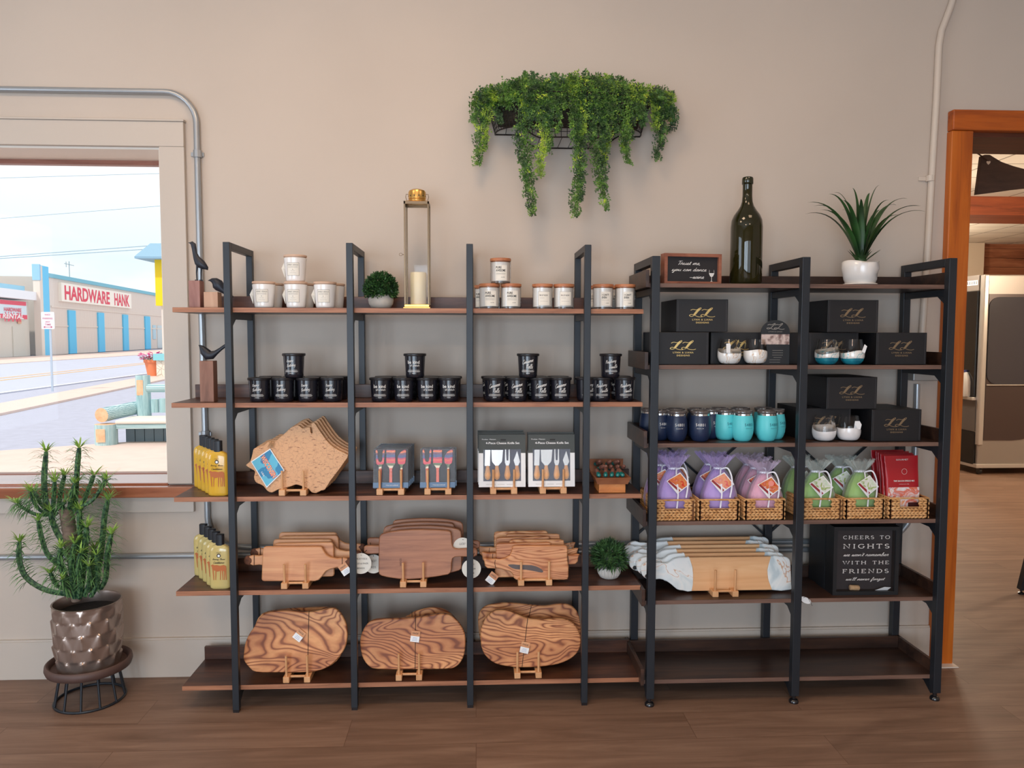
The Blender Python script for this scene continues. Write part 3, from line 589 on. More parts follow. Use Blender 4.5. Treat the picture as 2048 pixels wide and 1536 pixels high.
# hardware store: long metal-clad building on the plane through two ground points
A = Vector(G(97, 710, Z0)); B = Vector(G(299, 698, Z0)); D = (B-A).normalized(); 
def Hz(px, py, y): return SZ(px, py, y)-Z0
Hc = Hz(97, 545, A.y)
def along(px, py=700):                # distance along the facade seen at photo column px
    d = (px-1024)*_rt - (py-768)*_up + CF*_fw
    M2 = Matrix(((d.x, -D.x), (d.y, -D.y))).inverted(); r = M2 @ A; return r.y
st = thing('hardware_store', 'long cream metal-clad store with blue pilasters across the street', 'building', (A.x, A.y, Z0), math.atan2(D.y, D.x))
CLAD = mat('cream_cladding', srgb(226, 212, 200), .75); BLUE = mat('sky_blue_paint', srgb(96, 196, 238), .6)
CLW, t, b = newm('ribbed_cladding'); N = t.nodes.new; L = t.links.new
tc = N('ShaderNodeTexCoord'); wv = N('ShaderNodeTexWave'); wv.inputs['Scale'].default_value = 1.1; L(tc.outputs['Object'], wv.inputs[0]); rp = N('ShaderNodeValToRGB'); rp.color_ramp.elements[0].color = srgb(206, 192, 180); rp.color_ramp.elements[0].position = .0; rp.color_ramp.elements[1].position = .25; rp.color_ramp.elements[1].color = srgb(226, 212, 202)
L(wv.outputs[1], rp.inputs[0]); L(rp.outputs[0], b.inputs[0]); b.inputs['Roughness'].default_value = .7
LE = along(345)+12
def sw(px): return along(px)
m = MB().box(0, LE, 0, 18, 0, Hc-.3); m.build('wall', CLW, st)
MB().box(-.1, LE+.1, -.12, .25, Hc-.32, Hc-.02).build('roof_trim', mat('teal_trim', srgb(120, 186, 206), .6), st)
MB().box(sw(74), sw(80), -.35, .1, 0, Hc+.35).build('corner_pier', CLAD, st)
MB().box(sw(74)-.05, sw(76), -.38, .12, Hc-.7, Hc+.45).build('pier_cap', mat('pale_blue_cap', srgb(150, 196, 224), .6), st)
MB().box(sw(79.5), sw(94), -.3, 0, 0, Hc+.4).build('pilaster', BLUE, st)
hp = Hz(145, 610, A.y)
for a, b_ in ((137, 151), (196, 208), (246, 256), (290, 300)): MB().box(sw(a), sw(b_), -.12, 0, 0, Hc*.565).build('pilaster', BLUE, st)
MB().box(.7, LE, -.06, 0, Hc*.585, Hc*.585+.12).box(.7, LE, -.06, 0, Hc*.35, Hc*.35+.1).build('ledge', CLAD, st)
s0_, s1_ = sw(121), sw(261)
sg = MB().box(s0_, s1_, -.22, 0, Hc*.67, Hc*.905).build('sign_board', mat('sign_cream', srgb(248, 240, 228), .6), st)
RED = mat('sign_red', srgb(226, 66, 92), .6)
L_ = s1_-s0_; m = MB()
put(m, block_text('HARDWARE', L_*.60, Hc*.185, bold=.03), s0_+L_*.335, Hc*.785, -.23)
put(m, block_text('HANK', L_*.255, Hc*.185, bold=.03), s0_+L_*.835, Hc*.785, -.23)
m.build('sign_lettering', RED, sg)
wx = sw(306); MB().box(wx, sw(312), -.05, .02, Hc*.17, Hc*.42).build('window', mat('far_window', srgb(170, 200, 214), .3), st)
MB().box(sw(315), sw(325), -.05, .02, 0.05, Hc*.42).build('door', mat('far_glass_door', srgb(196, 206, 208), .3), st)
for px, w in ((262, 2.2), (292, 1.6)):
    xx = along(px); MB().box(xx-w/2, xx+w/2, 5, 7, Hc-.3, Hc+.55).box(xx-w*.6, xx+w*.6, 4.9, 7.1, Hc+.55, Hc+.7).build('rooftop_vent', mat('roof_vent_metal', srgb(196, 176, 180), .6), st)
xx = along(235); MB().tube([(xx, 4, Hc-.3), (xx, 4, Hc+2.2)], .04, 6).tube([(xx-1.1, 4, Hc+1.9), (xx+1.1, 4, Hc+1.9)], .03, 6).tube([(xx-.7, 4, Hc+1.6), (xx-.7, 4, Hc+2.1)], .03, 6).build('antenna', mat('antenna_grey', srgb(150, 170, 180), .6), st)
# small annexe with the second sign, left of the store
an = thing('store_annexe', 'low cream building with white fascia left of the store', 'building', (A.x+D.x*sw(72)-D.y*.4, A.y+D.y*sw(72)+D.x*.4, Z0), math.atan2(D.y, D.x))
Ha = Hz(40, 576, A.y)
MB().box(-16, 0, 0, 14, 0, Ha-1.1).build('wall', mat('annexe_wall', srgb(214, 206, 194), .8), an)
MB().box(-16.3, .2, -.5, 14, Ha-1.0, Ha-.4).build('fascia', mat('white_fascia', srgb(240, 240, 244), .6), an)
MB().box(-16, 0, .2, 14, Ha-.4, Ha).build('roof', mat('blue_roof', srgb(150, 200, 222), .6), an)
def al2(px): return along(px)-sw(72)
dd = MB().box(al2(38), al2(62), -.06, .02, 0, Hz(50, 654, A.y)).build('door', mat('annexe_door', srgb(206, 200, 188), .6), an)
MB().box(al2(48), al2(55), -.08, -.06, 2.3, 2.9).build('notice', mat('orange_notice', srgb(222, 168, 130), .6), dd)
z0, z1 = Hz(30, 640, A.y), Hz(30, 607, A.y); xa, xb = al2(-14), al2(64)
s2_ = MB().box(xa, xb, -.15, 0, z0, z1).build('sign_board', mat('sign_paleblue', srgb(214, 230, 238), .6), an)
m = MB().box(xa, xb-.1, -.17, -.15, z1-.28, z1); m.box(xa, xb, -.17, -.15, z0, z0+.3)
cx = (al2(18)+al2(54))/2; ww = al2(54)-al2(18)
put(m, block_text('HARDWARE', ww*.95, .28, bold=.02), cx, z1-.62, -.172); put(m, block_text('HANK', ww*.95, .62, shear=.2, bold=.04), cx, z1-1.12, -.172); m.build('sign_red_parts', RED, s2_)
m = MB(); put(m, block_text('& RENTAL', (al2(58)-al2(2))*.95, .34, shear=.2, bold=.03), (al2(58)+al2(2))/2, z0+.17, -.18); m.build('sign_white_lettering', PWHITE, s2_)
# no parking sign post
g = G(105, 783, Z0); gy = g[1]
ps = thing('parking_sign', 'white no parking sign on a thin post beside the road', 'sign', (g[0], g[1], Z0))
MB().box(-.025, .025, -.012, .012, 0, SZ(97, 626, gy)-Z0-.05).build('post', mat('post_grey', srgb(176, 190, 206), .5), ps)
z0, z1 = SZ(97, 658, gy)-Z0, SZ(97, 624, gy)-Z0; w = SX(110, 640, gy)-SX(84, 640, gy)
pn = MB().prism(rrect(-w*.62, w*.38, z0, z1, .03), -.03, -.015).build('sign_plate', mat('sign_plate_white', srgb(240, 236, 242), .5), ps)
m = MB(); cx = -w*.12; hh = z1-z0
for s, q, ww in (('NO', .84, .42), ('PARKING', .62, .78), ('ANY', .42, .4), ('TIME', .26, .5)): put(m, block_text(s, w*ww, hh*.11, bold=.02), cx, z0+hh*q, -.032)
m.box(cx-w*.28, cx+w*.28, -.033, -.031, z0+hh*.10, z0+hh*.13); put(m, poly2([(0, 0), (.05, .035), (.05, -.035)]), cx-w*.36, z0+hh*.115, -.032); put(m, poly2([(0, 0), (-.05, .035), (-.05, -.035)]), cx+w*.36, z0+hh*.115, -.032)
m.build('sign_lettering', mat('sign_maroon', srgb(190, 90, 120), .6), pn)
# log bench
LOGM = wood('painted_log_bark', srgb(120, 158, 166), srgb(166, 200, 204), srgb(206, 226, 226), (1.2, 14, 14), .7, wave=.5, dist=5)
LOGV = wood('painted_log_upright', srgb(120, 158, 166), srgb(166, 200, 204), srgb(206, 226, 226), (14, 14, 1.2), .7)
CUT = wood('orange_log_end', srgb(222, 160, 120), srgb(238, 184, 144), srgb(246, 204, 170), (6, 6, 6), .7)
bx, by = G(213, 893, Z0)
bn = thing('log_bench', 'painted concrete log bench with orange cut ends outside the window', 'bench', (bx, by, Z0), R(3))
k = by/CF
def bz(py): return SZ(213, py, by)-Z0
def bxp(px): return SX(px, 850, by)-bx
def log(p, q, r, name='log', end=True, mt=None):
    m = MB().tube([p, q], r, 16); m.k = 1
    o = MB(); o.v = m.v; o.f = m.f; o.mi = [0]*(len(m.f)-2)+[1, 1]
    return o.build(name, [mt or LOGM, CUT], bn, smooth=40)
log((bxp(205), -.02, bz(830)), (bxp(205)+.25, 1.0, bz(824)), .10, 'arm_log')
log((bxp(212), 0, 0), (bxp(212), 0, bz(848)), .145, 'leg_log', mt=LOGV)
log((bxp(255), .62, .0), (bxp(251), .66, bz(760)+.03), .10, 'back_post_log', mt=LOGV)
MB().tube([(bxp(214)-.03, -.148, .08), (bxp(214)-.03, -.150, bz(856))], .06, 10, ys=.15).build('cut_face', CUT, bn, smooth=60)
MB().tube([(bxp(250), .555, bz(800)+.02), (bxp(250), .555, bz(768)+.02)], .045, 10, ys=.15).build('cut_face', CUT, bn, smooth=60)
log((bxp(262), .62, bz(783)), (bxp(262)+1.7, .62, bz(783)), .06, 'back_rail')
m = MB()
for i in range(13): m.tube([(bxp(270)+.055+i*.115, .60, bz(834)), (bxp(270)+.055+i*.115, .60, bz(806)+.01*(i % 3))], .056, 8)
m.build('back_slats', LOGV, bn, smooth=60)
MB().box(bxp(232), bxp(232)+1.95, -.05, .55, bz(848), bz(840)).build('seat_slab', mat('bench_seat', srgb(226, 220, 210), .7), bn, bevel=.02)
MB().box(bxp(232), bxp(232)+1.95, -.03, .50, bz(858), bz(848)).build('seat_frame', LOGM, bn, bevel=.01)
m = MB()
for i in range(14): m.box(bxp(236)+i*.13, bxp(236)+i*.13+.12, .25, .30, 0, bz(858))
m.build('under_seat_slats', mat('shade_slat', srgb(120, 140, 152), .8), bn)
log((bxp(212)+1.95, 0, 0), (bxp(212)+1.95, 0, bz(848)), .145, 'leg_log', mt=LOGV)
# terracotta planter with pink flowers
g = G(307, 752, Z0); k = g[1]/CF
fp = thing('flower_planter', 'orange flower pot with pink flowers across the lot', 'planter', (g[0], g[1], Z0))
MB().lathe([(.2, 0), (.29, .5), (.33, .52), (.33, .62), (.28, .62), (.27, .5)], 24).build('pot', mat('orange_pot', srgb(236, 140, 96), .7), fp, smooth=40)
m = MB(); 
for i in range(130):
    a = rng.random()*6.28; q = rng.random()**.5*.42; m.leaf((q*cos(a), q*sin(a), .62+.25*rng.random()*(1.2-q)), (cos(a), sin(a), rng.random()-.3), (rng.random(), rng.random(), 1), .14, .1)
m.build('flowers', mat('pink_petals', srgb(236, 96, 160), .7), fp)
m = MB()
for i in range(90):
    a = rng.random()*6.28; q = rng.random()*.4; m.leaf((q*cos(a), q*sin(a), .6+.12*rng.random()), (cos(a), sin(a), rng.random()-.4), (rng.random(), rng.random(), 1), .14, .07)
m.build('foliage', mat('planter_leaves', srgb(120, 160, 130), .7), fp)
# yellow pylon with shingled roof on a stone base
g = G(336, 752, Z0); gy = g[1]; X = lambda px: SX(px, 600, gy)-g[0]; Z = lambda py: SZ(330, py, gy)-Z0
py_ = thing('street_pylon', 'yellow pylon with blue shingled roof on a stone base', 'pylon', (g[0], g[1], Z0))
MB().box(X(318), X(318)+.9, -.3, .5, Z(612), Z(512)).build('yellow_panel', mat('yellow_paint', srgb(250, 212, 20), .5), py_)
m = MB(); w0, w1_ = X(289), X(289)+1.9
m.rings([[(w0, -.75, Z(521)), (w1_, -.75, Z(521)), (w1_, .95, Z(521)), (w0, .95, Z(521))], [(w0, -.75, Z(517)), (w1_, -.75, Z(517)), (w1_, .95, Z(517)), (w0, .95, Z(517))], [(w0+.35, -.2, Z(488)), (w1_-.35, -.2, Z(488)), (w1_-.35, .4, Z(488)), (w0+.35, .4, Z(488))]])
m.build('roof', mat('blue_shingles', srgb(140, 176, 198), .7), py_)
MB().box(X(320)+.12, X(318)+.75, -.2, .4, Z(714), Z(612)).build('post', CLAD, py_)
MB().box(X(314), X(314)+1.5, -.5, .8, Z(720), Z(707)).build('cap_stone', mat('teal_cap', srgb(140, 206, 214), .6), py_)
SM, t, b = newm('stone_base'); tc = t.nodes.new('ShaderNodeTexCoord'); vo = t.nodes.new('ShaderNodeTexVoronoi'); vo.feature = 'DISTANCE_TO_EDGE'; vo.inputs['Scale'].default_value = 4; t.links.new(tc.outputs['Object'], vo.inputs[0])
rp = t.nodes.new('ShaderNodeValToRGB'); rp.color_ramp.elements[0].color = srgb(180, 168, 150); rp.color_ramp.elements[1].position = .06; rp.color_ramp.elements[1].color = srgb(236, 224, 208); t.links.new(vo.outputs[0], rp.inputs[0]); t.links.new(rp.outputs[0], b.inputs[0])
MB().box(X(318), X(318)+1.3, -.4, .7, 0, Z(720)).build('stone_base', SM, py_)
# overhead lines
WIRE = mat('overhead_wire', srgb(150, 176, 190), .7)
for a, b_, lab in (((0, 356), (320, 347), 'faint topmost overhead wire across the sky'), ((0, 437), (320, 412), 'thin overhead wire in the middle of the sky'), ((0, 513), (320, 490), 'upper of the two low overhead wires reaching the pylon roof'), ((0, 517), (300, 498), 'lower of the two low overhead wires reaching the pylon roof')):
    yy = 34; p = S(*a, yy); q = S(*b_, yy); dx = q[0]-p[0]; dz = q[1]-p[1]
    pts = [(p[0]+dx*t_, yy, p[1]+dz*t_-.25*(1-(2*t_-1)**2)*0+.0) for t_ in (-3, -1.5, 0, .5, 1, 2, 3)]
    o = MB().tube(pts, .016 if 'two' in lab else .01, 5).build('overhead_wire', WIRE); tag(o, lab, 'cable')
# ================================================================== LEFT SHELF GOODS
def lx(px, y, z):      # X of a thing standing at depth y whose middle is seen at photo column px (height z)
    v0 = 768; a = 0
    # solve for X at given y and z
    lo, hi = -4., 4.
    for _ in range(40):
        mid = (lo+hi)/2; P = Vector((mid, y, z-CH)); q = 1024+CF*(P.dot(_rt))/(P.dot(_fw))
        if q < px: lo = mid
        else: hi = mid
    return (lo+hi)/2
# --- bird figurines on wooden blocks
T1, T2, T3, T4, T5 = ZL
def bird_at(name, lab, px0, px1, ztop, pys, y, zb, bird, mt, dep=.045):
    xa, xb = lx(px0, y, zb+.03), lx(px1, y, zb+.03); h = ztop
    o = thing(name, lab, 'figurine', ((xa+xb)/2, y+dep/2, zb), 0, 'bird figurines on wooden blocks')
    MB().box(-(xb-xa)/2, (xb-xa)/2, -dep/2, dep/2, 0, h).build('wooden_block', mt, o, bevel=.001)
    bird(o, h); return o
def tall_bird(o, h):
    P = [(-.025, .139), (-.020, .1385), (-.013, .138), (-.007, .132), (-.0045, .118), (-.002, .100), (.003, .084), (.011, .070), (.021, .060), (.032, .052), (.040, .046), (.043, .040)]
    r = [.0008, .002, .007, .0095, .0085, .0085, .0115, .0165, .0165, .0115, .0065, .001]
    MB().tube([(x, 0, h+z) for x, z in P], r, 14, ys=.8).build('bird_body', DARK, o, smooth=70)
    for x, s in ((.002, -1), (.018, 1)): MB().tube([(x+.004, 0, h+.062), (x, 0, h+.03), (x-.001*s, 0, h+.003)], [.005, .0025, .0022], 8).tube([(x-.006, 0, h+.002), (x+.005, 0, h+.002)], .003, 6).build('bird_leg', DARK, o, smooth=70)
def plump_bird(o, h):
    P = [(-.022, .045), (-.016, .046), (-.008, .046), (.002, .043), (.012, .032), (.020, .022), (.032, .010), (.050, -.004), (.066, -.016)]
    r = [.0008, .003, .008, .014, .021, .019, .012, .0075, .005]
    MB().tube([(x+.006, 0, h+z-.002) for x, z in P], r, 14, ys=.85).build('bird_body', DARK, o, smooth=70)
def sleek_bird(o, h):
    P = [(-.034, .058), (-.030, .056), (-.023, .050), (-.014, .036), (.000, .021), (.014, .021), (.028, .030), (.044, .042), (.060, .054), (.066, .060)]
    r = [.0006, .0035, .009, .016, .0195, .0155, .009, .0065, .006, .004]
    MB().tube([(x, 0, h+z) for x, z in P], r, 14, ys=.8).build('bird_body', DARK, o, smooth=70)
RB = wood('red_wood_block', srgb(118, 74, 66), srgb(152, 106, 96), srgb(176, 130, 118), (16, 16, 2.5), .5)
LB = wood('tan_wood_block', srgb(160, 118, 92), srgb(188, 146, 118), srgb(204, 164, 136), (16, 16, 2.5), .5)
def htop(py, y, zb): return SZ(900, py, y)-zb
bird_at('bird_figurine', 'dark long-legged bird figurine standing on a tall reddish wood block, top shelf', 377.5, 400, SZ(390, 561, 2.86)-T1, 0, 2.86, T1, tall_bird, RB)
bird_at('bird_figurine', 'dark plump bird figurine sitting on a small tan wood block, top shelf', 407.5, 435.5, SZ(420, 584, 2.85)-T1, 0, 2.85, T1, plump_bird, LB)
bird_at('bird_figurine', 'dark bird figurine with raised tail on a tall walnut block, second shelf', 400, 427.5, SZ(412, 722, 2.86)-T2, 0, 2.86, T2, sleek_bird, BLOCK)
# --- white ceramic candles with square labels and paper tags
LINE = mat('thin_grey_line', srgb(120, 114, 108), .6)
def ceramic_candle(lab, tagside=-1):
    o = thing('candle', lab, 'candle', (0, 0, 0), 0, 'white ceramic candles with square labels')
    H = .086; rb, rt = .0335, .0415
    rad = lambda z: rb+(rt-rb)*max(0, min(1, z/H))**.9
    MB().lathe([(rb-.006, 0), (rb-.001, .002), (rad(.006), .006)]+[(rad(H*i/8), H*i/8) for i in range(1, 9)]+[(rt-.002, H+.001)], 40).build('candle_jar', WHITE, o, smooth=50)
    MB().lathe([(rt-.0035, H), (rt-.0035, H+.004), (rt+.0005, H+.004), (rt+.0005, H+.010), (rt-.001, H+.011)], 40).build('wooden_lid', mat('pale_lid_wood', srgb(206, 172, 148), .6, noise=.08), o, smooth=40)
    lb = MB(); wrap(lb, rect2(.047, .047), rad, -.004, .044); lb.build('label', PAPER, o)
    m = MB(); wrap(m, frame2(.047, .047, .0009), rad, -.004, .044, out=.0008)
    wrap(m, block_text('SWEET GRACE', .040, .0042, bold=.01), rad, -.004, .0595, out=.0008, sub=False)
    for k in range(2): wrap(m, rect2(.036, .0006), rad, -.004, .0535-.0035*k, out=.0008)
    wrap(m, disc2(.0014, 8), rad, -.004, .043, out=.0008, sub=False); wrap(m, rect2(.016, .0005), rad, -.004, .037, out=.0008); wrap(m, rect2(.024, .0005), rad, -.004, .030, out=.0008)
    m.build('label_print', LINE, o)
    m = MB().add([(-.0400, .004, .074), (-.052, .010, .050), (-.0390, .000, .016), (-.0380, -.010, .046)], [(0, 1, 2, 3)]); 
    M2 = MB(); M2.v = m.v+[(a+.001, b+.0012, c) for a, b, c in m.v]; M2.f = [(0, 1, 2, 3), (7, 6, 5, 4), (0, 1, 5, 4), (1, 2, 6, 5), (2, 3, 7, 6), (3, 0, 4, 7)]; M2.mi = [0]*6
    M2.build('paper_tag', PAPER, o)
    return o
c0 = ceramic_candle('white ceramic candle with square label, left end of the front row of three')
def wc(px, y, zb, lab, rz, first=False):
    loc = (lx(px, y, zb+.045), y, zb)
    if first: c0.location = loc; c0.rotation_euler.z = rz
    else: dup(c0, loc, rz, lab)
wc(528, 2.885, T1, '', R(8), True)
wc(592, 2.885, T1, 'white ceramic candle directly beneath the one stacked on top', R(2))
wc(650.5, 2.885, T1, 'white ceramic candle with square label, right end of the front row of three', R(6))
wc(591, 2.885, T1+.0975, 'white ceramic candle stacked alone on top of the others', R(4))
wc(545, 2.975, T1, 'white ceramic candle half hidden behind the left one of the front row', R(-15))
wc(608, 2.975, T1, 'white ceramic candle hidden behind the middle one of the front row', R(-12))
wc(668, 2.975, T1, 'white ceramic candle peeking out behind the right one of the front row', R(-20))
# --- clear glass candles with wooden lids
LIDW = wood('lid_wood', srgb(150, 84, 52), srgb(186, 118, 78), srgb(204, 140, 98), (8, 16, 16), .5)
def glass_candle(lab, kind, group):
    o = thing('candle', lab, 'candle', (0, 0, 0), 0, group); H = .083; r = .0385
    MB().lathe([(r-.004, 0), (r, .003), (r, H)], 40, cap=False).build('glass_jar', thinglass('jar_glass', refl=.6), o, smooth=50)
    MB().lathe([(.001, .001), (r-.003, .001), (r-.003, .006)], 32).build('glass_base', mat('jar_base_glass', srgb(120, 110, 104), .1, coat=.5), o, smooth=50)
    MB().lathe([(.001, .008), (r-.003, .008), (r-.003, H-.005), (r-.006, H-.006), (.001, H-.006)], 36, cap=False).build('wax', WAX, o, smooth=50)
    MB().lathe([(r-.004, H-.004), (r-.004, H), (r+.0005, H), (r+.0005, H+.009), (r-.001, H+.010), (.001, H+.010)], 40).build('wooden_lid', LIDW, o, smooth=40)
    lb = MB(); P = MB(); 
    if kind == 'pure':
        wrap(lb, rect2(.044, .056), r, .004, .038); wrap(P, block_text('PURE', .021, .0085, bold=.02), r, -.006, .0575, out=.001, sub=False); wrap(P, block_text('AWESOME', .036, .0085, bold=.02), r, .0015, .0465, out=.001, sub=False)
        wrap(P, rect2(.036, .0006), r, .002, .036, out=.001); wrap(P, rect2(.036, .0005), r, .002, .032, out=.001); wrap(P, block_text('candle', .014, .003), r, .010, .022, out=.001, sub=False)
    elif kind == 'up':
        wrap(lb, rect2(.046, .052), r, .003, .038); wrap(P, block_text("I'M UP NOW", .033, .0065, bold=.02), r, .001, .050, out=.001, sub=False)
        wrap(P, rect2(.018, .0007), r, -.005, .040, out=.001); wrap(P, rect2(.030, .0005), r, .003, .028, out=.001)
        wrap(P, frame2(.046, .052, .0006), r, .003, .038, out=.001)
    else:
        wrap(lb, rect2(.040, .052), r, .006, .038); wrap(P, block_text("I CAN'T", .027, .0075, bold=.02), r, .003, .0525, out=.001, sub=False); wrap(P, block_text('EVEN', .018, .0075, bold=.02), r, -.0015, .0425, out=.001, sub=False)
        wrap(P, rect2(.028, .0005), r, .003, .033, out=.001); wrap(P, block_text('candle', .012, .003), r, .010, .022, out=.001, sub=False)
    lb.build('label', PAPER, o); P.build('label_print', INK if kind != 'up' else INKG, o); return o
gp = glass_candle('lidded glass candle reading PURE AWESOME, bottom left of the three', 'pure', 'PURE AWESOME candles'); yb = 2.875
gp.location = (lx(979, yb, T1+.04), yb, T1)
dup(gp, (lx(1022, yb, T1+.04), yb, T1), 0, 'lidded glass candle reading PURE AWESOME, bottom right of the three')
dup(gp, (lx(1001, yb, T1+.13), yb, T1+.0938), R(-3), 'lidded glass candle reading PURE AWESOME, stacked on top')
dup(gp, (lx(969, yb+.09, T1+.04), yb+.09, T1), R(-30), 'glass candle mostly hidden behind the lower left PURE AWESOME candle')
gu = glass_candle('small-labelled glass candle with wooden lid, left of the pair in the middle', 'up', 'glass candles with framed labels'); gu.location = (lx(1085, yb, T1+.04), yb, T1)
dup(gu, (lx(1127.5, yb, T1+.04), yb, T1), 0, 'small-labelled glass candle with wooden lid, right of the pair beside the post')
ge = glass_candle("glass candle reading I CAN'T EVEN, just right of the fourth black post", 'even', "I CAN'T EVEN candles"); ge.location = (lx(1206, yb, T1+.04), yb, T1)
dup(ge, (lx(1250, yb, T1+.04), yb, T1), 0, "glass candle reading I CAN'T EVEN at the right end of the top shelf")
dup(ge, (lx(1194, yb+.09, T1+.04), yb+.09, T1), R(-30), "glass candle behind, half hidden by the fourth black post")
dup(ge, (lx(1235, yb+.09, T1+.04), yb+.09, T1), R(-30), "glass candle hidden in the gap between the two I CAN'T EVEN candles")
# --- ball-shaped potted greens
def foliage_ball(m, c, r, n, L, w, r2=None, low=-.35):
    for i in range(n):
        a = rng.random()*2*pi; u = low+(1-low)*rng.random(); s = (1-u*u)**.5; q = r*(.72+.28*rng.random())
        p = Vector((c[0]+q*s*cos(a), c[1]+q*s*sin(a), c[2]+q*u)); d = Vector((s*cos(a), s*sin(a), u))+Vector((rng.random()-.5, rng.random()-.5, rng.random()-.4))*1.5
        m.leaf(p, d, (rng.random()-.5, rng.random()-.5, rng.random()), L*(.7+.6*rng.random()), w)
def leafmat(name, c1, c2, c3=None, sc=12, rough=.55):
    if name in _M: return _M[name]
    m, t, b = newm(name); _M[name] = m; tc = t.nodes.new('ShaderNodeTexCoord'); n = t.nodes.new('ShaderNodeTexNoise'); n.inputs['Scale'].default_value = sc; n.inputs['Detail'].default_value = 2; t.links.new(tc.outputs['Object'], n.inputs[0])
    r = t.nodes.new('ShaderNodeValToRGB'); r.color_ramp.elements[0].position = .36; r.color_ramp.elements[1].position = .64; r.color_ramp.elements[0].color = c1; r.color_ramp.elements[1].color = c2
    if c3: q = r.color_ramp.elements.new(.72); q.color = c3
    t.links.new(n.outputs[0], r.inputs[0]); t.links.new(r.outputs[0], b.inputs[0]); b.inputs['Roughness'].default_value = rough
    return m
BOXW = leafmat('boxwood_leaves', srgb(22, 48, 22), srgb(62, 104, 48), sc=60)
y = 2.90; x = lx(762, y, T1+.03)
o = thing('potted_plant', 'round dark green artificial boxwood ball in a pale grey bowl on the top shelf', 'plant', (x, y, T1))
MB().lathe([(.028, 0), (.036, .004), (.045, .018), (.0475, .032), (.045, .046), (.041, .052), (.037, .050)], 36).build('bowl', mat('pale_grey_bowl', srgb(196, 186, 174), .6, noise=.04), o, smooth=60)
m = MB(); foliage_ball(m, (0, 0, .072), .060, 2600, .013, .007, low=-.5); m.ball((0, 0, .072), .042, 16, 10, (1, 1, .8)); m.build('foliage', BOXW, o)
y = 2.92; x = lx(1218, y, T4+.03)
o = thing('potted_plant', 'spiky green artificial grass tuft in a white ribbed bowl on the fourth shelf', 'plant', (x, y, T4))
def ribbed(prof, n=72, rib=.03, k=24):
    return [[(r*(1+rib*cos(k*2*pi*j/n))*cos(2*pi*j/n), r*(1+rib*cos(k*2*pi*j/n))*sin(2*pi*j/n), z) for j in range(n)] for r, z in prof]
MB().rings(ribbed([(.026, 0), (.035, .005), (.043, .02), (.045, .036), (.043, .046), (.038, .048)])).build('bowl', mat('white_ribbed_bowl', srgb(214, 208, 200), .5), o, smooth=40)
m = MB(); foliage_ball(m, (0, 0, .080), .058, 1500, .028, .005, low=-.5); m.ball((0, 0, .07), .034, 12, 8); m.build('foliage', leafmat('grass_tuft', srgb(26, 52, 30), srgb(84, 128, 72), sc=50), o)
# --- brass lantern with pillar candle
y = 2.93; x = lx(835.5, y, T1+.03); BR = mat('brass', srgb(212, 168, 96), .28, .85, noise=.08, nscale=40); BRD = mat('aged_brass', srgb(124, 104, 82), .36, .8)
o = thing('lantern', 'tall narrow brass and glass lantern with round vented cap', 'lantern', (x, y, T1), R(0)); hw = .0465; HT = SZ(835, 402, y-hw)-T1
MB().box(-hw-.004, hw+.004, -hw-.004, hw+.004, 0, .006).box(-hw, hw, -hw, hw, .006, .016).build('base', BR, o, bevel=.0015)
for sx_ in (-1, 1):
    for sy_ in (-1, 1): MB().box(sx_*hw-(.006 if sx_ > 0 else 0), sx_*hw+(.006 if sx_ < 0 else 0), sy_*hw-(.006 if sy_ > 0 else 0), sy_*hw+(.006 if sy_ < 0 else 0), .016, HT).build('corner_strip', BRD, o, bevel=.0008)
MB().box(-hw, hw, -hw, -hw+.003, HT-.010, HT).box(-hw, hw, hw-.003, hw, HT-.010, HT).box(-hw, -hw+.003, -hw, hw, HT-.010, HT).box(hw-.003, hw, -hw, hw, HT-.010, HT).build('top_band', BRD, o)
MB().rings([[(-hw, -hw, HT), (hw, -hw, HT), (hw, hw, HT), (-hw, hw, HT)], [(-.03, -.03, HT+.006), (.03, -.03, HT+.006), (.03, .03, HT+.006), (-.03, .03, HT+.006)]]).build('roof_plate', BR, o)
r = .033; cp = MB().lathe([(.030, 0), (.030, .008), (r, .010), (r, .034), (.030, .041), (.020, .046), (.001, .047)], 40, (0, 0, HT+.004)).build('vented_cap', BR, o, smooth=40)
for k in range(12):
    a = 2*pi*(k+.5)/12; MB().tube([((r-.001)*cos(a), (r-.001)*sin(a), HT+.024), ((r+.0006)*cos(a), (r+.0006)*sin(a), HT+.024)], .0024, 8).build('vent_hole', INK, cp)
for s in (-1, 1): MB().tube([(s*.032, 0, HT+.032), (s*.041, 0, HT+.033), (s*.043, 0, HT+.022), (s*.040, 0, HT+.012), (s*.036, 0, HT+.004)], .0012, 8).build('handle', BRD, o, smooth=60)
for ax in range(4):
    M = Matrix.Rotation(ax*pi/2, 4, 'Z'); MB().box(-hw+.006, hw-.006, -hw+.0025, -hw+.0035, .016, HT-.004, M).build('glass_pane', thinglass('lantern_glass', refl=.2), o)
zr = SZ(800, 509, y-hw)-T1; MB().tube([(-hw-.006-.006*(1-cos(a)), -hw, zr+.005*sin(a)) for a in [2*pi*i/16 for i in range(17)]], .0008, 6).tube([(-hw-.006, -hw, zr), (-hw, -hw+.001, zr)], .0012, 6).build('door_ring', BRD, o)
pc = thing('pillar_candle', 'ivory pillar candle standing inside the brass lantern', 'candle', (x+.003, y, T1+.016))
MB().lathe([(.029, 0), (.0305, .002), (.0305, .118), (.028, .122), (.026, .120), (.006, .116), (.001, .116)], 36).build('wax', mat('ivory_wax', srgb(230, 212, 172), .45), pc, smooth=50)
MB().tube([(0, 0, .114), (0, 0, .122), (.001, 0, .126)], .0008, 6).build('wick', INK, pc)
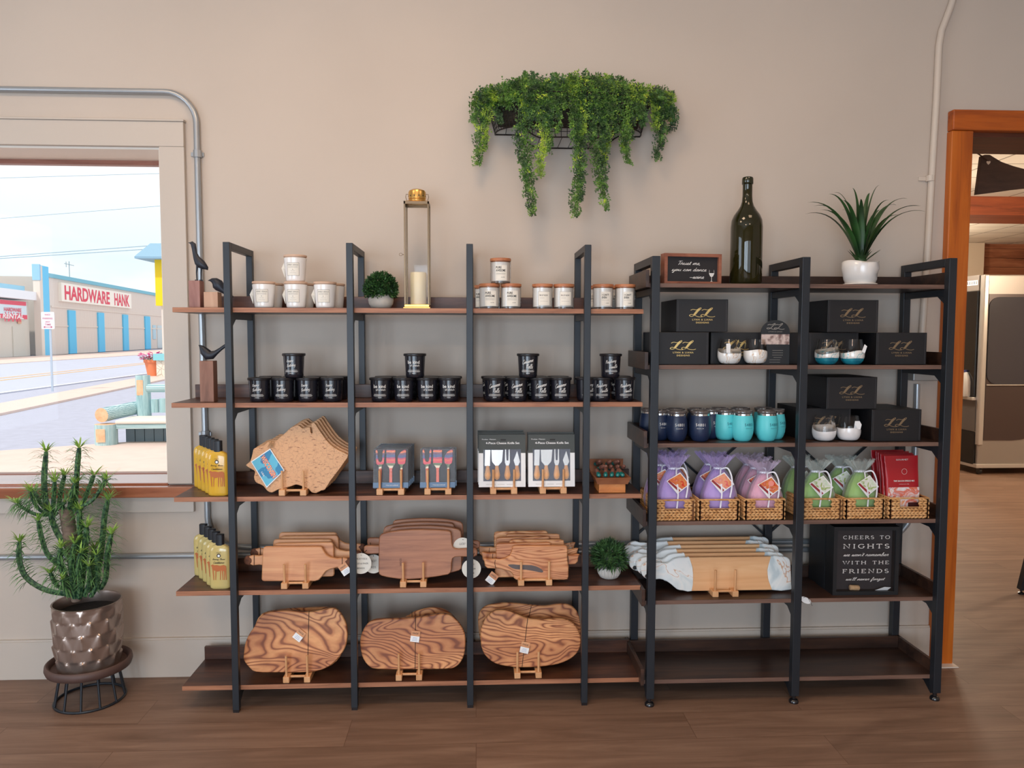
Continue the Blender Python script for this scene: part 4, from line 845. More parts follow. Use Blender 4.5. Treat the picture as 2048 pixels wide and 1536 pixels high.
# --- black tumblers-candles on the second shelf
BJ = mat('black_jar', srgb(30, 30, 38), .2, coat=.35); BJ2 = mat('black_lid', srgb(34, 32, 34), .35)
def black_candle(lab, kind, group):
    o = thing('candle', lab, 'candle', (0, 0, 0), 0, group); H = .082; rb, rt = .034, .0385
    rad = lambda z: rb+(rt-rb)*max(0, min(1, z/H))
    MB().lathe([(rb-.004, 0), (rb, .003)]+[(rad(H*i/6), H*i/6) for i in range(1, 7)], 40).build('candle_jar', BJ, o, smooth=50)
    MB().lathe([(rt+.003, H-.002), (rt+.004, H), (rt+.004, H+.006), (rt+.002, H+.0075), (.001, H+.0075)], 40).build('lid', BJ2, o, smooth=40)
    m = MB(); K = dict(out=.0007, sub=False)
    if kind == 'hb': wrap(m, script('Happy', .026, .013, th=.15, rise=.18), rad, -.004, .061, **K); wrap(m, script('Birthday', .034, .016, th=.15, rise=.12), rad, 0, .046, **K)
    elif kind == 'bk': wrap(m, block_text('be kind', .046, .0125, bold=.012), rad, 0, .058, **K); wrap(m, block_text('of a bitch', .036, .0075, bold=.01), rad, .004, .0455, **K)
    elif kind == 'cr': wrap(m, script('Cinnamon', .042, .019, th=.18, rise=.16), rad, 0, .059, **K); wrap(m, script('Rolls', .026, .018, th=.18), rad, .006, .043, **K)
    else: wrap(m, script('Raspberry', .042, .020, th=.18, rise=.14), rad, -.002, .059, **K); wrap(m, script('Vanilla', .032, .018, th=.18, rise=.1), rad, .008, .042, **K)
    wrap(m, rect2(.044, .0011), rad, 0, .028, out=.0007); wrap(m, rect2(.050, .0011), rad, 0, .0245, out=.0007); wrap(m, rect2(.046, .0008), rad, 0, .0215, out=.0007); wrap(m, rect2(.014, .0011), rad, 0, .0165, out=.0007)
    m.build('label_print', WINK, o); return o
yk = 2.88; POS = ['leftmost in the bottom row', 'second from left in the bottom row', 'third from left in the bottom row', 'rightmost in the bottom row']
def row(kind, txt, pxs, top, hidden):
    g = 'black %s candles' % txt; p = None
    for i, px in enumerate(pxs):
        lab = 'black lidded candle reading %s, %s' % (txt, POS[i] if len(pxs) == 4 else ('lower left' if i == 0 else 'lower right'))
        loc = (lx(px, yk, T2+.04), yk, T2)
        if p is None: p = black_candle(lab, kind, g); p.location = loc
        else: dup(p, loc, R(rng.uniform(-6, 6)), lab)
    dup(p, (lx(top, yk, T2+.13), yk, T2+.0898), R(-4), 'black lidded candle reading %s, stacked on top of its row' % txt)
    for px, w in hidden: dup(p, (lx(px, yk+.093, T2+.04), yk+.093, T2), R(-40), 'black lidded candle in the rear row of %s candles%s' % (txt, w))
row('hb', 'Happy Birthday', (519, 567.5, 616, 664.5), 588, ((541, ', at its left'), (588, ', second from left'), (634, ', third from left'), (677, ', peeking out at right')))
row('bk', 'be kind', (761.5, 808, 855, 899), 830, ((772, ', at its left'), (816, ', second from left'), (861, ', third from left'), (902, ', at its right')))
row('cr', 'Cinnamon Rolls', (989, 1035, 1081, 1121), 1056, ((984, ', at its left'), (1028, ', second from left'), (1072, ', third from left'), (1116, ', at its right')))
row('rv', 'Raspberry', (1201.5, 1249), 1221, ((1240, ''),))
bb = [o for o in COL.objects if o.name.startswith('candle') and o.get('group') == 'black Raspberry candles'][0]
dup(bb, (lx(1172, yk+.012, T2+.04), yk+.012, T2), R(8), 'black Raspberry candle cut off behind the fourth black post')
# --- lotion bottles
def bottle(lab, liquid, group):
    o = thing('lotion_bottle', lab, 'bottle', (0, 0, 0), 0, group); w, d = .075, .036; H = .150
    prof = [(.9, .9, 0), (.98, .97, .003), (1, 1, .010), (1, 1, H-.016), (.985, .98, H-.008), (.93, .93, H), (.82, .84, H+.006), (.66, .72, H+.010), (.5, .62, H+.013), (.36, .6, H+.015)]
    MB().rings([rr_ring(w*a, d*b, z, 36, 3.4) for a, b, z in prof]).build('bottle_body', liquid, o, smooth=60)
    MB().rings([rr_ring(.030, .024, z, 24, 3) for z in (H+.012, H+.052)]+[rr_ring(.027, .021, H+.053, 24, 3)]).build('cap', mat('black_cap', srgb(26, 28, 34), .4), o, smooth=50)
    pm = MB(); yy = -d/2-.0006; pm.k = 0
    put(pm, disc2(.0075, 20), 0, .126, yy, mi=0); put(pm, disc2(.0045, 16), 0, .1255, yy-.0003, mi=1); put(pm, block_text('CRAZY', .018, .0035), 0, .137, yy, mi=0)
    put(pm, script('Honey Buck', .046, .0095, th=.22), 0, .112, yy, mi=0); put(pm, script('Conditioner', .040, .0085, th=.22), 0, .1005, yy, mi=0)
    pm.build('label_print', [INK, PWHITE], o)
    dm = MB(); dy = yy-.0002                     # deer drawn on the label
    body = [(-.026, .083), (-.020, .090), (-.008, .091), (.004, .088), (.018, .091), (.026, .086), (.027, .074), (.020, .066), (.010, .070), (-.006, .066), (-.016, .070), (-.024, .072)]
    put(dm, poly2(body), 0, 0, dy)
    for x0, x1 in ((-.022, -.020), (-.011, -.013), (.006, .004), (.012, .014), (.021, .019), (.0245, .026)): put(dm, poly2([(x0-.0022, .074), (x0+.0022, .074), (x1+.0011, .034), (x1-.0011, .034)]), 0, 0, dy)
    put(dm, poly2([(-.030, .089), (-.022, .094), (-.017, .088), (-.022, .081)]), 0, 0, dy)
    dm.build('deer_picture', mat('deer_brown', srgb(186, 104, 52), .6), o)
    return o
def liquid(name, c): 
    m, t, b = newm(name); b.inputs[0].default_value = c; b.inputs['Roughness'].default_value = .12; b.inputs['Transmission Weight'].default_value = .35; b.inputs['Coat Weight'].default_value = .4; return m
LQ1 = liquid('yellow_lotion', srgb(255, 204, 70)); LQ2 = liquid('pale_lotion', srgb(236, 214, 140))
for liq, z, seq, nm, shelf in ((LQ1, T3, ((434, 2.862), (427, 2.902), (419, 2.942), (411.5, 2.982), (405, 3.022)), 'golden yellow', 'third'), (LQ2, T4, ((438, 2.862), (430, 2.902), (422, 2.942), (414, 2.982), (405, 3.022)), 'pale honey', 'fourth')):
    p = None; W_ = ['at the front of its row', 'second from the front', 'third from the front', 'fourth from the front', 'at the back of its row']
    for (px, y), wd_ in zip(seq, W_):
        lab = '%s lotion bottle on the %s shelf, %s' % (nm, shelf, wd_); loc = (lx(px, y-.018, z+.08), y, z)
        if p is None: p = bottle(lab, liq, '%s lotion bottles on the %s shelf' % (nm, shelf)); p.location = loc
        else: dup(p, loc, R(rng.uniform(-3, 3)), lab)
# --- peg stands for boards
def stand(lab, pl, pr, z, y0, depth=.15, peg=.07, n=1, first=[None]):
    xa, xb = lx(pl, y0, z+.01), lx(pr, y0, z+.01); sp_ = xb-xa
    o = thing('peg_stand', lab, 'stand', ((xa+xb)/2, y0, z), 0, 'wooden peg stands')
    for s in (-1, 1):
        f = MB().box(s*sp_/2-.0115, s*sp_/2+.0115, 0, depth, 0, .022).build('foot', BEECH, o, bevel=.0015)
        MB().tube([(s*sp_/2, .010, .020), (s*sp_/2, .006, .022+peg)], .0045, 12).build('front_peg', BEECH, o, smooth=40)
        MB().tube([(s*sp_/2, depth-.012, .020), (s*sp_/2, depth+.002, .022+peg)], .0045, 12).build('back_peg', BEECH, o, smooth=40)
    MB().tube([(-sp_/2, .022, .016), (sp_/2, .022, .016)], .0048, 12).build('dowel', BEECH, o, smooth=40)
    return o
y0 = 2.832
stand('wooden peg stand holding the Wisconsin-shaped boards', 563.5, 606, T3, y0)
stand('wooden peg stand holding the left, deeper stack of colourful utensil boxes', 759, 802, T3, y0)
stand('wooden peg stand holding the right, thin pair of colourful utensil boxes', 855, 896.5, T3, y0)
stand('wooden peg stand holding the left stack of cheese knife boxes', 986.5, 1028.5, T3, y0)
stand('wooden peg stand holding the right stack of cheese knife boxes', 1086, 1127.5, T3, y0)
stand('wooden peg stand under the light cherry paddle boards', 568, 610.5, T4, y0)
stand('wooden peg stand under the dark walnut paddle boards', 806, 846.5, T4, y0)
stand('wooden peg stand under the stack of orange olive wood paddle boards', 1042.5, 1098.5, T4, y0)
stand('wooden peg stand on the bottom shelf under the leftmost live-edge boards', 572, 614, T5, y0, peg=.08)
stand('wooden peg stand on the bottom shelf under the middle live-edge boards', 797.5, 838, T5, y0, peg=.08)
stand('wooden peg stand on the bottom shelf under the rightmost live-edge boards', 1035, 1077.5, T5, y0, peg=.08)
# --- boards: outline traced on the plane of the front board, given thickness, leaning back
LEAN = R(-6)
def outline(crop, sc, pts, y):           # photo outline -> x,z list
    return [S(crop[0]+p[0]/sc, crop[1]+p[1]/sc, y) for p in pts]
def board(name, lab, cat, O, y, mt, th=.016, group=None, sm=3, lean=LEAN, bev=.003, dx=0, dz=0, flip=False):
    x0 = min(p[0] for p in O); x1 = max(p[0] for p in O); z0 = min(p[1] for p in O); cx = (x0+x1)/2
    P = [(((cx-p[0]) if flip else (p[0]-cx)), (p[1]-z0)/cos(lean)) for p in O]
    if sm: P = smooth_poly(P, sm)
    o = thing(name, lab, cat, (cx+dx, y, z0+dz), 0, group, rx=lean)
    MB().prism(P, 0, th, bev=bev).build('board', mt, o, smooth=30); return o
def price_tag(o, x, z, ang, two=True, y=-.002):
    c, s = cos(ang), sin(ang)
    M = Matrix.Translation((x, y, z)) @ Matrix.Rotation(-ang, 4, 'Y')
    t_ = MB().box(-.017, .017, -.0016, 0, -.022, .020, M).build('wooden_tag', ACAC, o)
    MB().box(-.017, .017, -.0028, -.0018, -.022, .000, M).build('paper_label', PWHITE, t_)
    m = MB(); 
    for q in range(3): m.box(-.010+.001*q, .010-.001*q, -.0031, -.0029, -.0155+.005*q-.001, -.0155+.005*q, M)
    V, F = block_text('MADE', .022, .006); m2 = MB().add([(v[0], -.0019, .010+v[1]) for v in V], F, M); m2.build('burnt_print', INK, t_)
    m.build('label_print', mat('blue_print', srgb(120, 150, 200), .6), t_)
def cord(o, pts, r=.0011): MB().tube(pts, r, 6).build('cord', STRING, o)
# Wisconsin-shaped boards
WP = [(700,600),(745,560),(768,470),(780,425),(830,405),(900,380),(935,345),(1010,345),(1060,300),(1110,262),(1170,203),(1210,182),(1260,172),(1300,205),(1340,200),(1385,196),(1392,245),(1408,262),(1416,235),(1400,180),(1402,152),(1432,146),(1470,200),(1520,270),(1600,370),(1700,440),(1805,490),(1770,560),(1700,660),(1620,765),(1560,858),(1520,868),(1470,895),(1420,888),(1390,858),(1360,840),(1310,822),(1250,805),(1200,822),(1130,842),(1050,860),(990,890),(940,872),(900,825),(860,802),(812,780),(790,725),(802,670),(760,640)]
yw = 2.862; O = outline((360, 820), 5.389, WP, yw)
ENG, t, b = newm('engraved_bamboo'); N = t.nodes.new; L = t.links.new
tc = N('ShaderNodeTexCoord'); mp = N('ShaderNodeMapping'); mp.inputs['Rotation'].default_value = (0, R(45), 0); mp.inputs['Scale'].default_value = (60, 60, 170); L(tc.outputs['Object'], mp.inputs[0])
n1 = N('ShaderNodeTexNoise'); n1.inputs['Scale'].default_value = 1; n1.inputs['Detail'].default_value = 3; L(mp.outputs[0], n1.inputs[0]); r1 = N('ShaderNodeValToRGB'); r1.color_ramp.elements[0].position = .60; r1.color_ramp.elements[1].position = .66; r1.color_ramp.elements[0].color = srgb(216, 164, 118); r1.color_ramp.elements[1].color = srgb(150, 98, 62); L(n1.outputs[0], r1.inputs[0])
vo = N('ShaderNodeTexVoronoi'); vo.feature = 'DISTANCE_TO_EDGE'; vo.inputs['Scale'].default_value = 46; vd = N('ShaderNodeVectorMath'); vd.operation = 'MULTIPLY_ADD'; vd.inputs[1].default_value = (.05, .05, .05); nv = N('ShaderNodeTexNoise'); nv.inputs['Scale'].default_value = 30; L(tc.outputs['Object'], nv.inputs[0]); L(nv.outputs[1], vd.inputs[0]); L(tc.outputs['Object'], vd.inputs[2]); L(vd.outputs[0], vo.inputs[0]); r2_ = N('ShaderNodeValToRGB'); r2_.color_ramp.elements[0].position = .02; r2_.color_ramp.elements[0].color = (.45, .42, .4, 1); r2_.color_ramp.elements[1].position = .045; L(vo.outputs[0], r2_.inputs[0])
mx = N('ShaderNodeMix'); mx.data_type = 'RGBA'; mx.blend_type = 'MULTIPLY'; mx.inputs[0].default_value = .35; L(r1.outputs[0], mx.inputs[6]); L(r2_.outputs[0], mx.inputs[7]); L(mx.outputs[2], b.inputs[0]); b.inputs['Roughness'].default_value = .5
W5 = ['front', 'second from the front', 'third from the front', 'fourth from the front', 'rearmost']
for i in range(5):
    lab = 'Wisconsin-shaped wooden serving board, %s of the leaning stack%s' % (W5[i], ', with a souvenir card' if i == 0 else '')
    if i == 0:
        o = board('serving_board', lab, 'board', O, yw, ENG, .014, 'Wisconsin-shaped boards', sm=2, bev=.0015); wb = o
    else: board('serving_board', lab, 'board', O, yw+.021*i, ENG if i == 1 else BAMB, .014, 'Wisconsin-shaped boards', sm=2, bev=.0015, dx=.021*i*.14+.002*i, dz=0.004*i)
cx = wb.location.x; z0 = wb.location.z
C4 = [S(360+a/5.389, 820+b_/5.389, yw-.003) for a, b_ in ((755, 560), (960, 420), (1122, 655), (935, 840))]
C4 = [(p[0]-cx, p[1]-z0) for p in C4]
cd_ = MB().prism(C4, -.006, -.004).build('souvenir_card', PWHITE, wb)
ce = (sum(p[0] for p in C4)/4, sum(p[1] for p in C4)/4); I4 = [(ce[0]+(p[0]-ce[0])*.93, ce[1]+(p[1]-ce[1])*.93) for p in C4]
CB, t, b = newm('card_blue'); tc = t.nodes.new('ShaderNodeTexCoord'); wv = t.nodes.new('ShaderNodeTexNoise'); wv.inputs['Scale'].default_value = 22; wv.inputs['Detail'].default_value = 1; t.links.new(tc.outputs['Object'], wv.inputs[0]); rp = t.nodes.new('ShaderNodeValToRGB'); rp.color_ramp.interpolation = 'CONSTANT'; rp.color_ramp.elements[0].color = srgb(40, 130, 178); rp.color_ramp.elements[1].position = .5; rp.color_ramp.elements[1].color = srgb(92, 184, 214); t.links.new(wv.outputs[0], rp.inputs[0]); t.links.new(rp.outputs[0], b.inputs[0])
MB().prism(I4, -.0068, -.0062).build('card_picture', CB, cd_)
an_ = -math.atan2(C4[0][1]-C4[3][1], C4[3][0]-C4[0][0])
m = MB(); put(m, block_text('WISCONSIN', .094, .021, bold=.05), ce[0]+.002, ce[1]+.002, -.0072, an_); m.build('card_lettering_edge', mat('card_red', srgb(206, 62, 86), .5), cd_)
m = MB(); put(m, block_text('WISCONSIN', .090, .017, bold=.01), ce[0]+.002, ce[1]+.002, -.0076, an_); m.build('card_lettering', mat('card_orange', srgb(252, 196, 140), .5), cd_)
m = MB(); put(m, block_text('USA', .020, .006, bold=.02), ce[0]-.018, ce[1]-.026, -.0074, an_); m.build('card_small_lettering', PWHITE, cd_)
m = MB()
for i in range(9):
    a = rng.random()*6.28; p = (C4[1][0]-.006+.012*rng.random(), C4[1][1]+.004+.010*rng.random()); m.tube([(p[0], -.004-.002*rng.random(), p[1]), (p[0]+.016*cos(a), -.007, p[1]+.010*sin(a)+.006), (p[0]+.006*cos(a+1), -.004, p[1]+.012)], .0009, 5)
m.build('raffia_bow', mat('raffia', srgb(186, 148, 108), .8), wb)
# utensil boxes with bright striped servers
STRP, t, b = newm('striped_laminate'); N = t.nodes.new; L = t.links.new; tc = N('ShaderNodeTexCoord'); sp_ = N('ShaderNodeSeparateXYZ'); L(tc.outputs['Object'], sp_.inputs[0]); nn = N('ShaderNodeTexNoise'); nn.inputs['Scale'].default_value = 16; L(tc.outputs['Object'], nn.inputs[0])
ma = N('ShaderNodeMath'); ma.operation = 'MULTIPLY_ADD'; ma.inputs[1].default_value = .03; L(nn.outputs[0], ma.inputs[0]); L(sp_.outputs['Z'], ma.inputs[2]); mb_ = N('ShaderNodeMapRange'); mb_.inputs[1].default_value = .082; mb_.inputs[2].default_value = .165; L(ma.outputs[0], mb_.inputs[0])
rp = N('ShaderNodeValToRGB'); rp.color_ramp.interpolation = 'CONSTANT'; e = rp.color_ramp.elements; e[0].position = 0; e[0].color = srgb(226, 96, 60); e[1].position = .1; e[1].color = srgb(236, 220, 190)
for p_, c_ in ((.18, (96, 112, 62)), (.3, (220, 44, 62)), (.42, (226, 84, 60)), (.52, (196, 36, 78)), (.60, (72, 76, 128)), (.74, (112, 60, 92)), (.84, (232, 120, 66)), (.93, (206, 60, 84))): k = e.new(p_); k.color = srgb(*c_)
L(mb_.outputs[0], rp.inputs[0]); L(rp.outputs[0], b.inputs[0]); b.inputs['Roughness'].default_value = .35
SLATE = mat('slate_card', srgb(76, 78, 84), .6)
def utensil_box(lab):
    W_, H_, Dp = .130, .150, .016; o = thing('utensil_box', lab, 'box', (0, 0, 0), 0, 'boxed striped serving utensils', rx=LEAN)
    MB().box(-W_/2, W_/2, .006, Dp, 0, H_).build('backing_card', SLATE, o, bevel=.001)
    MB().box(-W_/2, W_/2, 0, .006, .004, H_).build('clear_cover', seethru('clear_plastic', srgb(210, 216, 222), .10, .06), o)
    x = -.040
    fork = [(x-.004, .012), (x+.004, .012), (x+.006, .085), (x+.014, .094), (x+.017, .140), (x+.014, .146), (x+.009, .138), (x+.007, .104), (x-.006, .104), (x-.009, .138), (x-.013, .146), (x-.017, .140), (x-.014, .094), (x-.005, .085)]
    MB().prism(smooth_poly(fork, 2), .001, .005, bev=.0008).build('serving_fork', STRP, o)
    x = .0; sp2 = [(x-.006, .014), (x+.006, .014), (x+.005, .070), (x+.008, .082), (x+.017, .092), (x+.017, .145), (x-.017, .145), (x-.017, .092), (x-.008, .082), (x-.005, .070)]
    MB().prism(sp2, .001, .005, bev=.0008).build('spatula', STRP, o)
    x = .040; kn = [(x-.004, .014), (x+.004, .014), (x+.004, .082), (x+.012, .092), (x+.016, .110), (x+.017, .144), (x+.004, .143), (x-.010, .130), (x-.015, .112), (x-.012, .092), (x-.004, .082)]
    MB().prism(smooth_poly(kn, 2), .001, .005, bev=.0008).build('server', STRP, o)
    MB().box(-W_/2-.001, W_/2+.001, -.0008, .0004, .004, .024).build('paper_band', mat('blue_band', srgb(58, 92, 130), .3), o)
    m = MB(); put(m, block_text('Handcrafted', .045, .004), .005, .014, -.0012); m.build('band_lettering', PWHITE, o)
    return o
yu = 2.858; ub = None
for px, n, nm in ((781, 5, 'left stack'), (875, 2, 'right pair')):
    for i in range(n):
        lab = 'dark box of striped wooden servers, %s of the %s' % ((W5[i] if not (n == 2 and i) else 'rear one'), nm); y = yu+.021*i
        loc = (lx(px+(3.2*i), y, T3+.09), y, T3+.018+.002*i)
        if ub is None: ub = utensil_box(lab); ub.location = loc
        else: dup(ub, loc, 0, lab)
# cheese knife sets
STEELK = mat('knife_steel', srgb(196, 190, 184), .22, .75); NAVY = mat('navy_card', srgb(44, 54, 84), .6); HDRG = mat('charcoal_header', srgb(70, 74, 72), .6); KWD = wood('knife_handle_wood', srgb(190, 120, 66), srgb(226, 164, 104), srgb(238, 184, 128), (20, 20, 4), .4)
def knife_box(lab):
    W_, H_, Dp = .177, .198, .020; o = thing('knife_set_box', lab, 'box', (0, 0, 0), 0, 'cheese knife set boxes', rx=LEAN)
    MB().box(-W_/2, W_/2, .007, Dp, 0, H_).build('box_back', NAVY, o)
    MB().box(-W_/2, -W_/2+.017, 0, .007, 0, .128).box(W_/2-.017, W_/2, 0, .007, 0, .128).box(-W_/2+.017, W_/2-.017, 0, .007, 0, .022).build('white_frame', PWHITE, o)
    hd = MB().box(-W_/2, W_/2, 0, .007, .142, H_).box(-W_/2, -W_/2+.017, 0, .007, .128, .142).box(W_/2-.017, W_/2, 0, .007, .128, .142).build('header_card', HDRG, o)
    m = MB(); put(m, block_text('4-Piece Cheese Knife Set', .128, .0085, bold=.015), .002, .166, -.0006); put(m, block_text('Trudeau', .024, .004, shear=.3), -.065, .180, -.0006); put(m, block_text('Maison', .024, .004), -.036, .180, -.0006); m.build('header_lettering', PWHITE, hd)
    m = MB(); put(m, block_text('fourchette   couteau   spatule', .10, .0035), -.01, .010, -.0006); m.build('caption', INKG, o)
    MB().tube([(-.006, -.0005, .178), (.014, -.0005, .178)], .0025, 8, ys=.2).build('hang_slot', INK, hd)
    for q, x in enumerate((-.055, -.020, .020, .056)):
        if q == 0: P = [(x-.011, .080), (x+.009, .080), (x+.011, .140), (x-.010, .140)]
        elif q == 1: P = [(x-.006, .080), (x+.006, .080), (x+.020, .096), (x+.024, .140), (x-.021, .140), (x-.019, .096)]
        elif q == 2: P = [(x-.005, .080), (x+.005, .080), (x+.010, .092), (x+.009, .142), (x+.005, .142), (x+.003, .100), (x-.003, .100), (x-.005, .142), (x-.009, .142), (x-.010, .092)]
        else: P = [(x-.006, .080), (x+.005, .080), (x+.012, .095), (x+.001, .136), (x-.013, .100)]
        MB().prism(P, .002, .004, bev=.0004).build('blade', STEELK, o)
        h = MB().tube([(x, .004, .082), (x, .004, .076), (x, .004, .060), (x, .004, .044), (x, .004, .032), (x, .004, .027)], [.005, .0065, .0095, .0125, .0095, .003], 14, ys=.4).build('handle', KWD, o, smooth=60)
    MB().box(-W_/2+.017, W_/2-.017, -.0002, .0002, .022, .142).build('clear_window', seethru('clear_plastic', srgb(210, 216, 222), .10, .06), o)
    return o
yq = 2.858; kb = None
for px, n, nm, dz in ((1004.5, 3, 'left stack', 0), (1103.5, 2, 'right stack', .0)):
    for i in range(n):
        lab = 'cheese knife set box, %s of the %s' % (['front', 'middle' if n == 3 else 'rear', 'rear'][i], nm); y = yq+.025*i; loc = (lx(px-(i*1.5), y, T3+.1), y, T3+.022+.005*i)
        if kb is None: kb = knife_box(lab); kb.location = loc
        else: dup(kb, loc, 0, lab)
# small crate of bottle stoppers
y = 2.842; x = lx(1224.5, y, T3+.02); CRT = wood('crate_wood', srgb(176, 96, 44), srgb(210, 130, 66), srgb(226, 152, 90), (6, 20, 20), .5)
cr_ = thing('wooden_crate', 'small flared wooden crate holding the teal bottle stoppers', 'crate', (x, y, T3))
MB().box(-.051, .051, 0, .12, 0, .034).build('lower_box', CRT, cr_, bevel=.002)
def flare(w0, d0, w1, d1, z0, z1, cy=.06):
    return [[(-w0, cy-d0, z0), (w0, cy-d0, z0), (w0, cy+d0, z0), (-w0, cy+d0, z0)], [(-w1, cy-d1, z1), (w1, cy-d1, z1), (w1, cy+d1, z1), (-w1, cy+d1, z1)]]
a = flare(.058, .066, .068, .076, .034, .060); b2 = flare(.052, .060, .062, .070, .038, .060)
MB().rings([a[0], a[1], b2[1], b2[0]]).build('flared_tray', wood('tray_wood', srgb(120, 68, 40), srgb(150, 92, 60), srgb(170, 110, 76), (6, 20, 20), .5), cr_)
# back rest of the tray rises at the rear
MB().add([(-.064, .125, .055), (.064, .125, .055), (.070, .150, .105), (-.070, .150, .105), (-.064, .131, .055), (.064, .131, .055), (.070, .156, .105), (-.070, .156, .105)], [(0, 1, 2, 3), (4, 7, 6, 5), (0, 4, 5, 1), (3, 2, 6, 7), (0, 3, 7, 4), (1, 5, 6, 2)]).build('back_board', _M['tray_wood'], cr_)
TEAL = mat('teal_resin', srgb(36, 122, 118), .15, coat=.6, noise=.4, nscale=60); BRN = wood('stopper_wood', srgb(88, 52, 44), srgb(118, 76, 64), srgb(150, 104, 88), (30, 30, 30), .5)
sp0 = thing('bottle_stopper', 'teal and brown wooden bottle stopper in the small crate', 'bottle stopper', (0, 0, 0), 0, 'bottle stoppers in the crate')
MB().lathe([(.004, 0), (.0075, .004), (.009, .012), (.0065, .020), (.0065, .024)], 16).build('teal_knob', TEAL, sp0, smooth=60)
MB().lathe([(.0075, .023), (.0085, .032), (.0075, .044), (.004, .050)], 16).build('wooden_body', BRN, sp0, smooth=60)
k = 0
for r_ in range(3):
    for c_ in range(5):
        loc = (x-.046+.023*c_+.006*(r_ % 2), y+.020+.034*r_, T3+.058+.013*r_)
        if r_: loc = (loc[0], loc[1]+.045, loc[2]+.002)
        if k == 0: sp0.location = loc; sp0.rotation_euler = (R(-62), 0, R(8))
        else: dup(sp0, loc, R(rng.uniform(-25, 25)), rx=R(-62 if r_ == 0 else 66))
        k += 1
# paddle boards, fourth shelf : A cherry, B walnut, C olive wood
def paddle(name, lab, O, y, mt, grp, flip=False, dx=0, dz=0, th=.016, hole=None):
    o = board(name, lab, 'board', O, y, mt, th, grp, sm=0, flip=flip, dx=dx, dz=dz); return o
PA = [(880,400),(884,372),(895,357),(915,350),(1495,350),(1520,358),(1545,400),(1575,440),(1620,465),(1690,478),(1760,470),(1800,480),(1820,520),(1800,560),(1760,578),(1690,572),(1620,588),(1570,612),(1530,665),(1495,702),(1450,715),(905,715),(885,708),(876,690)]
O = outline((360, 1030), 5.389, PA, 2.862); gA = 'light cherry paddle boards'
W6 = ['front', 'second from the front', 'third from the front', 'fourth from the front', 'fifth from the front', 'rearmost']
BARK = mat('bark_edge', srgb(104, 64, 46), .8, noise=.4, nscale=80, bump=.6)
for i in range(5):
    lab = 'light cherry wood paddle board, %s of the stack on the fourth shelf' % (W6[i] if i < 4 else 'rearmost')
    o = paddle('paddle_board', lab, O, 2.862+.0245*i, ACAC, gA, flip=(i in (1, 3)), dx=[0, -.06, .026, -.05, .036][i], dz=.007*i)
    w_ = max(p[0] for p in O)-min(p[0] for p in O); s = -1 if i in (1, 3) else 1
    MB().ball((s*(w_/2-.004), .008, .066), .019, 14, 10, (1, .6, 1.0)).build('bark_tip', BARK, o, smooth=60)
    cord(o, [(s*(w_/2-.026), -.002, .088), (s*(w_/2-.026), -.002, .046)])
    if i in (0, 2, 4): price_tag(o, s*(w_/2-.016), .046, R(35), y=-.004)
PB = [(440,420),(443,330),(452,290),(480,265),(560,243),(700,222),(850,210),(1000,207),(1200,212),(1320,220),(1375,228),(1400,250),(1408,300),(1412,390),(1425,435),(1455,455),(1500,460),(1640,452),(1720,452),(1745,470),(1750,510),(1740,548),(1700,565),(1500,560),(1450,565),(1420,585),(1410,640),(1408,720),(1395,765),(1360,790),(1200,818),(1000,842),(850,852),(700,845),(560,825),(480,805),(450,785),(441,740)]
O = outline((690, 1030), 6.606, PB, 2.862); gB = 'dark walnut paddle boards'; w_ = max(p[0] for p in O)-min(p[0] for p in O)
def round_tag(o, x, z, lines, r=.027, y=-.004):
    t_ = MB().prism(disc2(r, 28)[0], 0, .0012).build('round_tag', mat('round_tag_paper', srgb(228, 224, 214), .7), o, loc=(x, y, z))
    m = MB(); hh = r*.9/len(lines)
    for q, l in enumerate(lines): put(m, block_text(l, min(r*1.5, .0046*len(l)), hh*.52), 0, (len(lines)-1)*hh*.75-q*hh*1.5, -.0004)
    m.build('tag_lettering', INK, t_)
def wtag(o, px, py, y, r, lines):
    p = S(px, py, y); yy = y-o.location.y; zz = p[1]-o.location.z
    c, s_ = cos(LEAN), sin(LEAN); ly, lz = yy*c+zz*s_, -yy*s_+zz*c
    round_tag(o, p[0]-o.location.x, lz, lines, r=r, y=ly); s = -1 if p[0] < o.location.x else 1
    cord(o, [(s*(w_/2-.012), -.001, .097), (p[0]-o.location.x, ly-.001, lz+r*.8)])
for i in range(4):
    lab = 'dark walnut barrel-shaped paddle board, %s of the stack' % (W6[i] if i < 3 else 'rearmost'); fl = i in (1, 3)
    o = paddle('paddle_board', lab, O, 2.862+.026*i, WALN, gB, flip=fl, dx=[0, -.060, .010, -.054][i], dz=.008*i, th=.018)
    s = -1 if fl else 1; hx = w_/2-.012; zz = .058
    if i == 0: wtag(o, 942.8, 1137.5, 2.852, .036, ['LUCKY', 'BUTCHER', 'BLOCK']); m = MB(); put(m, block_text('WOOD', .028, .007), -.104, .066, -.0006, pi/2); m.build('burnt_mark', mat('burnt_brown', srgb(70, 40, 30), .7), o)
    if i == 1: wtag(o, 722, 1127, 2.865, .039, ['LUCKY KIDS', 'FOOD & FINER', 'BOARDS'])
    if i == 2: wtag(o, 925, 1094, 2.895, .036, ['LUCKY', 'KIDS'])
    if i == 3: wtag(o, 747, 1128, 2.925, .036, ['LUCKY', 'KIDS'])
PC = [(150,390),(175,385),(220,395),(300,395),(340,400),(400,385),(455,355),(478,300),(482,265),(500,250),(525,245),(1080,245),(1108,255),(1115,290),(1112,400),(1125,480),(1122,590),(1110,618),(1080,625),(560,627),(525,625),(500,605),(482,560),(450,530),(390,515),(340,500),(260,500),(200,498),(170,470),(165,430)]
O = outline((940, 1050), 5.689, PC, 2.862); gC = 'olive wood paddle boards'; w_ = max(p[0] for p in O)-min(p[0] for p in O)
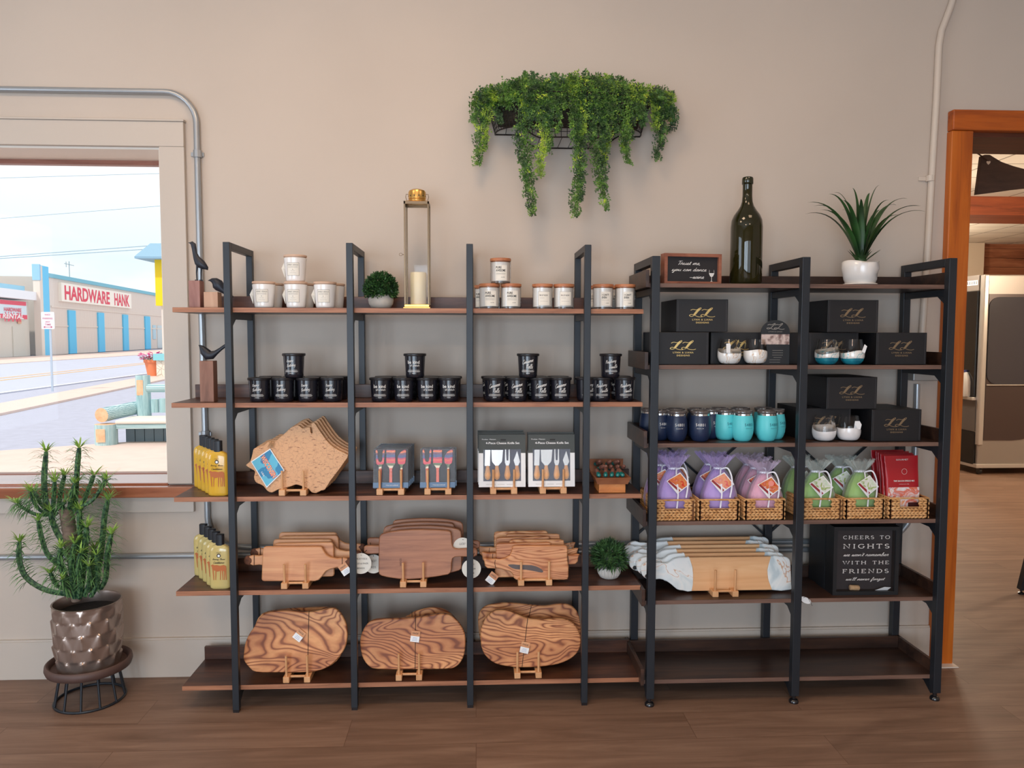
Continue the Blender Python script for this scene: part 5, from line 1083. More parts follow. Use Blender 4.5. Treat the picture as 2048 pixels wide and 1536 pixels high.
for i in range(6):
    lab = 'orange olive wood paddle board, %s of the stack%s' % (W6[i], ', with a dark streak' if i == 0 else ''); fl = i in (1, 3, 5)
    o = paddle('paddle_board', lab, O, 2.862+.0205*i, OLIVE2, gC, flip=fl, dx=[0, .045, -.008, .046, -.02, .040][i], dz=.006*i, th=.014)
    s = 1 if fl else -1
    if i == 0:
        P = [((430-640)/5.689, 455), ((490-640)/5.689, 450), ((560-640)/5.689, 458), ((700-640)/5.689, 462), ((790-640)/5.689, 490), ((840-640)/5.689, 530), ((820-640)/5.689, 545), ((740-640)/5.689, 530), ((640-640)/5.689, 512), ((520-640)/5.689, 505), ((460-640)/5.689, 482)]
        cz = S(1000, 1160, 2.862); Q = [(p[0]*2.862/CF, SZ(1050, 1050+p[1]/5.689, 2.862)-o.location.z) for p in P]
        MB().prism(smooth_poly(Q, 2), -.0005, .0).build('dark_streak', mat('heartwood_streak', srgb(84, 70, 66), .4), o)
    cord(o, [(s*(w_/2-.046), -.0015, .080), (s*(w_/2-.044), -.0025, .066), (s*(w_/2-.048), -.0015, .046), (s*(w_/2-.038), -.003, .030)], .0009)
    if i in (0, 5): price_tag(o, s*(w_/2-.034), .012+(.05 if i else 0), R(-38) if i == 0 else R(20), y=-.005)
# live-edge boards, bottom shelf
L1 = [(457,380),(465,300),(490,240),(525,190),(560,130),(620,97),(740,87),(860,97),(930,92),(990,80),(1050,70),(1085,85),(1115,120),(1145,180),(1152,260),(1135,335),(1085,405),(1010,460),(900,485),(700,487),(545,485),(492,450),(460,410)]
L1b = [(470,400),(480,300),(520,200),(570,110),(700,82),(850,70),(1000,66),(1060,80),(1110,150),(1140,260),(1120,360),(1050,440),(900,480),(600,480)]
L2 = [(1240,290),(1252,230),(1285,175),(1330,148),(1400,140),(1540,137),(1650,128),(1740,112),(1800,108),(1850,118),(1905,165),(1945,240),(1948,330),(1930,400),(1885,450),(1820,463),(1600,466),(1360,465),(1295,440),(1255,380)]
L2b = [(1270,300),(1300,220),(1400,180),(1540,130),(1610,92),(1700,68),(1770,70),(1830,92),(1890,150),(1935,240),(1940,360),(1880,440),(1700,460),(1400,460),(1300,420)]
L3 = [(285,420),(300,350),(340,275),(395,225),(450,207),(540,212),(620,240),(700,275),(780,290),(900,292),(1000,284),(1080,290),(1150,325),(1200,390),(1222,480),(1200,570),(1130,640),(1010,690),(850,714),(700,722),(560,715),(420,685),(330,615),(292,530)]
L3b = [(262,320),(275,230),(330,175),(420,150),(530,140),(650,148),(780,162),(900,168),(1000,152),(1080,150),(1140,170),(1190,220),(1215,300),(1222,420),(1200,540),(1100,630),(900,690),(600,690),(380,640),(290,500)]
for q, (fr_, bk, crop, sc, tp, ang, nm) in enumerate(((L1, L1b, (350, 1200), 3.357, (845, 258), R(-38), 'left'), (L2, L2b, (350, 1200), 3.357, (1615, 265), R(-8), 'middle'), (L3, L3b, (900, 1180), 4.655, (705, 560), R(-14), 'right'))):
    O = outline(crop, sc, fr_, 2.868); o = board('live_edge_board', 'wavy-edged olive wood board, front of the %s pair on the bottom shelf' % nm, 'board', O, 2.868, OLIVE, .02, 'live-edge olive wood boards', sm=3)
    O2 = outline(crop, sc, bk, 2.94); o2 = board('live_edge_board', 'wavy-edged olive wood board, rear of the %s pair on the bottom shelf' % nm, 'board', O2, 2.94, OLIVE, .02, 'live-edge olive wood boards', sm=3, dz=.0)
    for oo, OO, yy, cxp in ((o, O, 2.868, [(890, 95, 485), (1612, 130, 466), (725, 283, 720)][q]), (o2, O2, 2.94, [(828, 75, 300), (1588, 95, 300), (760, 165, 400)][q])):
        a = S(crop[0]+cxp[0]/sc, crop[1]+cxp[1]/sc, yy); b_ = S(crop[0]+(cxp[0]-(55 if q == 2 else 0))/sc, crop[1]+cxp[2]/sc, yy); lo = oo.location
        h1 = (a[1]-lo.z)/cos(LEAN); h0 = (b_[1]-lo.z)/cos(LEAN)
        cord(oo, [(a[0]-lo.x, .004, h1+.001), (a[0]-lo.x, -.001, h1-.003), (b_[0]-lo.x, -.001, h0+.002), (b_[0]-lo.x, .006, h0-.001)])
    tpp = S(crop[0]+tp[0]/sc, crop[1]+tp[1]/sc, 2.868); price_tag(o, tpp[0]-o.location.x+sin(ang)*.012, (tpp[1]-o.location.z)+.010, ang, y=-.004)
# ================================================================== RIGHT SHELF GOODS
U1, U2, U3, U4, U5, U6 = ZR
# --- framed saying, turned slightly
y = 2.86; xa, xb = lx(1330, y, U1+.06), lx(1449, y, U1+.06); h = SZ(1390, 506, y)-U1; w = (xb-xa)/cos(R(7))
fs = thing('framed_sign', 'small wood-framed black sign reading Trust me, you can dance, wine', 'sign', ((xa+xb)/2, y+.02, U1), R(7))
FRW = wood('sign_frame_wood', srgb(112, 62, 46), srgb(150, 92, 70), srgb(172, 112, 88), (6, 20, 20), .5); f = .012; dd = .042
MB().box(-w/2, w/2, 0, dd, 0, f).box(-w/2, w/2, 0, dd, h-f, h).box(-w/2, -w/2+f, 0, dd, f, h-f).box(w/2-f, w/2, 0, dd, f, h-f).build('frame', FRW, fs)
pn = MB().box(-w/2+f, w/2-f, .012, .016, f, h-f).build('black_panel', mat('sign_black', srgb(34, 31, 34), .5), fs)
m = MB(); yy = .0112
put(m, script('Trust me,', .088, .017, th=.19, slant=.3), -.012, h*.70, yy); put(m, script('you can dance', .140, .021, th=.19, slant=.3), -.012, h*.47, yy); put(m, script('~wine', .058, .012, th=.2, slant=.3), .020, h*.25, yy)
m.build('sign_lettering', WINK, pn)
g = MB(); gx, gz = .079, h*.235
put(g, poly2([(gx-.0095, gz+.030), (gx-.0105, gz+.016), (gx-.006, gz+.006), (gx, gz+.003), (gx+.006, gz+.006), (gx+.0105, gz+.016), (gx+.0095, gz+.030), (gx+.0085, gz+.030), (gx+.0092, gz+.018), (gx-.0092, gz+.018), (gx-.0085, gz+.030)]), 0, 0, yy)
put(g, poly2([(gx-.001, gz+.004), (gx+.001, gz+.004), (gx+.001, gz-.012), (gx+.006, gz-.014), (gx-.006, gz-.014), (gx-.001, gz-.012)]), 0, 0, yy)
g.build('wine_glass_drawing', WINK, pn)
# --- big wine bottle
y = 2.94; x = lx(1492, y, U1+.1); Hb = SZ(1494, 354, y)-U1
BG, t, b = newm('bottle_glass'); b.inputs[0].default_value = srgb(46, 44, 18); b.inputs['Roughness'].default_value = .04; b.inputs['Transmission Weight'].default_value = .45; b.inputs['IOR'].default_value = 1.35; b.inputs['Coat Weight'].default_value = .6
wb_ = thing('wine_bottle', 'oversized empty dark green wine bottle on top of the right shelf', 'bottle', (x, y, U1)); r = .0605
pr = [(.001, .006), (.045, .0), (.056, .004), (r, .014), (r, .225), (.058, .25), (.050, .270), (.037, .288), (.026, .305), (.0205, .322), (.0185, .345), (.018, Hb-.028), (.0195, Hb-.024), (.0195, Hb-.006), (.018, Hb-.002), (.014, Hb)]
MB().lathe(pr, 48).build('bottle_body', BG, wb_, smooth=60)
MB().lathe([(.0185, Hb-.03), (.0215, Hb-.027), (.0215, Hb-.007), (.019, Hb-.002)], 32).build('bottle_rim', mat('bottle_rim_glass', srgb(34, 36, 16), .08, coat=.5), wb_, smooth=50)
# --- white pot with long-leaved plant
y = 2.93; x = lx(1720, y, U1+.03)
dp = thing('potted_plant', 'long-leaved green artificial plant in a wavy white ceramic pot', 'plant', (x, y, U1))
MB().lathe([(.03, 0), (.058, .002), (.064, .007), (.062, .010), (.05, .006)], 40).build('saucer', WHITE, dp, smooth=60)
prof = [(.044, .006), (.050, .010), (.058, .026), (.063, .045), (.066, .068), (.0665, .088), (.063, .094), (.058, .088), (.05, .07)]
rs = []
for k, (rr_, zz) in enumerate(prof):
    rs.append([((rr_+.0022*sin(3*a+zz*150)*(1 if k < 6 else .4)+.0042*sin(zz*300+1.5*sin(2*a)))*cos(a), (rr_+.0022*sin(3*a+zz*150)+.0042*sin(zz*300+1.5*sin(2*a)))*sin(a), zz+(.005*sin(2*a+1)*(zz/.09)**2)) for a in [2*pi*j/48 for j in range(48)]])
MB().rings(rs).build('pot', WHITE, dp, smooth=70)
LF = leafmat('dracaena_leaf', srgb(24, 52, 26), srgb(48, 88, 40), sc=10, rough=.42)
MB().lathe([(.022, .06), (.021, .10), (.014, .13)], 12).build('stem', LF, dp, smooth=60)
def tip(px, py, yy): p = S(px, py, yy); return (p[0]-x, yy-y, p[1]-U1)
TP = [(1610, 428, 2.98, .35), (1615, 405, 2.88, .5), (1627, 412, 3.0, .5), (1657, 388, 2.9, .8), (1668, 385, 2.99, .8), (1704, 376, 2.97, 1.1), (1740, 386, 2.98, 1.1), (1759, 370, 2.92, 1.15), (1778, 400, 2.85, .75), (1815, 397, 2.97, .75), (1838, 412, 2.9, .6), (1842, 412, 2.98, .6), (1851, 423, 2.93, .38), (1793, 410, 3.02, .7), (1685, 400, 2.84, .9), (1722, 398, 2.84, 1.0), (1640, 420, 2.84, .6), (1712, 405, 3.03, 1.0), (1765, 420, 3.03, .9), (1800, 430, 2.83, .6), (1684, 420, 3.02, .8)]
for px, py, yy, st_ in TP:
    T_ = Vector(tip(px, py, yy)); b0 = Vector((T_.x*.05, T_.y*.1, .10)); 
    mid = Vector((T_.x*.42, T_.y*.42, .10+(T_.z-.10)*1.0+.045*(1-st_)))
    MB().blade(b0, mid, T_, .025, 12, .18).build('leaf', LF, dp, smooth=180)
for a, l in ((200, .06), (165, .05), (330, .07), (20, .06), (350, .075), (250, .05), (290, .05), (100, .06)):
    d = Vector((cos(R(a)), sin(R(a)), 0)); MB().blade(d*.008+Vector((0, 0, .085)), d*l*.5+Vector((0, 0, .115)), d*l+Vector((0, 0, .14)), .017, 8, .2).build('leaf', LF, dp, smooth=180)
# --- black gift boxes with gold monogram
def gift_box(lab, foil, nm='black gift boxes with monogram', w=.196, h=.122, d=.24):
    o = thing('gift_box', lab, 'box', (0, 0, 0), 0, nm)
    MB().box(-w/2, w/2, 0, d, 0, h).build('box', BOXB, o, bevel=.0015)
    MB().box(-w/2+.006, -w/2+.0075, -.0004, .002, .004, h-.004).box(w/2-.0075, w/2-.006, -.0004, .002, .004, h-.004).build('lid_seam', mat('box_edge', srgb(62, 60, 64), .5), o)
    m = MB(); 
    for q in (0, 1): 
        V, F = strokes(CURS['$'][1], .055); V = fit(V, .056, .036); put(m, (V, F), -.022+.043*q, h*.60, -.0008)
        V, F = strokes([[.5, .25, .7, .6, .93, .9]], .13); put(m, ([(v[0]*.048-.034+.043*q-.022+.0, v[1]*.036-.021) for v in V], F), 0, h*.60+.0025, -.0010)
    m.build('monogram', foil, o)
    m = MB(); put(m, block_text('LYNN & LIANA', .078, .0062, spacing=1.25, bold=.025), .001, h*.375, -.0008); put(m, block_text('DESIGNS', .049, .0062, spacing=1.25, bold=.025), .001, h*.285, -.0008); m.build('box_lettering', foil, o)
    return o
y = 2.832; gb = gift_box('black gift box with bright gold monogram, stacked on top in the left bay', GOLD)
def gbl(px, yy, z): return (lx(px, yy, z+.06), yy, z)
gb.location = gbl(1404.5, y+.012, U2+.123)
dup(gb, gbl(1366, y, U2), 0, 'black gift box with bright gold monogram standing at the left end of the second tier')
dup(gb, gbl(1472, y+.05, U2), 0, 'black gift box behind the white and gold marbled glasses')
gd = gift_box('black gift box with dull monogram, stacked on top in the second tier', GOLDD); gd.location = gbl(1706, y+.012, U2+.123)
dup(gd, gbl(1803, y, U2), 0, 'black gift box with dull monogram at the right end of the second tier')
dup(gd, gbl(1667, y+.055, U2), 0, 'black gift box behind the blue ocean-look glasses')
dup(gd, gbl(1704, y+.012, U3+.123), 0, 'black gift box with dull monogram, stacked on top on the third tier')
dup(gd, gbl(1793, y, U3), R(1), 'black gift box with dull monogram at the right end of the third tier')
dup(gd, gbl(1652, y+.055, U3), 0, 'black gift box behind the plain white-based glasses')
bk = MB().box(-.05, .04, 0, .2, 0, .12).build('gift_box', BOXB, bevel=.0015, loc=gbl(1580, 2.885, U2)); tag(bk, 'plain black box behind the round-topped product card', 'box')
# --- stemless glasses with resin bases
def resin(name, cols, sc=26, dist=3):
    m, t, b = newm(name); tc = t.nodes.new('ShaderNodeTexCoord'); wv = t.nodes.new('ShaderNodeTexNoise'); wv.inputs['Scale'].default_value = sc; wv.inputs['Detail'].default_value = 3; wv.inputs['Distortion'].default_value = dist
    t.links.new(tc.outputs['Object'], wv.inputs[0]); rp = t.nodes.new('ShaderNodeValToRGB'); e = rp.color_ramp.elements; e[0].position = cols[0][0]; e[0].color = srgb(*cols[0][1]); e[1].position = cols[-1][0]; e[1].color = srgb(*cols[-1][1])
    for p_, c_ in cols[1:-1]: k = e.new(p_); k.color = srgb(*c_)
    t.links.new(wv.outputs[0], rp.inputs[0]); t.links.new(rp.outputs[0], b.inputs[0]); b.inputs['Roughness'].default_value = .12; b.inputs['Coat Weight'].default_value = .6; return m
MARB = resin('marbled_resin', [(.3, (238, 236, 232)), (.50, (240, 238, 234)), (.525, (206, 166, 124)), (.55, (236, 232, 226)), (.61, (238, 236, 232)), (.63, (188, 184, 182)), (.65, (238, 236, 232))], 20, 1.2)
OCE = resin('ocean_blue_resin', [(.3, (20, 96, 122)), (.5, (28, 132, 152)), (.7, (64, 170, 182))], 14, 1); FOAM = resin('sea_foam_resin', [(.35, (226, 222, 216)), (.52, (240, 236, 230)), (.66, (120, 180, 188))])
def glass(lab, group, base, top=None, tilt=.25, ph=0, hz=.052, rmul=1):
    o = thing('stemless_glass', lab, 'glass', (0, 0, 0), 0, group)
    P = [(.020, 0), (.029, .003), (.0385, .014), (.0430, .030), (.0432, .044), (.041, .062), (.0375, .080), (.0345, .096)]
    P = [(a*rmul, b_) for a, b_ in P]
    def rad(z):
        for (r0, z0), (r1, z1) in zip(P, P[1:]):
            if z <= z1: return r0+(r1-r0)*(z-z0)/(z1-z0)
        return P[-1][0]
    MB().lathe(P, 40, cap=False).build('glass_bowl', thinglass('drinking_glass', refl=1.4), o, smooth=70)
    n = 40
    def cup(z0f, z1f, name, mt):
        rs = []
        for i in range(9):
            ring = []
            for j in range(n):
                a = 2*pi*j/n; zt = z1f(a); zb = z0f(a); z = zb+(zt-zb)*i/8; r = (rad(z)+.0009); ring.append((r*cos(a), r*sin(a), z))
            rs.append(ring)
        MB().rings(rs).build(name, mt, o, smooth=50)
    wav = lambda a: hz+tilt*.04*sin(a+ph)+.002*sin(3*a)
    if top is None: cup(lambda a: 0.0, wav, 'resin_base', base)
    else:
        cup(lambda a: 0.0, lambda a: hz*.50+.001*sin(3*a), 'blue_resin_base', base); cup(lambda a: hz*.50+.001*sin(3*a)+.0002, wav, 'foam_resin', top)
    return o
yg = 2.855
def gtag(o, a=0.6, z0=.045, hh=.036):
    m = MB(); x = .018; m.prism([(x*-1-.009, z0), (x*-1+.005, z0-.002), (x*-1+.007, z0+hh*.8), (x*-1+.003, z0+hh), (x*-1-.010, z0+hh*.95)], -.047, -.0465).build('paper_tag', PWHITE, o)
g1 = glass('stemless glass with white and gold marbled base and a hanging tag, left of its pair', 'marbled base glasses', MARB, tilt=.28, ph=.0); g1.location = (lx(1458.5, yg, U2+.03), yg, U2); gtag(g1)
g2 = glass('stemless glass with white and gold marbled base, right of its pair', 'marbled base glasses', MARB, tilt=-.1, ph=.3); g2.location = (lx(1510.5, yg, U2+.03), yg, U2)
g3 = glass('stemless glass with blue ocean and foam base, left of its pair', 'ocean base glasses', OCE, FOAM, .3, .6); g3.location = (lx(1653.5, yg, U2+.03), yg, U2)
g4 = glass('stemless glass with blue ocean and foam base and a paper tag, right of its pair', 'ocean base glasses', OCE, FOAM, .15, 2.4, .048); g4.location = (lx(1704.5, yg, U2+.03), yg, U2)
MB().prism([(.014, .05), (.026, .044), (.034, .070), (.024, .078)], -.044, -.0435).build('paper_tag', PWHITE, g4)
WR = mat('white_resin', srgb(232, 230, 230), .2, coat=.5)
g5 = glass('clear stemless glass with plain white base, left of its pair', 'white base glasses', WR, tilt=.3, ph=.2, hz=.050); g5.location = (lx(1648, yg, U3+.03), yg, U3)
g6 = glass('clear stemless glass with plain white base and a paper tag, right of its pair', 'white base glasses', WR, tilt=-.1, ph=.8, hz=.048); g6.location = (lx(1697, yg, U3+.03), yg, U3)
MB().prism([(.000, .052), (.026, .048), (.030, .066), (.022, .080), (.004, .080)], -.040, -.0395).build('paper_tag', PWHITE, g6)
# --- round-topped product card
y = 2.846; xa, xb = lx(1522, y, U2+.06), lx(1578, y, U2+.06); w = xb-xa; h = SZ(1550, 640, y)-U2
pc_ = thing('product_card', 'black round-topped product card with a pale photo strip beside the marbled glasses', 'display card', ((xa+xb)/2, y, U2), R(-4))
P = [(-w/2, 0), (w/2, 0), (w/2, h-.045)]+[(w/2*cos(R(a)), h-.045+.045*sin(R(a))) for a in range(15, 180, 15)]+[(-w/2, h-.045)]
cb_ = MB().prism(P, 0, .005).build('card', mat('card_black', srgb(20, 20, 22), .3), pc_)
m = MB(); 
for q in (0, 1): V, F = strokes(CURS['$'][1], .09); put(m, (fit(V, .040, .024), F), -.014+.028*q, h-.024, -.0006)
put(m, block_text('LYNN & LIANA', .052, .004), 0, h-.044, -.0006)
m.build('card_lettering', INKG, cb_)
for q in range(6): m = MB(); put(m, rect2(.040 if q != 3 else .030, .0012), .010 if q < 4 else 0, .054-.009*q, -.0006); m.build('text_line', INKG, cb_)
ph_, t, b = newm('photo_strip'); tc = t.nodes.new('ShaderNodeTexCoord'); nn = t.nodes.new('ShaderNodeTexNoise'); nn.inputs['Scale'].default_value = 40; nn.inputs['Detail'].default_value = 4; t.links.new(tc.outputs['Object'], nn.inputs[0]); rp = t.nodes.new('ShaderNodeValToRGB'); rp.color_ramp.elements[0].position = .38; rp.color_ramp.elements[0].color = srgb(120, 92, 86); rp.color_ramp.elements[1].position = .55; rp.color_ramp.elements[1].color = srgb(204, 184, 176); t.links.new(nn.outputs[0], rp.inputs[0]); t.links.new(rp.outputs[0], b.inputs[0])
MB().box(-w/2+.001, w/2-.001, -.0008, 0, h-.092, h-.054).build('photo_strip', ph_, cb_)
# --- tumblers with lids
def tumbler(lab, col, ink, group):
    o = thing('tumbler', lab, 'tumbler', (0, 0, 0), 0, group)
    P = [(.022, 0), (.027, .002), (.034, .012), (.0395, .030), (.0415, .050), (.0405, .070), (.0375, .090), (.0355, .099)]
    def rad(z):
        for (r0, z0), (r1, z1) in zip(P, P[1:]):
            if z <= z1: return r0+(r1-r0)*(z-z0)/(z1-z0)
        return P[-1][0]
    MB().lathe(P, 40).build('cup_body', col, o, smooth=70)
    MB().lathe([(.0352, .0985), (.0354, .106), (.034, .107)], 40).build('steel_rim', mat('polished_steel', srgb(210, 208, 206), .12, .95), o, smooth=40)
    MB().lathe([(.034, .105), (.0365, .107), (.0375, .112), (.036, .117), (.030, .117), (.029, .114), (.001, .114)], 40).build('clear_lid', mat('smoked_lid', srgb(92, 84, 82), .1, coat=.6), o, smooth=40)
    m = MB(); wrap(m, block_text('54801', .036, .0105, spacing=1.15), rad, .002, .066, out=.0008, sub=False); wrap(m, block_text('Spooner, WI', .026, .0042), rad, .001, .052, out=.0008, sub=False)
    m.build('print', ink, o); return o
NVY = mat('navy_coating', srgb(30, 44, 74), .38); TRQ = mat('turquoise_coating', srgb(92, 206, 214), .4)
yt = 2.862; tn = tumbler('dark navy tumbler with steel rim, front row, left of the two in the open', NVY, WINK, 'dark navy tumblers'); tt = tumbler('turquoise tumbler with steel rim, front row middle, fully visible', TRQ, mat('teal_print', srgb(30, 100, 118), .5), 'turquoise tumblers')
def tl(px, yy): return (lx(px, yy, U3+.05), yy, U3)
tn.location = tl(1353, yt); dup(tn, tl(1400, yt), R(-16), 'dark navy tumbler with steel rim, front row, right of the two in the open')
dup(tn, tl(1318, yt+.035), R(12), 'dark navy tumbler half hidden behind the left front post')
for px, q in ((1300, 'at far left behind the left front post'), (1350, 'behind the left front navy one'), (1393, 'behind the right front navy one')): dup(tn, tl(px, 2.955), R(20), 'dark navy tumbler in the rear row, '+q)
dup(tn, tl(1421, 2.935), R(20), 'dark navy tumbler in the rear row, next to the turquoise ones')
tt.location = tl(1485, yt); tt.rotation_euler.z = R(14); dup(tt, tl(1533.5, yt), R(16), 'turquoise tumbler with steel rim, front row, rightmost'); dup(tt, tl(1450, yt+.04), R(16), 'turquoise tumbler set slightly back, leftmost of the turquoise ones')
for px, q in ((1437, 'at left'), (1480, 'in the middle'), (1527, 'at right')): dup(tt, tl(px, 2.985), R(30), 'turquoise tumbler in the rear row, '+q)
dup(tt, tl(1549, 2.915), R(30), 'turquoise tumbler peeking out behind the rightmost front one')
# --- woven baskets with organza bags
BSK = wood('water_hyacinth', srgb(150, 98, 52), srgb(204, 152, 96), srgb(228, 184, 132), (30, 30, 30), .7); BSKD = mat('basket_core', srgb(112, 70, 38), .8)
def basket(lab):
    o = thing('woven_basket', lab, 'basket', (0, 0, 0), 0, 'woven baskets'); W_, D_, H_ = .150, .235, .078; hw, hd = W_/2, D_/2
    a, c = .040, .034        # hand hole half width and height
    m = MB().box(-hw, hw, -hd, hd, 0, .005).box(-hw, -hw+.005, -hd, hd, 0, H_).box(hw-.005, hw, -hd, hd, 0, H_).box(-hw, hw, hd-.005, hd, 0, H_)
    m.box(-hw, -a, -hd, -hd+.005, 0, H_).box(a, hw, -hd, -hd+.005, 0, H_).box(-a, a, -hd, -hd+.005, 0, H_-c)
    m.build('basket_core', BSKD, o)
    s = MB()
    def strand(p, q, r): 
        p, q = Vector(p), Vector(q); s.tube([p, p.lerp(q, .2), p.lerp(q, .5), p.lerp(q, .8), q], [r*.35, r*.85, r, r*.85, r*.35], 6)
    for row in range(4):
        z = .011+row*.0185; n = 9
        for i in range(n):
            x = -hw+.008+(W_-.016)*(i+.5)/n
            for up in (0, 1):
                if -a-.004 < x < a+.004 and z+.006 > H_-c: continue
                zz = z+.0045*(1 if up else -1); k = .0075*(1 if up else -1); strand((x-.010, -hd-.0015, zz+k*.6), (x+.008, -hd-.0035, zz-k*.4), .0048)
        n = 14
        for sgn in (-1, 1):
            for i in range(n):
                yy = -hd+D_*(i+.5)/n
                for up in (0, 1): zz = z+.0045*(1 if up else -1); k = .0075*(1 if up else -1); strand((sgn*(hw+.0015), yy-.010, zz+k*.6), (sgn*(hw+.0035), yy+.008, zz-k*.4), .0048)
    s.build('woven_strands', BSK, o, smooth=180)
    MB().tube([(-hw, -hd, H_), (hw, -hd, H_), (hw, hd, H_), (-hw, hd, H_)], .0035, 8, closed=True).tube([(-a, -hd-.001, H_), (-a, -hd-.002, H_-c), (a, -hd-.002, H_-c), (a, -hd-.001, H_)], .002, 6).build('rim', BSK, o, smooth=70)
    return o
yb_ = 2.815+.1175; BX = [1349, 1439, 1530, 1643, 1729, 1819]; BN = ['leftmost, holding lavender bags', 'second from left, holding one lavender bag', 'third from left, holding pink bags', 'fourth from left, holding lime green bags', 'fifth from left, holding lime green bags', 'rightmost, holding red packets']
bs = None; BL = []
for px, nm in zip(BX, BN):
    loc = (lx(px, 2.815, U4+.04), yb_, U4); lab = 'rectangular woven basket with hand hole, '+nm; BL.append(loc)
    if bs is None: bs = basket(lab); bs.location = loc
    else: dup(bs, loc, R(rng.uniform(-1, 1)), lab)
def organza(name, c, al): 
    m, t, b = newm(name); N = t.nodes.new; L = t.links.new; b.inputs[0].default_value = c; b.inputs['Roughness'].default_value = .35; b.inputs['Sheen Weight'].default_value = .6
    lw = N('ShaderNodeLayerWeight'); lw.inputs[0].default_value = .35; mr = N('ShaderNodeMapRange'); mr.inputs[3].default_value = al; mr.inputs[4].default_value = min(1, al+.35); L(lw.outputs['Facing'], mr.inputs[0]); L(mr.outputs[0], b.inputs['Alpha']); return m
ORGL = organza('lavender_organza', srgb(200, 176, 232), .30); ORGP = organza('pink_organza', srgb(224, 200, 226), .30); ORGG = organza('white_organza', srgb(214, 222, 214), .22)
FOOD = resin('food_photo', [(.3, (220, 60, 50)), (.45, (230, 150, 90)), (.55, (216, 90, 60)), (.7, (244, 220, 200))], 40, 1)
FOODR = resin('floral_photo', [(.3, (210, 226, 200)), (.5, (236, 236, 228)), (.6, (150, 180, 90)), (.7, (240, 230, 160))], 40, 1)
def bag(lab, pouch, org, card, group, hgt=.150, kind='pink'):
    o = thing('organza_gift_bag', lab, 'gift bag', (0, 0, 0), 0, group); n = 48; hn = hgt*.76
    rs = []
    for i, (w, d, z) in enumerate([(.092, .05, 0), (.122, .070, .012), (.130, .080, .05), (.120, .076, hn*.5), (.094, .062, hn*.74), (.062, .044, hn*.91), (.036, .028, hn)]):
        rs.append([(p[0]*(1+.045*sin(1.3*k+z*60)), p[1]*(1+.07*sin(.9*k+z*50)), p[2]+.003*sin(1.7*k)) for k, p in enumerate(rr_ring(w, d, z, n, 2.6))])
    MB().rings(rs).build('inner_pouch', pouch, o, smooth=70)
    rs = []
    for w, d, z, am in [(.100, .056, -.001, 0), (.130, .078, .012, .01), (.140, .090, .05, .03), (.132, .084, hn*.5, .04), (.106, .070, hn*.74, .05), (.072, .052, hn*.91, .07), (.044, .034, hn+.003, .10), (.040, .030, hn+.008, .10), (.060, .040, hn+.020, .10), (.082, .046, hn+(hgt-hn)*.65, .16), (.112, .054, hgt, .20)]:
        rs.append([(p[0]*(1+am*sin(2.3*k)), p[1]*(1+am*1.2*cos(1.9*k+1)), p[2]+(am*.03*sin(1.7*k+2) if z > hn else 0)) for k, p in enumerate(rr_ring(w, d, z, n, 2.4))])
    m = MB().rings(rs, cap=False); m.build('organza_bag', org, o, smooth=70)
    RB_ = mat('white_ribbon', srgb(236, 236, 246), .3); yr = -.040
    def ribbon(pts, w=.0055):
        mm = MB(); P = [Vector(p) for p in pts]; Q = []
        for i in range(len(P)-1):
            a_, b_, c_, d_ = P[max(0, i-1)], P[i], P[i+1], P[min(len(P)-1, i+2)]
            for k in range(5): t_ = k/5; Q.append(.5*((2*b_)+(c_-a_)*t_+(2*a_-5*b_+4*c_-d_)*t_*t_+(3*b_-a_-3*c_+d_)*t_**3))
        Q.append(P[-1]); vs = []
        for i, q in enumerate(Q):
            d_ = (Q[min(i+1, len(Q)-1)]-Q[max(0, i-1)]); s_ = Vector((-d_.z, 0, d_.x)); s_ = s_.normalized()*w/2 if s_.length > 1e-6 else Vector((w/2, 0, 0)); vs += [q-s_, q+s_, q+s_+Vector((0, .0006, 0)), q-s_+Vector((0, .0006, 0))]
        return mm.rings([vs[i*4:i*4+4] for i in range(len(Q))]).build('ribbon', RB_, o)
    MB().rings([rr_ring(.043, .033, hn+.003, n, 2.2), rr_ring(.043, .033, hn+.010, n, 2.2)], cap=False).build('tie', RB_, o, smooth=60)
    ribbon([(.002, yr+.010, hn+.006), (.022, yr-.006, hn+.010), (.036, yr-.010, hn-.022), (.036, yr-.013, hn-.060), (.028, yr-.016, hn-.100)])
    ribbon([(0, yr+.010, hn+.006), (-.006, yr-.008, hn-.030), (-.002, yr-.014, hn-.080), (-.010, yr-.022, .035)])
    if kind != 'far':
        ct = MB().prism([(-.046, hn-.036), (.008, hn-.004), (.046, hn-.050), (-.004, hn-.086)], -.0505, -.0495).build('recipe_card', PWHITE, o)
        MB().prism([(-.038, hn-.033), (.008, hn-.009), (.041, hn-.050), (.014, hn-.068)], -.0512, -.0506).build('card_picture', card, ct)
        MB().prism([(-.042, hn-.038), (-.036, hn-.033), (.008, hn-.072), (.002, hn-.078)], -.0518, -.0513).build('card_stripe', mat('card_dark_red', srgb(150, 40, 44), .5), ct)
    return o
LAV = mat('lavender_pouch', srgb(198, 166, 228), .6, noise=.06, nscale=20); PNK = mat('pink_pouch', srgb(244, 176, 196), .6, noise=.06, nscale=20); LIM = mat('lime_pouch', srgb(136, 190, 48), .5, noise=.10, nscale=20)
yf = 2.878
b1 = bag('lavender organza gift bag with food card, front of the leftmost basket', LAV, ORGL, FOOD, 'lavender gift bags', .228); b1.location = (lx(1349, yf, U4+.08), yf, U4+.007); b1.rotation_euler = (R(-4), 0, R(4))
dup(b1, (lx(1323, 2.955, U4+.08), 2.955, U4+.007), R(-8), 'lavender organza gift bag behind, partly covered by the left front post')
dup(b1, (lx(1348, 3.012, U4+.08), 3.012, U4+.007), R(10), 'lavender organza gift bag at the back of the leftmost basket')
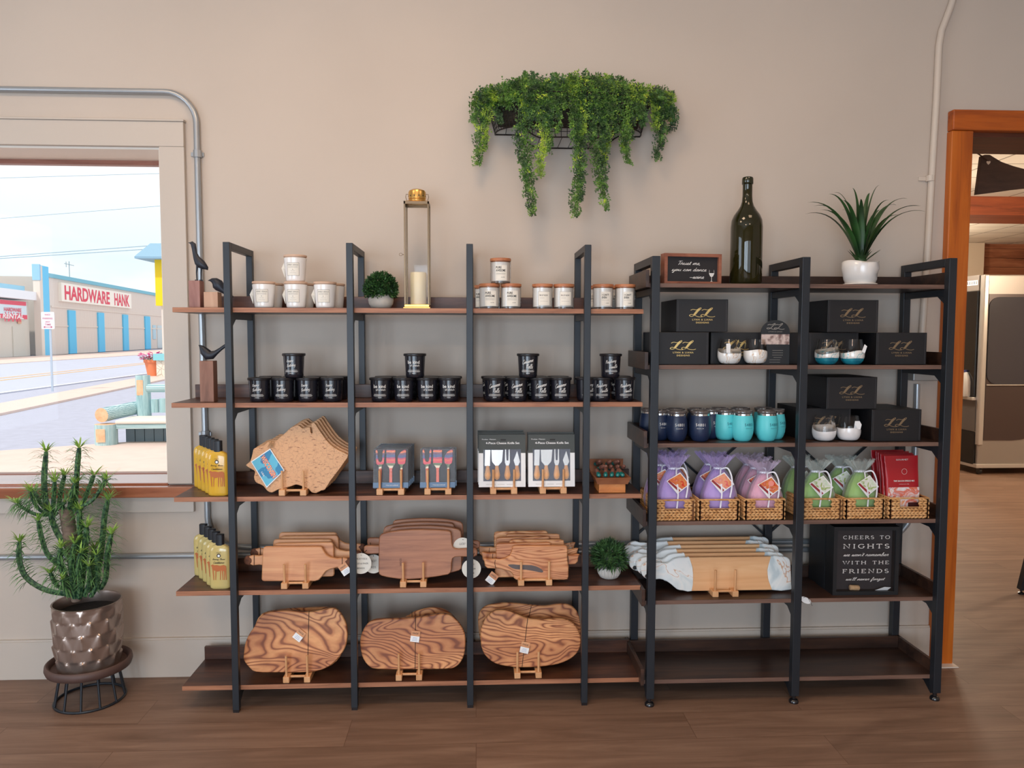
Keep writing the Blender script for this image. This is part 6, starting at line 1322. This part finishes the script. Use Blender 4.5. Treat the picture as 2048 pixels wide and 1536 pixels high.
dup(b1, (lx(1438, yf, U4+.08), yf, U4+.007), R(-3), 'lavender organza gift bag with food card, front of the second basket')
dup(b1, (lx(1420, 2.965, U4+.08), 2.965, U4+.007), R(-10), 'lavender organza gift bag at the back of the second basket')
b2_ = bag('pink organza gift bag with rose card, front of the third basket', PNK, ORGP, FOOD, 'pink gift bags', .205); b2_.location = (lx(1530, yf, U4+.08), yf, U4+.007); b2_.rotation_euler = (R(-4), 0, 0)
MB().prism(disc2(.011, 20)[0], -.0526, -.0520).build('rose_picture', mat('rose_pink', srgb(244, 150, 136), .5), b2_, loc=(.006, 0, .125))
dup(b2_, (lx(1512, 2.945, U4+.08), 2.945, U4+.012), R(-5), 'pink organza gift bag in the middle of the third basket')
dup(b2_, (lx(1500, 3.01, U4+.08), 3.01, U4+.016), R(6), 'pink organza gift bag at the back of the third basket')
b3 = bag('lime green organza gift bag with white ribbon, front of the fourth basket', LIM, ORGG, FOODR, 'lime green gift bags', .208); b3.location = (lx(1634, yf, U4+.08), yf, U4+.007); b3.rotation_euler = (R(-4), 0, R(-5))
dup(b3, (lx(1596, 2.98, U4+.08), 2.98, U4+.007), R(14), 'lime green organza gift bag at the back of the fourth basket')
dup(b3, (lx(1722, yf, U4+.08), yf, U4+.007), R(6), 'lime green organza gift bag with a card, front of the fifth basket')
dup(b3, (lx(1682, 2.975, U4+.08), 2.975, U4+.007), R(-10), 'lime green organza gift bag at the back of the fifth basket')
# red packets
REDP = mat('red_packet', srgb(170, 24, 34), .35, coat=.2); PKT = resin('packet_picture', [(.3, (240, 150, 80)), (.45, (236, 236, 240)), (.56, (226, 100, 60)), (.7, (200, 212, 226))], 26, 1)
def packet(lab):
    o = thing('snack_packet', lab, 'packet', (0, 0, 0), 0, 'red food packets'); w, h = .138, .225
    rs = []
    for z, d, ww in ((0, .002, w), (.006, .006, w*.99), (h*.3, .022, w*.96), (h*.6, .020, w*.965), (h*.86, .008, w*.99), (h*.9, .002, w), (h, .002, w)):
        rs.append(rr_ring(ww, d, z, 24, 5))
    body = MB().rings(rs); body.build('packet', REDP, o, smooth=60)
    def fy(z): return -(.012 if .04 < z < .12 else .006)-.0008
    MB().add([(-w*.47, -.0085, .006), (w*.47, -.0085, .006), (w*.46, -.0125, h*.46), (-w*.46, -.0125, h*.46)], [(0, 1, 2, 3)]).build('food_picture', PKT, o)
    MB().add([(w*.12, -.0105, .010), (w*.46, -.0105, .010), (w*.46, -.0125, .045), (w*.12, -.0125, .045)], [(0, 1, 2, 3)]).build('dark_jar_picture', mat('jar_dark', srgb(70, 28, 26), .5), o)
    m = MB(); put(m, block_text('GOURMET', .050, .006), .002, h*.93, -.0030); V, F = strokes([_arc(0, 0, 1, 1, 0, 360, 20)], .08, False); put(m, (fit(V, .022, .022), F), .004, h*.73, -.0125)
    put(m, block_text('TIM\'S BACON SPREAD MIX', .086, .0068, bold=.015), .002, h*.57, -.0128); put(m, block_text('makes one dip', .040, .0035), .002, h*.515, -.0128)
    m.build('packet_lettering', WINK, o); return o
pk = packet('red packet with food picture at the front of the rightmost basket'); pk.location = (lx(1806, 2.85, U4+.1), 2.85, U4+.010); pk.rotation_euler = (R(-5), 0, R(3))
for i, (px, yy, rz) in enumerate(((1798, 2.875, 3), (1793, 2.90, -2), (1788, 2.925, 2), (1778, 2.955, 3))): dup(pk, (lx(px, yy, U4+.1), yy, U4+.012+.0015*i), R(rz), 'red packet in the rightmost basket, %s behind the front one' % ['directly', 'second', 'third', 'furthest'][i])
# --- resin-ended serving boards
RESW = resin('white_gold_resin', [(.28, (206, 218, 224)), (.40, (238, 242, 242)), (.505, (240, 242, 242)), (.518, (206, 156, 116)), (.532, (240, 240, 238)), (.60, (226, 234, 236)), (.70, (196, 210, 216))], 7, 1.4)
CEDAR = wood('striped_board_wood', srgb(206, 146, 100), srgb(226, 172, 122), srgb(240, 196, 148), (1, 6, 16), .45)
PR = [(735,415),(640,420),(580,440),(520,480),(440,470),(390,470),(340,455),(290,470),(250,500),(235,550),(245,600),(285,635),(350,650),(430,640),(500,660),(560,700),(620,750),(680,760),(1840,752),(1850,700),(1852,480),(1838,430),(1800,408),(1740,408)]
yR = 2.875; O = outline((1240, 1040), 5.389, PR, yR); cx0 = (min(p[0] for p in O)+max(p[0] for p in O))/2; zz0 = min(p[1] for p in O)
def resin_board(lab, y, flip, dx, dz):
    x0, x1 = min(p[0] for p in O), max(p[0] for p in O)
    o = thing('resin_serving_board', lab, 'board', (cx0+dx, y, zz0+dz), 0, 'resin-ended serving boards', rx=LEAN); sg = -1 if flip else 1
    Q = [((p[0]-cx0), (p[1]-zz0)/cos(LEAN)) for p in O]; H_ = max(q[1] for q in Q)
    xl = S(1240+790/5.389, 1150, yR)[0]-cx0; xr = S(1240+1625/5.389, 1150, yR)[0]-cx0
    def fl(P): return [(sg*p[0], p[1]) for p in P]
    mid = [(xl-.004, 0)]+[(xr+.006, 0), (xr-.008, H_*.35), (xr-.010, H_*.6), (xr+.004, H_)]+[(xl-.012, H_), (xl, H_*.7), (xl+.002, H_*.4)]
    MB().prism(fl(mid), 0, .018, bev=.002).build('wooden_board', CEDAR, o, smooth=30)
    lf = [(q[0], q[1]) for q in Q if q[0] < xl-.01]
    i0 = [i for i, q in enumerate(Q) if q[0] < xl-.005]; lf = [Q[i] for i in i0]
    LFt = [(xl-.012, H_)]+lf+[(xl-.004, 0), (xl+.002, H_*.4), (xl, H_*.7)]
    MB().prism(smooth_poly(fl(LFt), 2), .0005, .0175, bev=.002).build('resin_handle', RESW, o, smooth=30)
    rt = [Q[i] for i in range(len(Q)) if Q[i][0] > xr+.01]; RT = [(xr+.006, 0)]+rt+[(xr+.004, H_), (xr-.010, H_*.6), (xr-.008, H_*.35)]
    MB().prism(smooth_poly(fl(RT), 2), .0005, .0175, bev=.002).build('resin_end', RESW, o, smooth=30)
    hx = sg*(min(q[0] for q in Q)+.022); MB().tube([(hx, -.0006, H_*.46), (hx, .0186, H_*.46)], .008, 16).build('hanging_hole', INK, o)
    return o
N6 = ['front', 'second from the front', 'third from the front', 'fourth from the front', 'fifth from the front', 'rearmost']
for i in range(6):
    resin_board('wooden serving board with white and gold resin ends, %s of the stack' % N6[i], yR+.029*i, False, [0, -.012, -.036, -.012, -.058, -.03][i], .008*i)
stand('wooden peg stand under the white resin-ended serving boards', 1431.5, 1471.5, U5, 2.832, depth=.19, peg=.082)
# --- black shadow-box signs
y = 2.832; xa, xb = lx(1667, y, U5+.1), lx(1797, y, U5+.1); w = xb-xa; h = SZ(1720, 1054, y)-U5
def shadow_box(lab, full):
    o = thing('shadow_box_sign', lab, 'sign', (0, 0, 0), 0, 'black shadow box signs'); f = .014; D_ = .07
    FB = mat('black_frame', srgb(30, 32, 35), .4)
    MB().box(-w/2, w/2, 0, D_, 0, f).box(-w/2, w/2, 0, D_, h-f, h).box(-w/2, -w/2+f, 0, D_, f, h-f).box(w/2-f, w/2, 0, D_, f, h-f).box(-w/2+f, w/2-f, D_-.005, D_, f, h-f).build('frame', FB, o)
    if full:
        MB().box(-w/2+f, w/2-f, .030, .034, f, h-f).build('backing', mat('charcoal_backing', srgb(44, 42, 46), .6), o)
        gp_ = MB().box(-w/2+f, w/2-f, .004, .006, f, h-f).build('glass_front', thinglass('frame_glass', refl=.8), o)
        m = MB(); yy = .0035; a = w-2*f
        for s, q, ww, hh in (('CHEERS TO', .845, .80, .045), ('NIGHTS', .715, .79, .058), ('WITH THE', .475, .80, .043), ('FRIENDS', .350, .79, .052)): put(m, serif(s, a*ww, h*hh*1.15, th=.115), 0, h*q, yy)
        put(m, script("we won't remember", a*.78, h*.055, th=.17, slant=.4), 0, h*.595, yy); put(m, script("we'll never forget", a*.68, h*.070, th=.17, slant=.4), 0, h*.225, yy)
        m.build('sign_lettering', WINK, gp_)
    return o
s1 = shadow_box('black shadow box sign reading CHEERS TO NIGHTS, with a cork inside', True); s1.location = ((xa+xb)/2, y, U5); s1.rotation_euler.z = R(-1)
for i, dx in ((1, .0), (2, .003)): dup(s1, ((xa+xb)/2+dx, y+.076*i, U5), R(-1+i), 'black shadow box sign hidden behind the CHEERS TO NIGHTS sign, %s in line' % ['', 'second', 'third'][i])
ck = MB().tube([(-.019, 0, 0), (-.017, 0, 0), (.017, 0, 0), (.019, 0, 0)], [.008, .010, .010, .008], 16).build('wine_cork', mat('cork', srgb(206, 166, 124), .8, noise=.15, nscale=150), smooth=50, loc=(lx(1708.5, y+.018, U5+.026), y+.018, U5+.0242), rot=(0, R(3), 0)); tag(ck, 'wine cork lying inside the black shadow box sign', 'cork')
cp = MB().add([(-.03, 0, 0), (.02, 0, 0), (.032, -.004, .012), (.006, -.004, .014)], [(0, 1, 2, 3)]).add([(-.03, .0006, 0), (.02, .0006, 0), (.032, -.0034, .012), (.006, -.0034, .014)], [(3, 2, 1, 0)]).build('paper_slip', PWHITE, loc=(lx(1765, y+.012, U5+.02), y+.012, U5+.0145)); tag(cp, 'crumpled white paper slip inside the bottom right of the shadow box sign', 'paper')
# white oval tag by the centre post
tg = thing('swing_tag', 'white oval tag on a black cord hanging over the shelf edge by the centre post', 'tag', (lx(1611, 2.800, U5-.005), 2.800, U5-.005))
MB().prism([(.019*cos(R(a))*1.15+.004*0, .012*sin(R(a))-.008*cos(R(a))) for a in range(0, 360, 20)], -.0006, .0006).build('tag_paper', PWHITE, tg)
MB().tube([(-.010, -.001, .010), (.004, -.004, .016), (.020, -.003, -.010), (.026, -.001, -.022)], .0008, 5).build('cord', STRING, tg)
# ================================================================== WALL PLANTER
yw_ = 3.122
cxp = (SX(975, 225, 3.0)+SX(1310, 225, 3.0))/2; hwp = (SX(1310, 225, 3.0)-SX(975, 225, 3.0))/2
zt = SZ(1140, 203, 3.05); zb = SZ(1140, 262, 3.05); dpt = .195
wp = thing('wall_planter', 'black wire wall basket overflowing with hanging artificial greenery', 'plant', (cxp, yw_, zb))
WIREM = mat('black_wire', srgb(34, 28, 26), .5, .3); Hh = zt-zb
def arcp(z, sc=1, n=24): return [(-hwp*cos(pi*i/n)*sc, -dpt*sc*sin(pi*i/n)**.8, z) for i in range(n+1)]
m = MB()
def sag(x): return -.050*max(0, min(1, (1-abs(x)/(hwp*.62))*3))
for k in range(9):
    z = Hh*k/8; m.tube([(p[0], p[1], p[2]+sag(p[0])*(1-k/8)) for p in arcp(z, .90+.10*k/8, 48)], .0028 if k in (0, 8) else .0014, 5)
for i in range(41):
    a = pi*i/40; m.tube([(-hwp*cos(a)*.90, -dpt*.90*sin(a)**.8, sag(-hwp*cos(a)*.9)), (-hwp*cos(a), -dpt*sin(a)**.8, Hh)], .0013, 4)
for i in range(1, 14): xx = -hwp*.9+2*hwp*.9*i/14; m.tube([(xx, 0, sag(xx)), (xx, -dpt*.9*max(.02, (1-(xx/(hwp*.9))**2))**.4, sag(xx))], .0013, 4)
m.tube([(-hwp*.9+hwp*1.8*i/40, 0, sag(-hwp*.9+hwp*1.8*i/40)) for i in range(41)], .0028, 5).tube([(-hwp, 0, Hh), (hwp, 0, Hh)], .0028, 5)
m.build('wire_basket', WIREM, wp)
MB().rings([[(p[0]*.86, p[1]*.8-.005, Hh*.25) for p in arcp(0)], [(p[0]*.9, p[1]*.86-.005, Hh*.8) for p in arcp(0)]]).build('moss_liner', mat('moss', srgb(48, 42, 28), .9, noise=.4, nscale=60), wp)
VM = leafmat('hanging_foliage', srgb(38, 66, 26), srgb(92, 136, 48), srgb(186, 206, 70), sc=26, rough=.5)
VM2 = leafmat('yellow_green_foliage', srgb(70, 108, 34), srgb(150, 180, 52), srgb(204, 214, 80), sc=26, rough=.5)
VM3 = leafmat('dark_foliage', srgb(24, 50, 24), srgb(60, 100, 46), srgb(120, 160, 70), sc=30, rough=.5)
def vine(pts, width, n, mt, L=.0095, w=.0048, taper=.5):
    P = [Vector(p) for p in pts]; m = MB().tube(P, .0011, 4); seg = [0]
    for a, b_ in zip(P, P[1:]): seg.append(seg[-1]+(b_-a).length)
    n = int(n*1.35)
    for i in range(n):
        t_ = (i+rng.random())/n; s = t_*seg[-1]; j = max(k for k in range(len(seg)) if seg[k] <= s); j = min(j, len(P)-2); q = P[j].lerp(P[j+1], (s-seg[j])/(seg[j+1]-seg[j])); d = (P[j+1]-P[j]).normalized()
        a = rng.random()*2*pi; out = Vector((cos(a), sin(a)*.8, 0)); ww = width*(1-taper*t_**2)*(.4+.6*rng.random())
        e_ = q+out*ww+d*ww*.7
        if e_.y > -.004: e_.y = -.004-rng.random()*.01
        dd = (e_-q); dn = dd.normalized() if dd.length > 1e-5 else d
        for k in range(4):
            pp_ = q.lerp(e_, (k+1)/4); sdv = dn.cross(Vector((rng.random()-.5, -1, rng.random()-.5))).normalized()*(1 if k % 2 else -1)
            m.leaf(pp_, sdv+dn*.7+d*.2, (rng.random()-.5, -1, .3), L*(.7+.6*rng.random()), w)
        m.leaf(e_, dn+d*.4, (0, -1, .2), L, w)
    m.build('vine', mt, wp, smooth=None)
def WPt(px, py, y): p = S(px, py, y); return (p[0]-cxp, y-yw_, p[1]-zb)
HANG = [(975, 195, 962, 255, 955, 326, .036, 130, 0), (985, 200, 972, 250, 966, 300, .030, 80, 1), (1050, 170, 1052, 280, 1064, 424, .046, 260, 0), (1062, 180, 1040, 270, 1052, 360, .034, 140, 2), (1090, 180, 1088, 260, 1080, 348, .034, 130, 1), (1100, 175, 1100, 240, 1095, 300, .036, 110, 0),
        (1150, 170, 1160, 280, 1150, 428, .042, 250, 0), (1165, 180, 1163, 290, 1160, 400, .036, 170, 2), (1190, 170, 1188, 290, 1212, 416, .038, 210, 0), (1215, 175, 1205, 270, 1207, 372, .036, 150, 2), (1230, 180, 1218, 250, 1205, 330, .034, 110, 1), (1245, 180, 1240, 250, 1258, 325, .034, 120, 0), (1262, 185, 1262, 240, 1246, 300, .034, 90, 1),
        (1310, 190, 1322, 250, 1314, 316, .032, 110, 2), (1325, 190, 1330, 240, 1324, 290, .030, 80, 0), (1340, 200, 1344, 215, 1342, 240, .024, 40, 1)]
MS = [VM, VM2, VM3]
for x0, y0, x1, y1, x2, y2, ww, n, k in HANG:
    ya = 3.122-dpt*.9*max(.15, 1-((x0-1142)/190)**2)**.5
    a = WPt(x0, y0-20, ya+.03); b_ = WPt((x0*.6+x1*.4), y0+12, ya-.012); c_ = WPt(x1, y1, ya-.004); d_ = WPt((x1+x2)/2, (y1+y2)/2, ya+.006); e_ = WPt(x2, y2, ya+.012)
    vine([a, b_, c_, d_, e_], ww, n, MS[k])
for i in range(56):
    x0 = 955+385*(i+rng.random())/56; top = 148+34*abs((x0-1142)/195)**1.6+rng.random()*18
    ya = 3.122-dpt*.9*max(.12, 1-((x0-1142)/190)**2)**.5; dx = rng.uniform(-18, 18)
    dn = rng.choice((215, 235, 250, 262, 275))-(18 if abs(x0-1142) > 150 else 0)
    if 985 < x0 < 1035 or 1285 < x0 < 1300: dn = rng.choice((200, 215))
    yy = ya+rng.uniform(0, .07)
    vine([WPt(x0, 205, yy+.02), WPt(x0+dx*.3, top, yy+.004), WPt(x0+dx*.8, top+22, ya-.012), WPt(x0+dx, (dn+top)/2+10, ya-.022), WPt(x0+dx*1.1, dn, ya-.012)], .030, 80, MS[rng.choice((0, 0, 1, 2, 2))])
for px, py in ((1050, 142), (1068, 143), (1200, 150), (1216, 148), (1140, 152), (1318, 180), (1008, 168), (1240, 152), (960, 186), (1345, 212), (1110, 146)):
    ya = 3.05; vine([WPt(px+rng.uniform(-12, 12), py+55, ya), WPt(px+4, py+22, ya-.02), WPt(px, py+4, ya-.03)], .022, 34, MS[rng.choice((0, 1, 2))])
# ================================================================== POTTED SPINY PLANT ON A STAND
gx, gy = G(180, 1400, 0); gy = 2.935; gx = lx(181, gy, 0)
ps_ = thing('plant_stand', 'low black wire plant stand with brown ring tray below the window', 'plant stand', (gx, gy, 0)); ZT = SZ(175, 1328, gy)
TRAY = mat('brown_tray', srgb(84, 62, 56), .55, noise=.1, nscale=20)
MB().lathe([(.001, ZT-.014), (.138, ZT-.014), (.146, ZT-.010), (.151, ZT+.004), (.149, ZT+.018), (.143, ZT+.022), (.136, ZT+.018), (.132, ZT), (.001, ZT-.002)], 56).build('ring_tray', TRAY, ps_, smooth=60)
def circ(r, z, n=40): return [(r*cos(2*pi*i/n), r*sin(2*pi*i/n), z) for i in range(n)]
MB().tube(circ(.122, .005), .005, 8, closed=True).build('base_ring', BLK, ps_, smooth=70)
for i in range(12):
    a = 2*pi*i/12+.2; MB().tube([(.122*cos(a), .122*sin(a), .006), (.100*cos(a), .100*sin(a), ZT-.012)], .0045, 8).build('rod', BLK, ps_, smooth=70)
pot = thing('potted_plant', 'tall spiny branching green plant in a bronze scale-textured pot below the window', 'plant', (gx, gy, ZT+.0))
r_, hp_ = .121, SZ(170, 1203, gy)-ZT
rs = []
NZ, NA = 44, 140
for i in range(NZ+1):
    z = hp_*i/NZ; ring = []
    for j in range(NA):
        a = 2*pi*j/NA; u = a/(2*pi)*12; row = z/hp_*5; k = math.floor(row); uu = (u+(.5 if k % 2 else 0)) % 1-.5; v = row-k
        bump = .007*(1-min(1, abs(uu)*2/(max(.05, 1-.85*v)**.8)))*(.35+.65*v) if z < hp_*.95 and z > .012 else .002
        bump += .003*(1-abs(uu)*2)
        base = r_*(.90+.10*min(1, z/.10))
        q = base-.006+bump; ring.append((q*cos(a), q*sin(a), z))
    rs.append(ring)
rs += [[(r_*cos(2*pi*j/NA)*s, r_*sin(2*pi*j/NA)*s, z) for j in range(NA)] for s, z in ((1, hp_+.004), (.95, hp_+.004), (.93, hp_-.006), (.92, hp_-.04))]
MB().rings(rs, cap=True).build('pot', mat('bronze_pot', srgb(170, 152, 142), .28, .75), pot, smooth=40)
MB().lathe([(.001, hp_-.036), (.11, hp_-.036), (.11, hp_-.045)], 32).build('soil', mat('dark_soil', srgb(38, 34, 32), .95, noise=.4, nscale=80, bump=1), pot)
EM, t, b = newm('spiny_stem'); tc = t.nodes.new('ShaderNodeTexCoord'); nn = t.nodes.new('ShaderNodeTexNoise'); nn.inputs['Scale'].default_value = 90; nn.inputs['Detail'].default_value = 2; t.links.new(tc.outputs['Object'], nn.inputs[0]); rp = t.nodes.new('ShaderNodeValToRGB'); rp.color_ramp.elements[0].position = .4; rp.color_ramp.elements[0].color = srgb(28, 62, 42); rp.color_ramp.elements[1].position = .68; rp.color_ramp.elements[1].color = srgb(96, 132, 84); t.links.new(nn.outputs[0], rp.inputs[0]); t.links.new(rp.outputs[0], b.inputs[0]); b.inputs['Roughness'].default_value = .55
LFE = mat('spiny_plant_leaf', srgb(90, 134, 78), .5); LFT = mat('bright_tip_leaf', srgb(150, 188, 84), .5)
TRK = mat('corky_trunk', srgb(118, 98, 84), .8, noise=.25, nscale=60, bump=.6)
def CP_(a, b_, y): p = S(a/2.647, 860+b_/2.647, y); return Vector((p[0]-gx, y-gy, p[1]-ZT))
m = MB(); TP_ = [CP_(405, 905, gy), CP_(400, 780, gy), CP_(385, 640, gy), CP_(365, 520, gy), CP_(350, 415, gy)]
path = []; rad = []
for i in range(60):
    t_ = i/59*4; j = min(3, int(t_)); path.append(TP_[j].lerp(TP_[j+1], t_-j)); rad.append((.017+.008*min(1, t_/2.5))*(1+.05*sin(i*1.6)))
m.tube(path, rad, 16).build('trunk', TRK, pot, smooth=60)
BR_ = [([(300,450),(250,400),(238,330),(235,250),(245,115)], 13, 0), ([(395,430),(402,330),(410,200),(420,95)], 12, .0), ([(375,640),(320,570),(285,500),(268,430)], 13, -.02), ([(275,450),(190,445),(120,410),(92,388)], 8, -.03), ([(285,450),(215,425),(178,375),(165,325)], 8, -.05),
       ([(265,440),(215,390),(185,330)], 9, .04), ([(280,440),(286,350),(290,275)], 10, -.02), ([(310,430),(322,330),(342,240)], 10, .03), ([(365,425),(382,340),(397,280)], 10, -.03), ([(425,420),(455,350),(498,240)], 10, .02), ([(430,405),(490,370),(540,300),(562,262)], 9, -.02),
       ([(430,880),(442,720),(452,610),(460,515)], 14, -.03), ([(500,850),(528,700),(545,560),(555,450),(572,370)], 13, .03), ([(530,840),(560,780),(568,660),(590,550)], 12, -.02), ([(470,860),(490,740),(500,630)], 13, .05), ([(330,730),(255,660),(222,570),(203,480)], 11, -.03),
       ([(370,870),(240,845),(140,780),(104,690),(104,590)], 12, -.02), ([(390,850),(335,750),(318,690),(322,625)], 13, -.06), ([(360,850),(300,820),(266,755)], 9, -.05), ([(410,880),(415,800),(430,690),(445,620)], 12, .06), ([(440,520),(425,470),(415,420)], 10, .0), ([(400,890),(385,800),(380,700),(395,600)], 13, -.05), ([(420,890),(425,820),(415,740),(425,650)], 12, -.07), ([(450,880),(475,800),(470,720)], 11, -.07), ([(480,880),(515,820),(520,740),(510,660)], 11, -.05), ([(420,640),(425,560),(420,480),(425,420)], 11, -.02), ([(370,880),(345,830),(330,790)], 10, -.08), ([(350,440),(330,400),(345,380)], 9, -.04)]
for bi, (pts, rpx, dy) in enumerate(BR_):
    n = len(pts); C = [CP_(a, b_, gy+dy*(.3+.7*i/(n-1))) for i, (a, b_) in enumerate(pts)]; Q = []
    for i in range(n-1):
        a_, b_, c_, d_ = C[max(0, i-1)], C[i], C[i+1], C[min(n-1, i+2)]
        for k in range(6): t_ = k/6; Q.append(.5*((2*b_)+(c_-a_)*t_+(2*a_-5*b_+4*c_-d_)*t_*t_+(3*b_-a_-3*c_+d_)*t_**3))
    Q.append(C[-1]); N_ = len(Q); rr2 = [rpx/2.647*gy/CF*(1 if i < N_*.8 else 1-.4*(i-N_*.8)/(N_*.2)) for i in range(N_)]
    o = MB().tube(Q, rr2, 10, star=.16).build('branch', EM, pot, smooth=60)
    lm = MB(); lm.k = 0
    for i in range(2, N_):
        tt_ = i/(N_-1); d = (Q[i]-Q[i-1]).normalized()
        if tt_ < .45:
            cnt = 1
        else: cnt = 8 if bi < 22 else 4
        for q in range(cnt):
            a = rng.random()*2*pi; sdv = Vector((cos(a), sin(a), 0)); sdv = (sdv-d*sdv.dot(d)).normalized(); p = Q[i]+sdv*rr2[i]
            Ln = (.040+.022*rng.random())*(1 if tt_ > .45 else .3)
            lm.k = 0; lm.blade(p, p+sdv*Ln*.55+Vector((0, 0, Ln*.22)), p+sdv*Ln+Vector((0, 0, -Ln*.12)), .0042, 3, .1)
    tipd = (Q[-1]-Q[-3]).normalized(); lm.k = 1
    for q in range(22 if bi < 22 else 10):
        a = rng.random()*2*pi; sdv = Vector((cos(a), sin(a), 0)); Ln = .036+.022*rng.random(); up = rng.random()
        lm.blade(Q[-1]+sdv*.003, Q[-1]+sdv*Ln*.4+tipd*Ln*(.4+.3*up), Q[-1]+sdv*Ln*(1.0-.4*up)+tipd*Ln*(.2+.7*up), .0056, 3, .1)
    lm.build('leaves', [LFE, LFT], o)
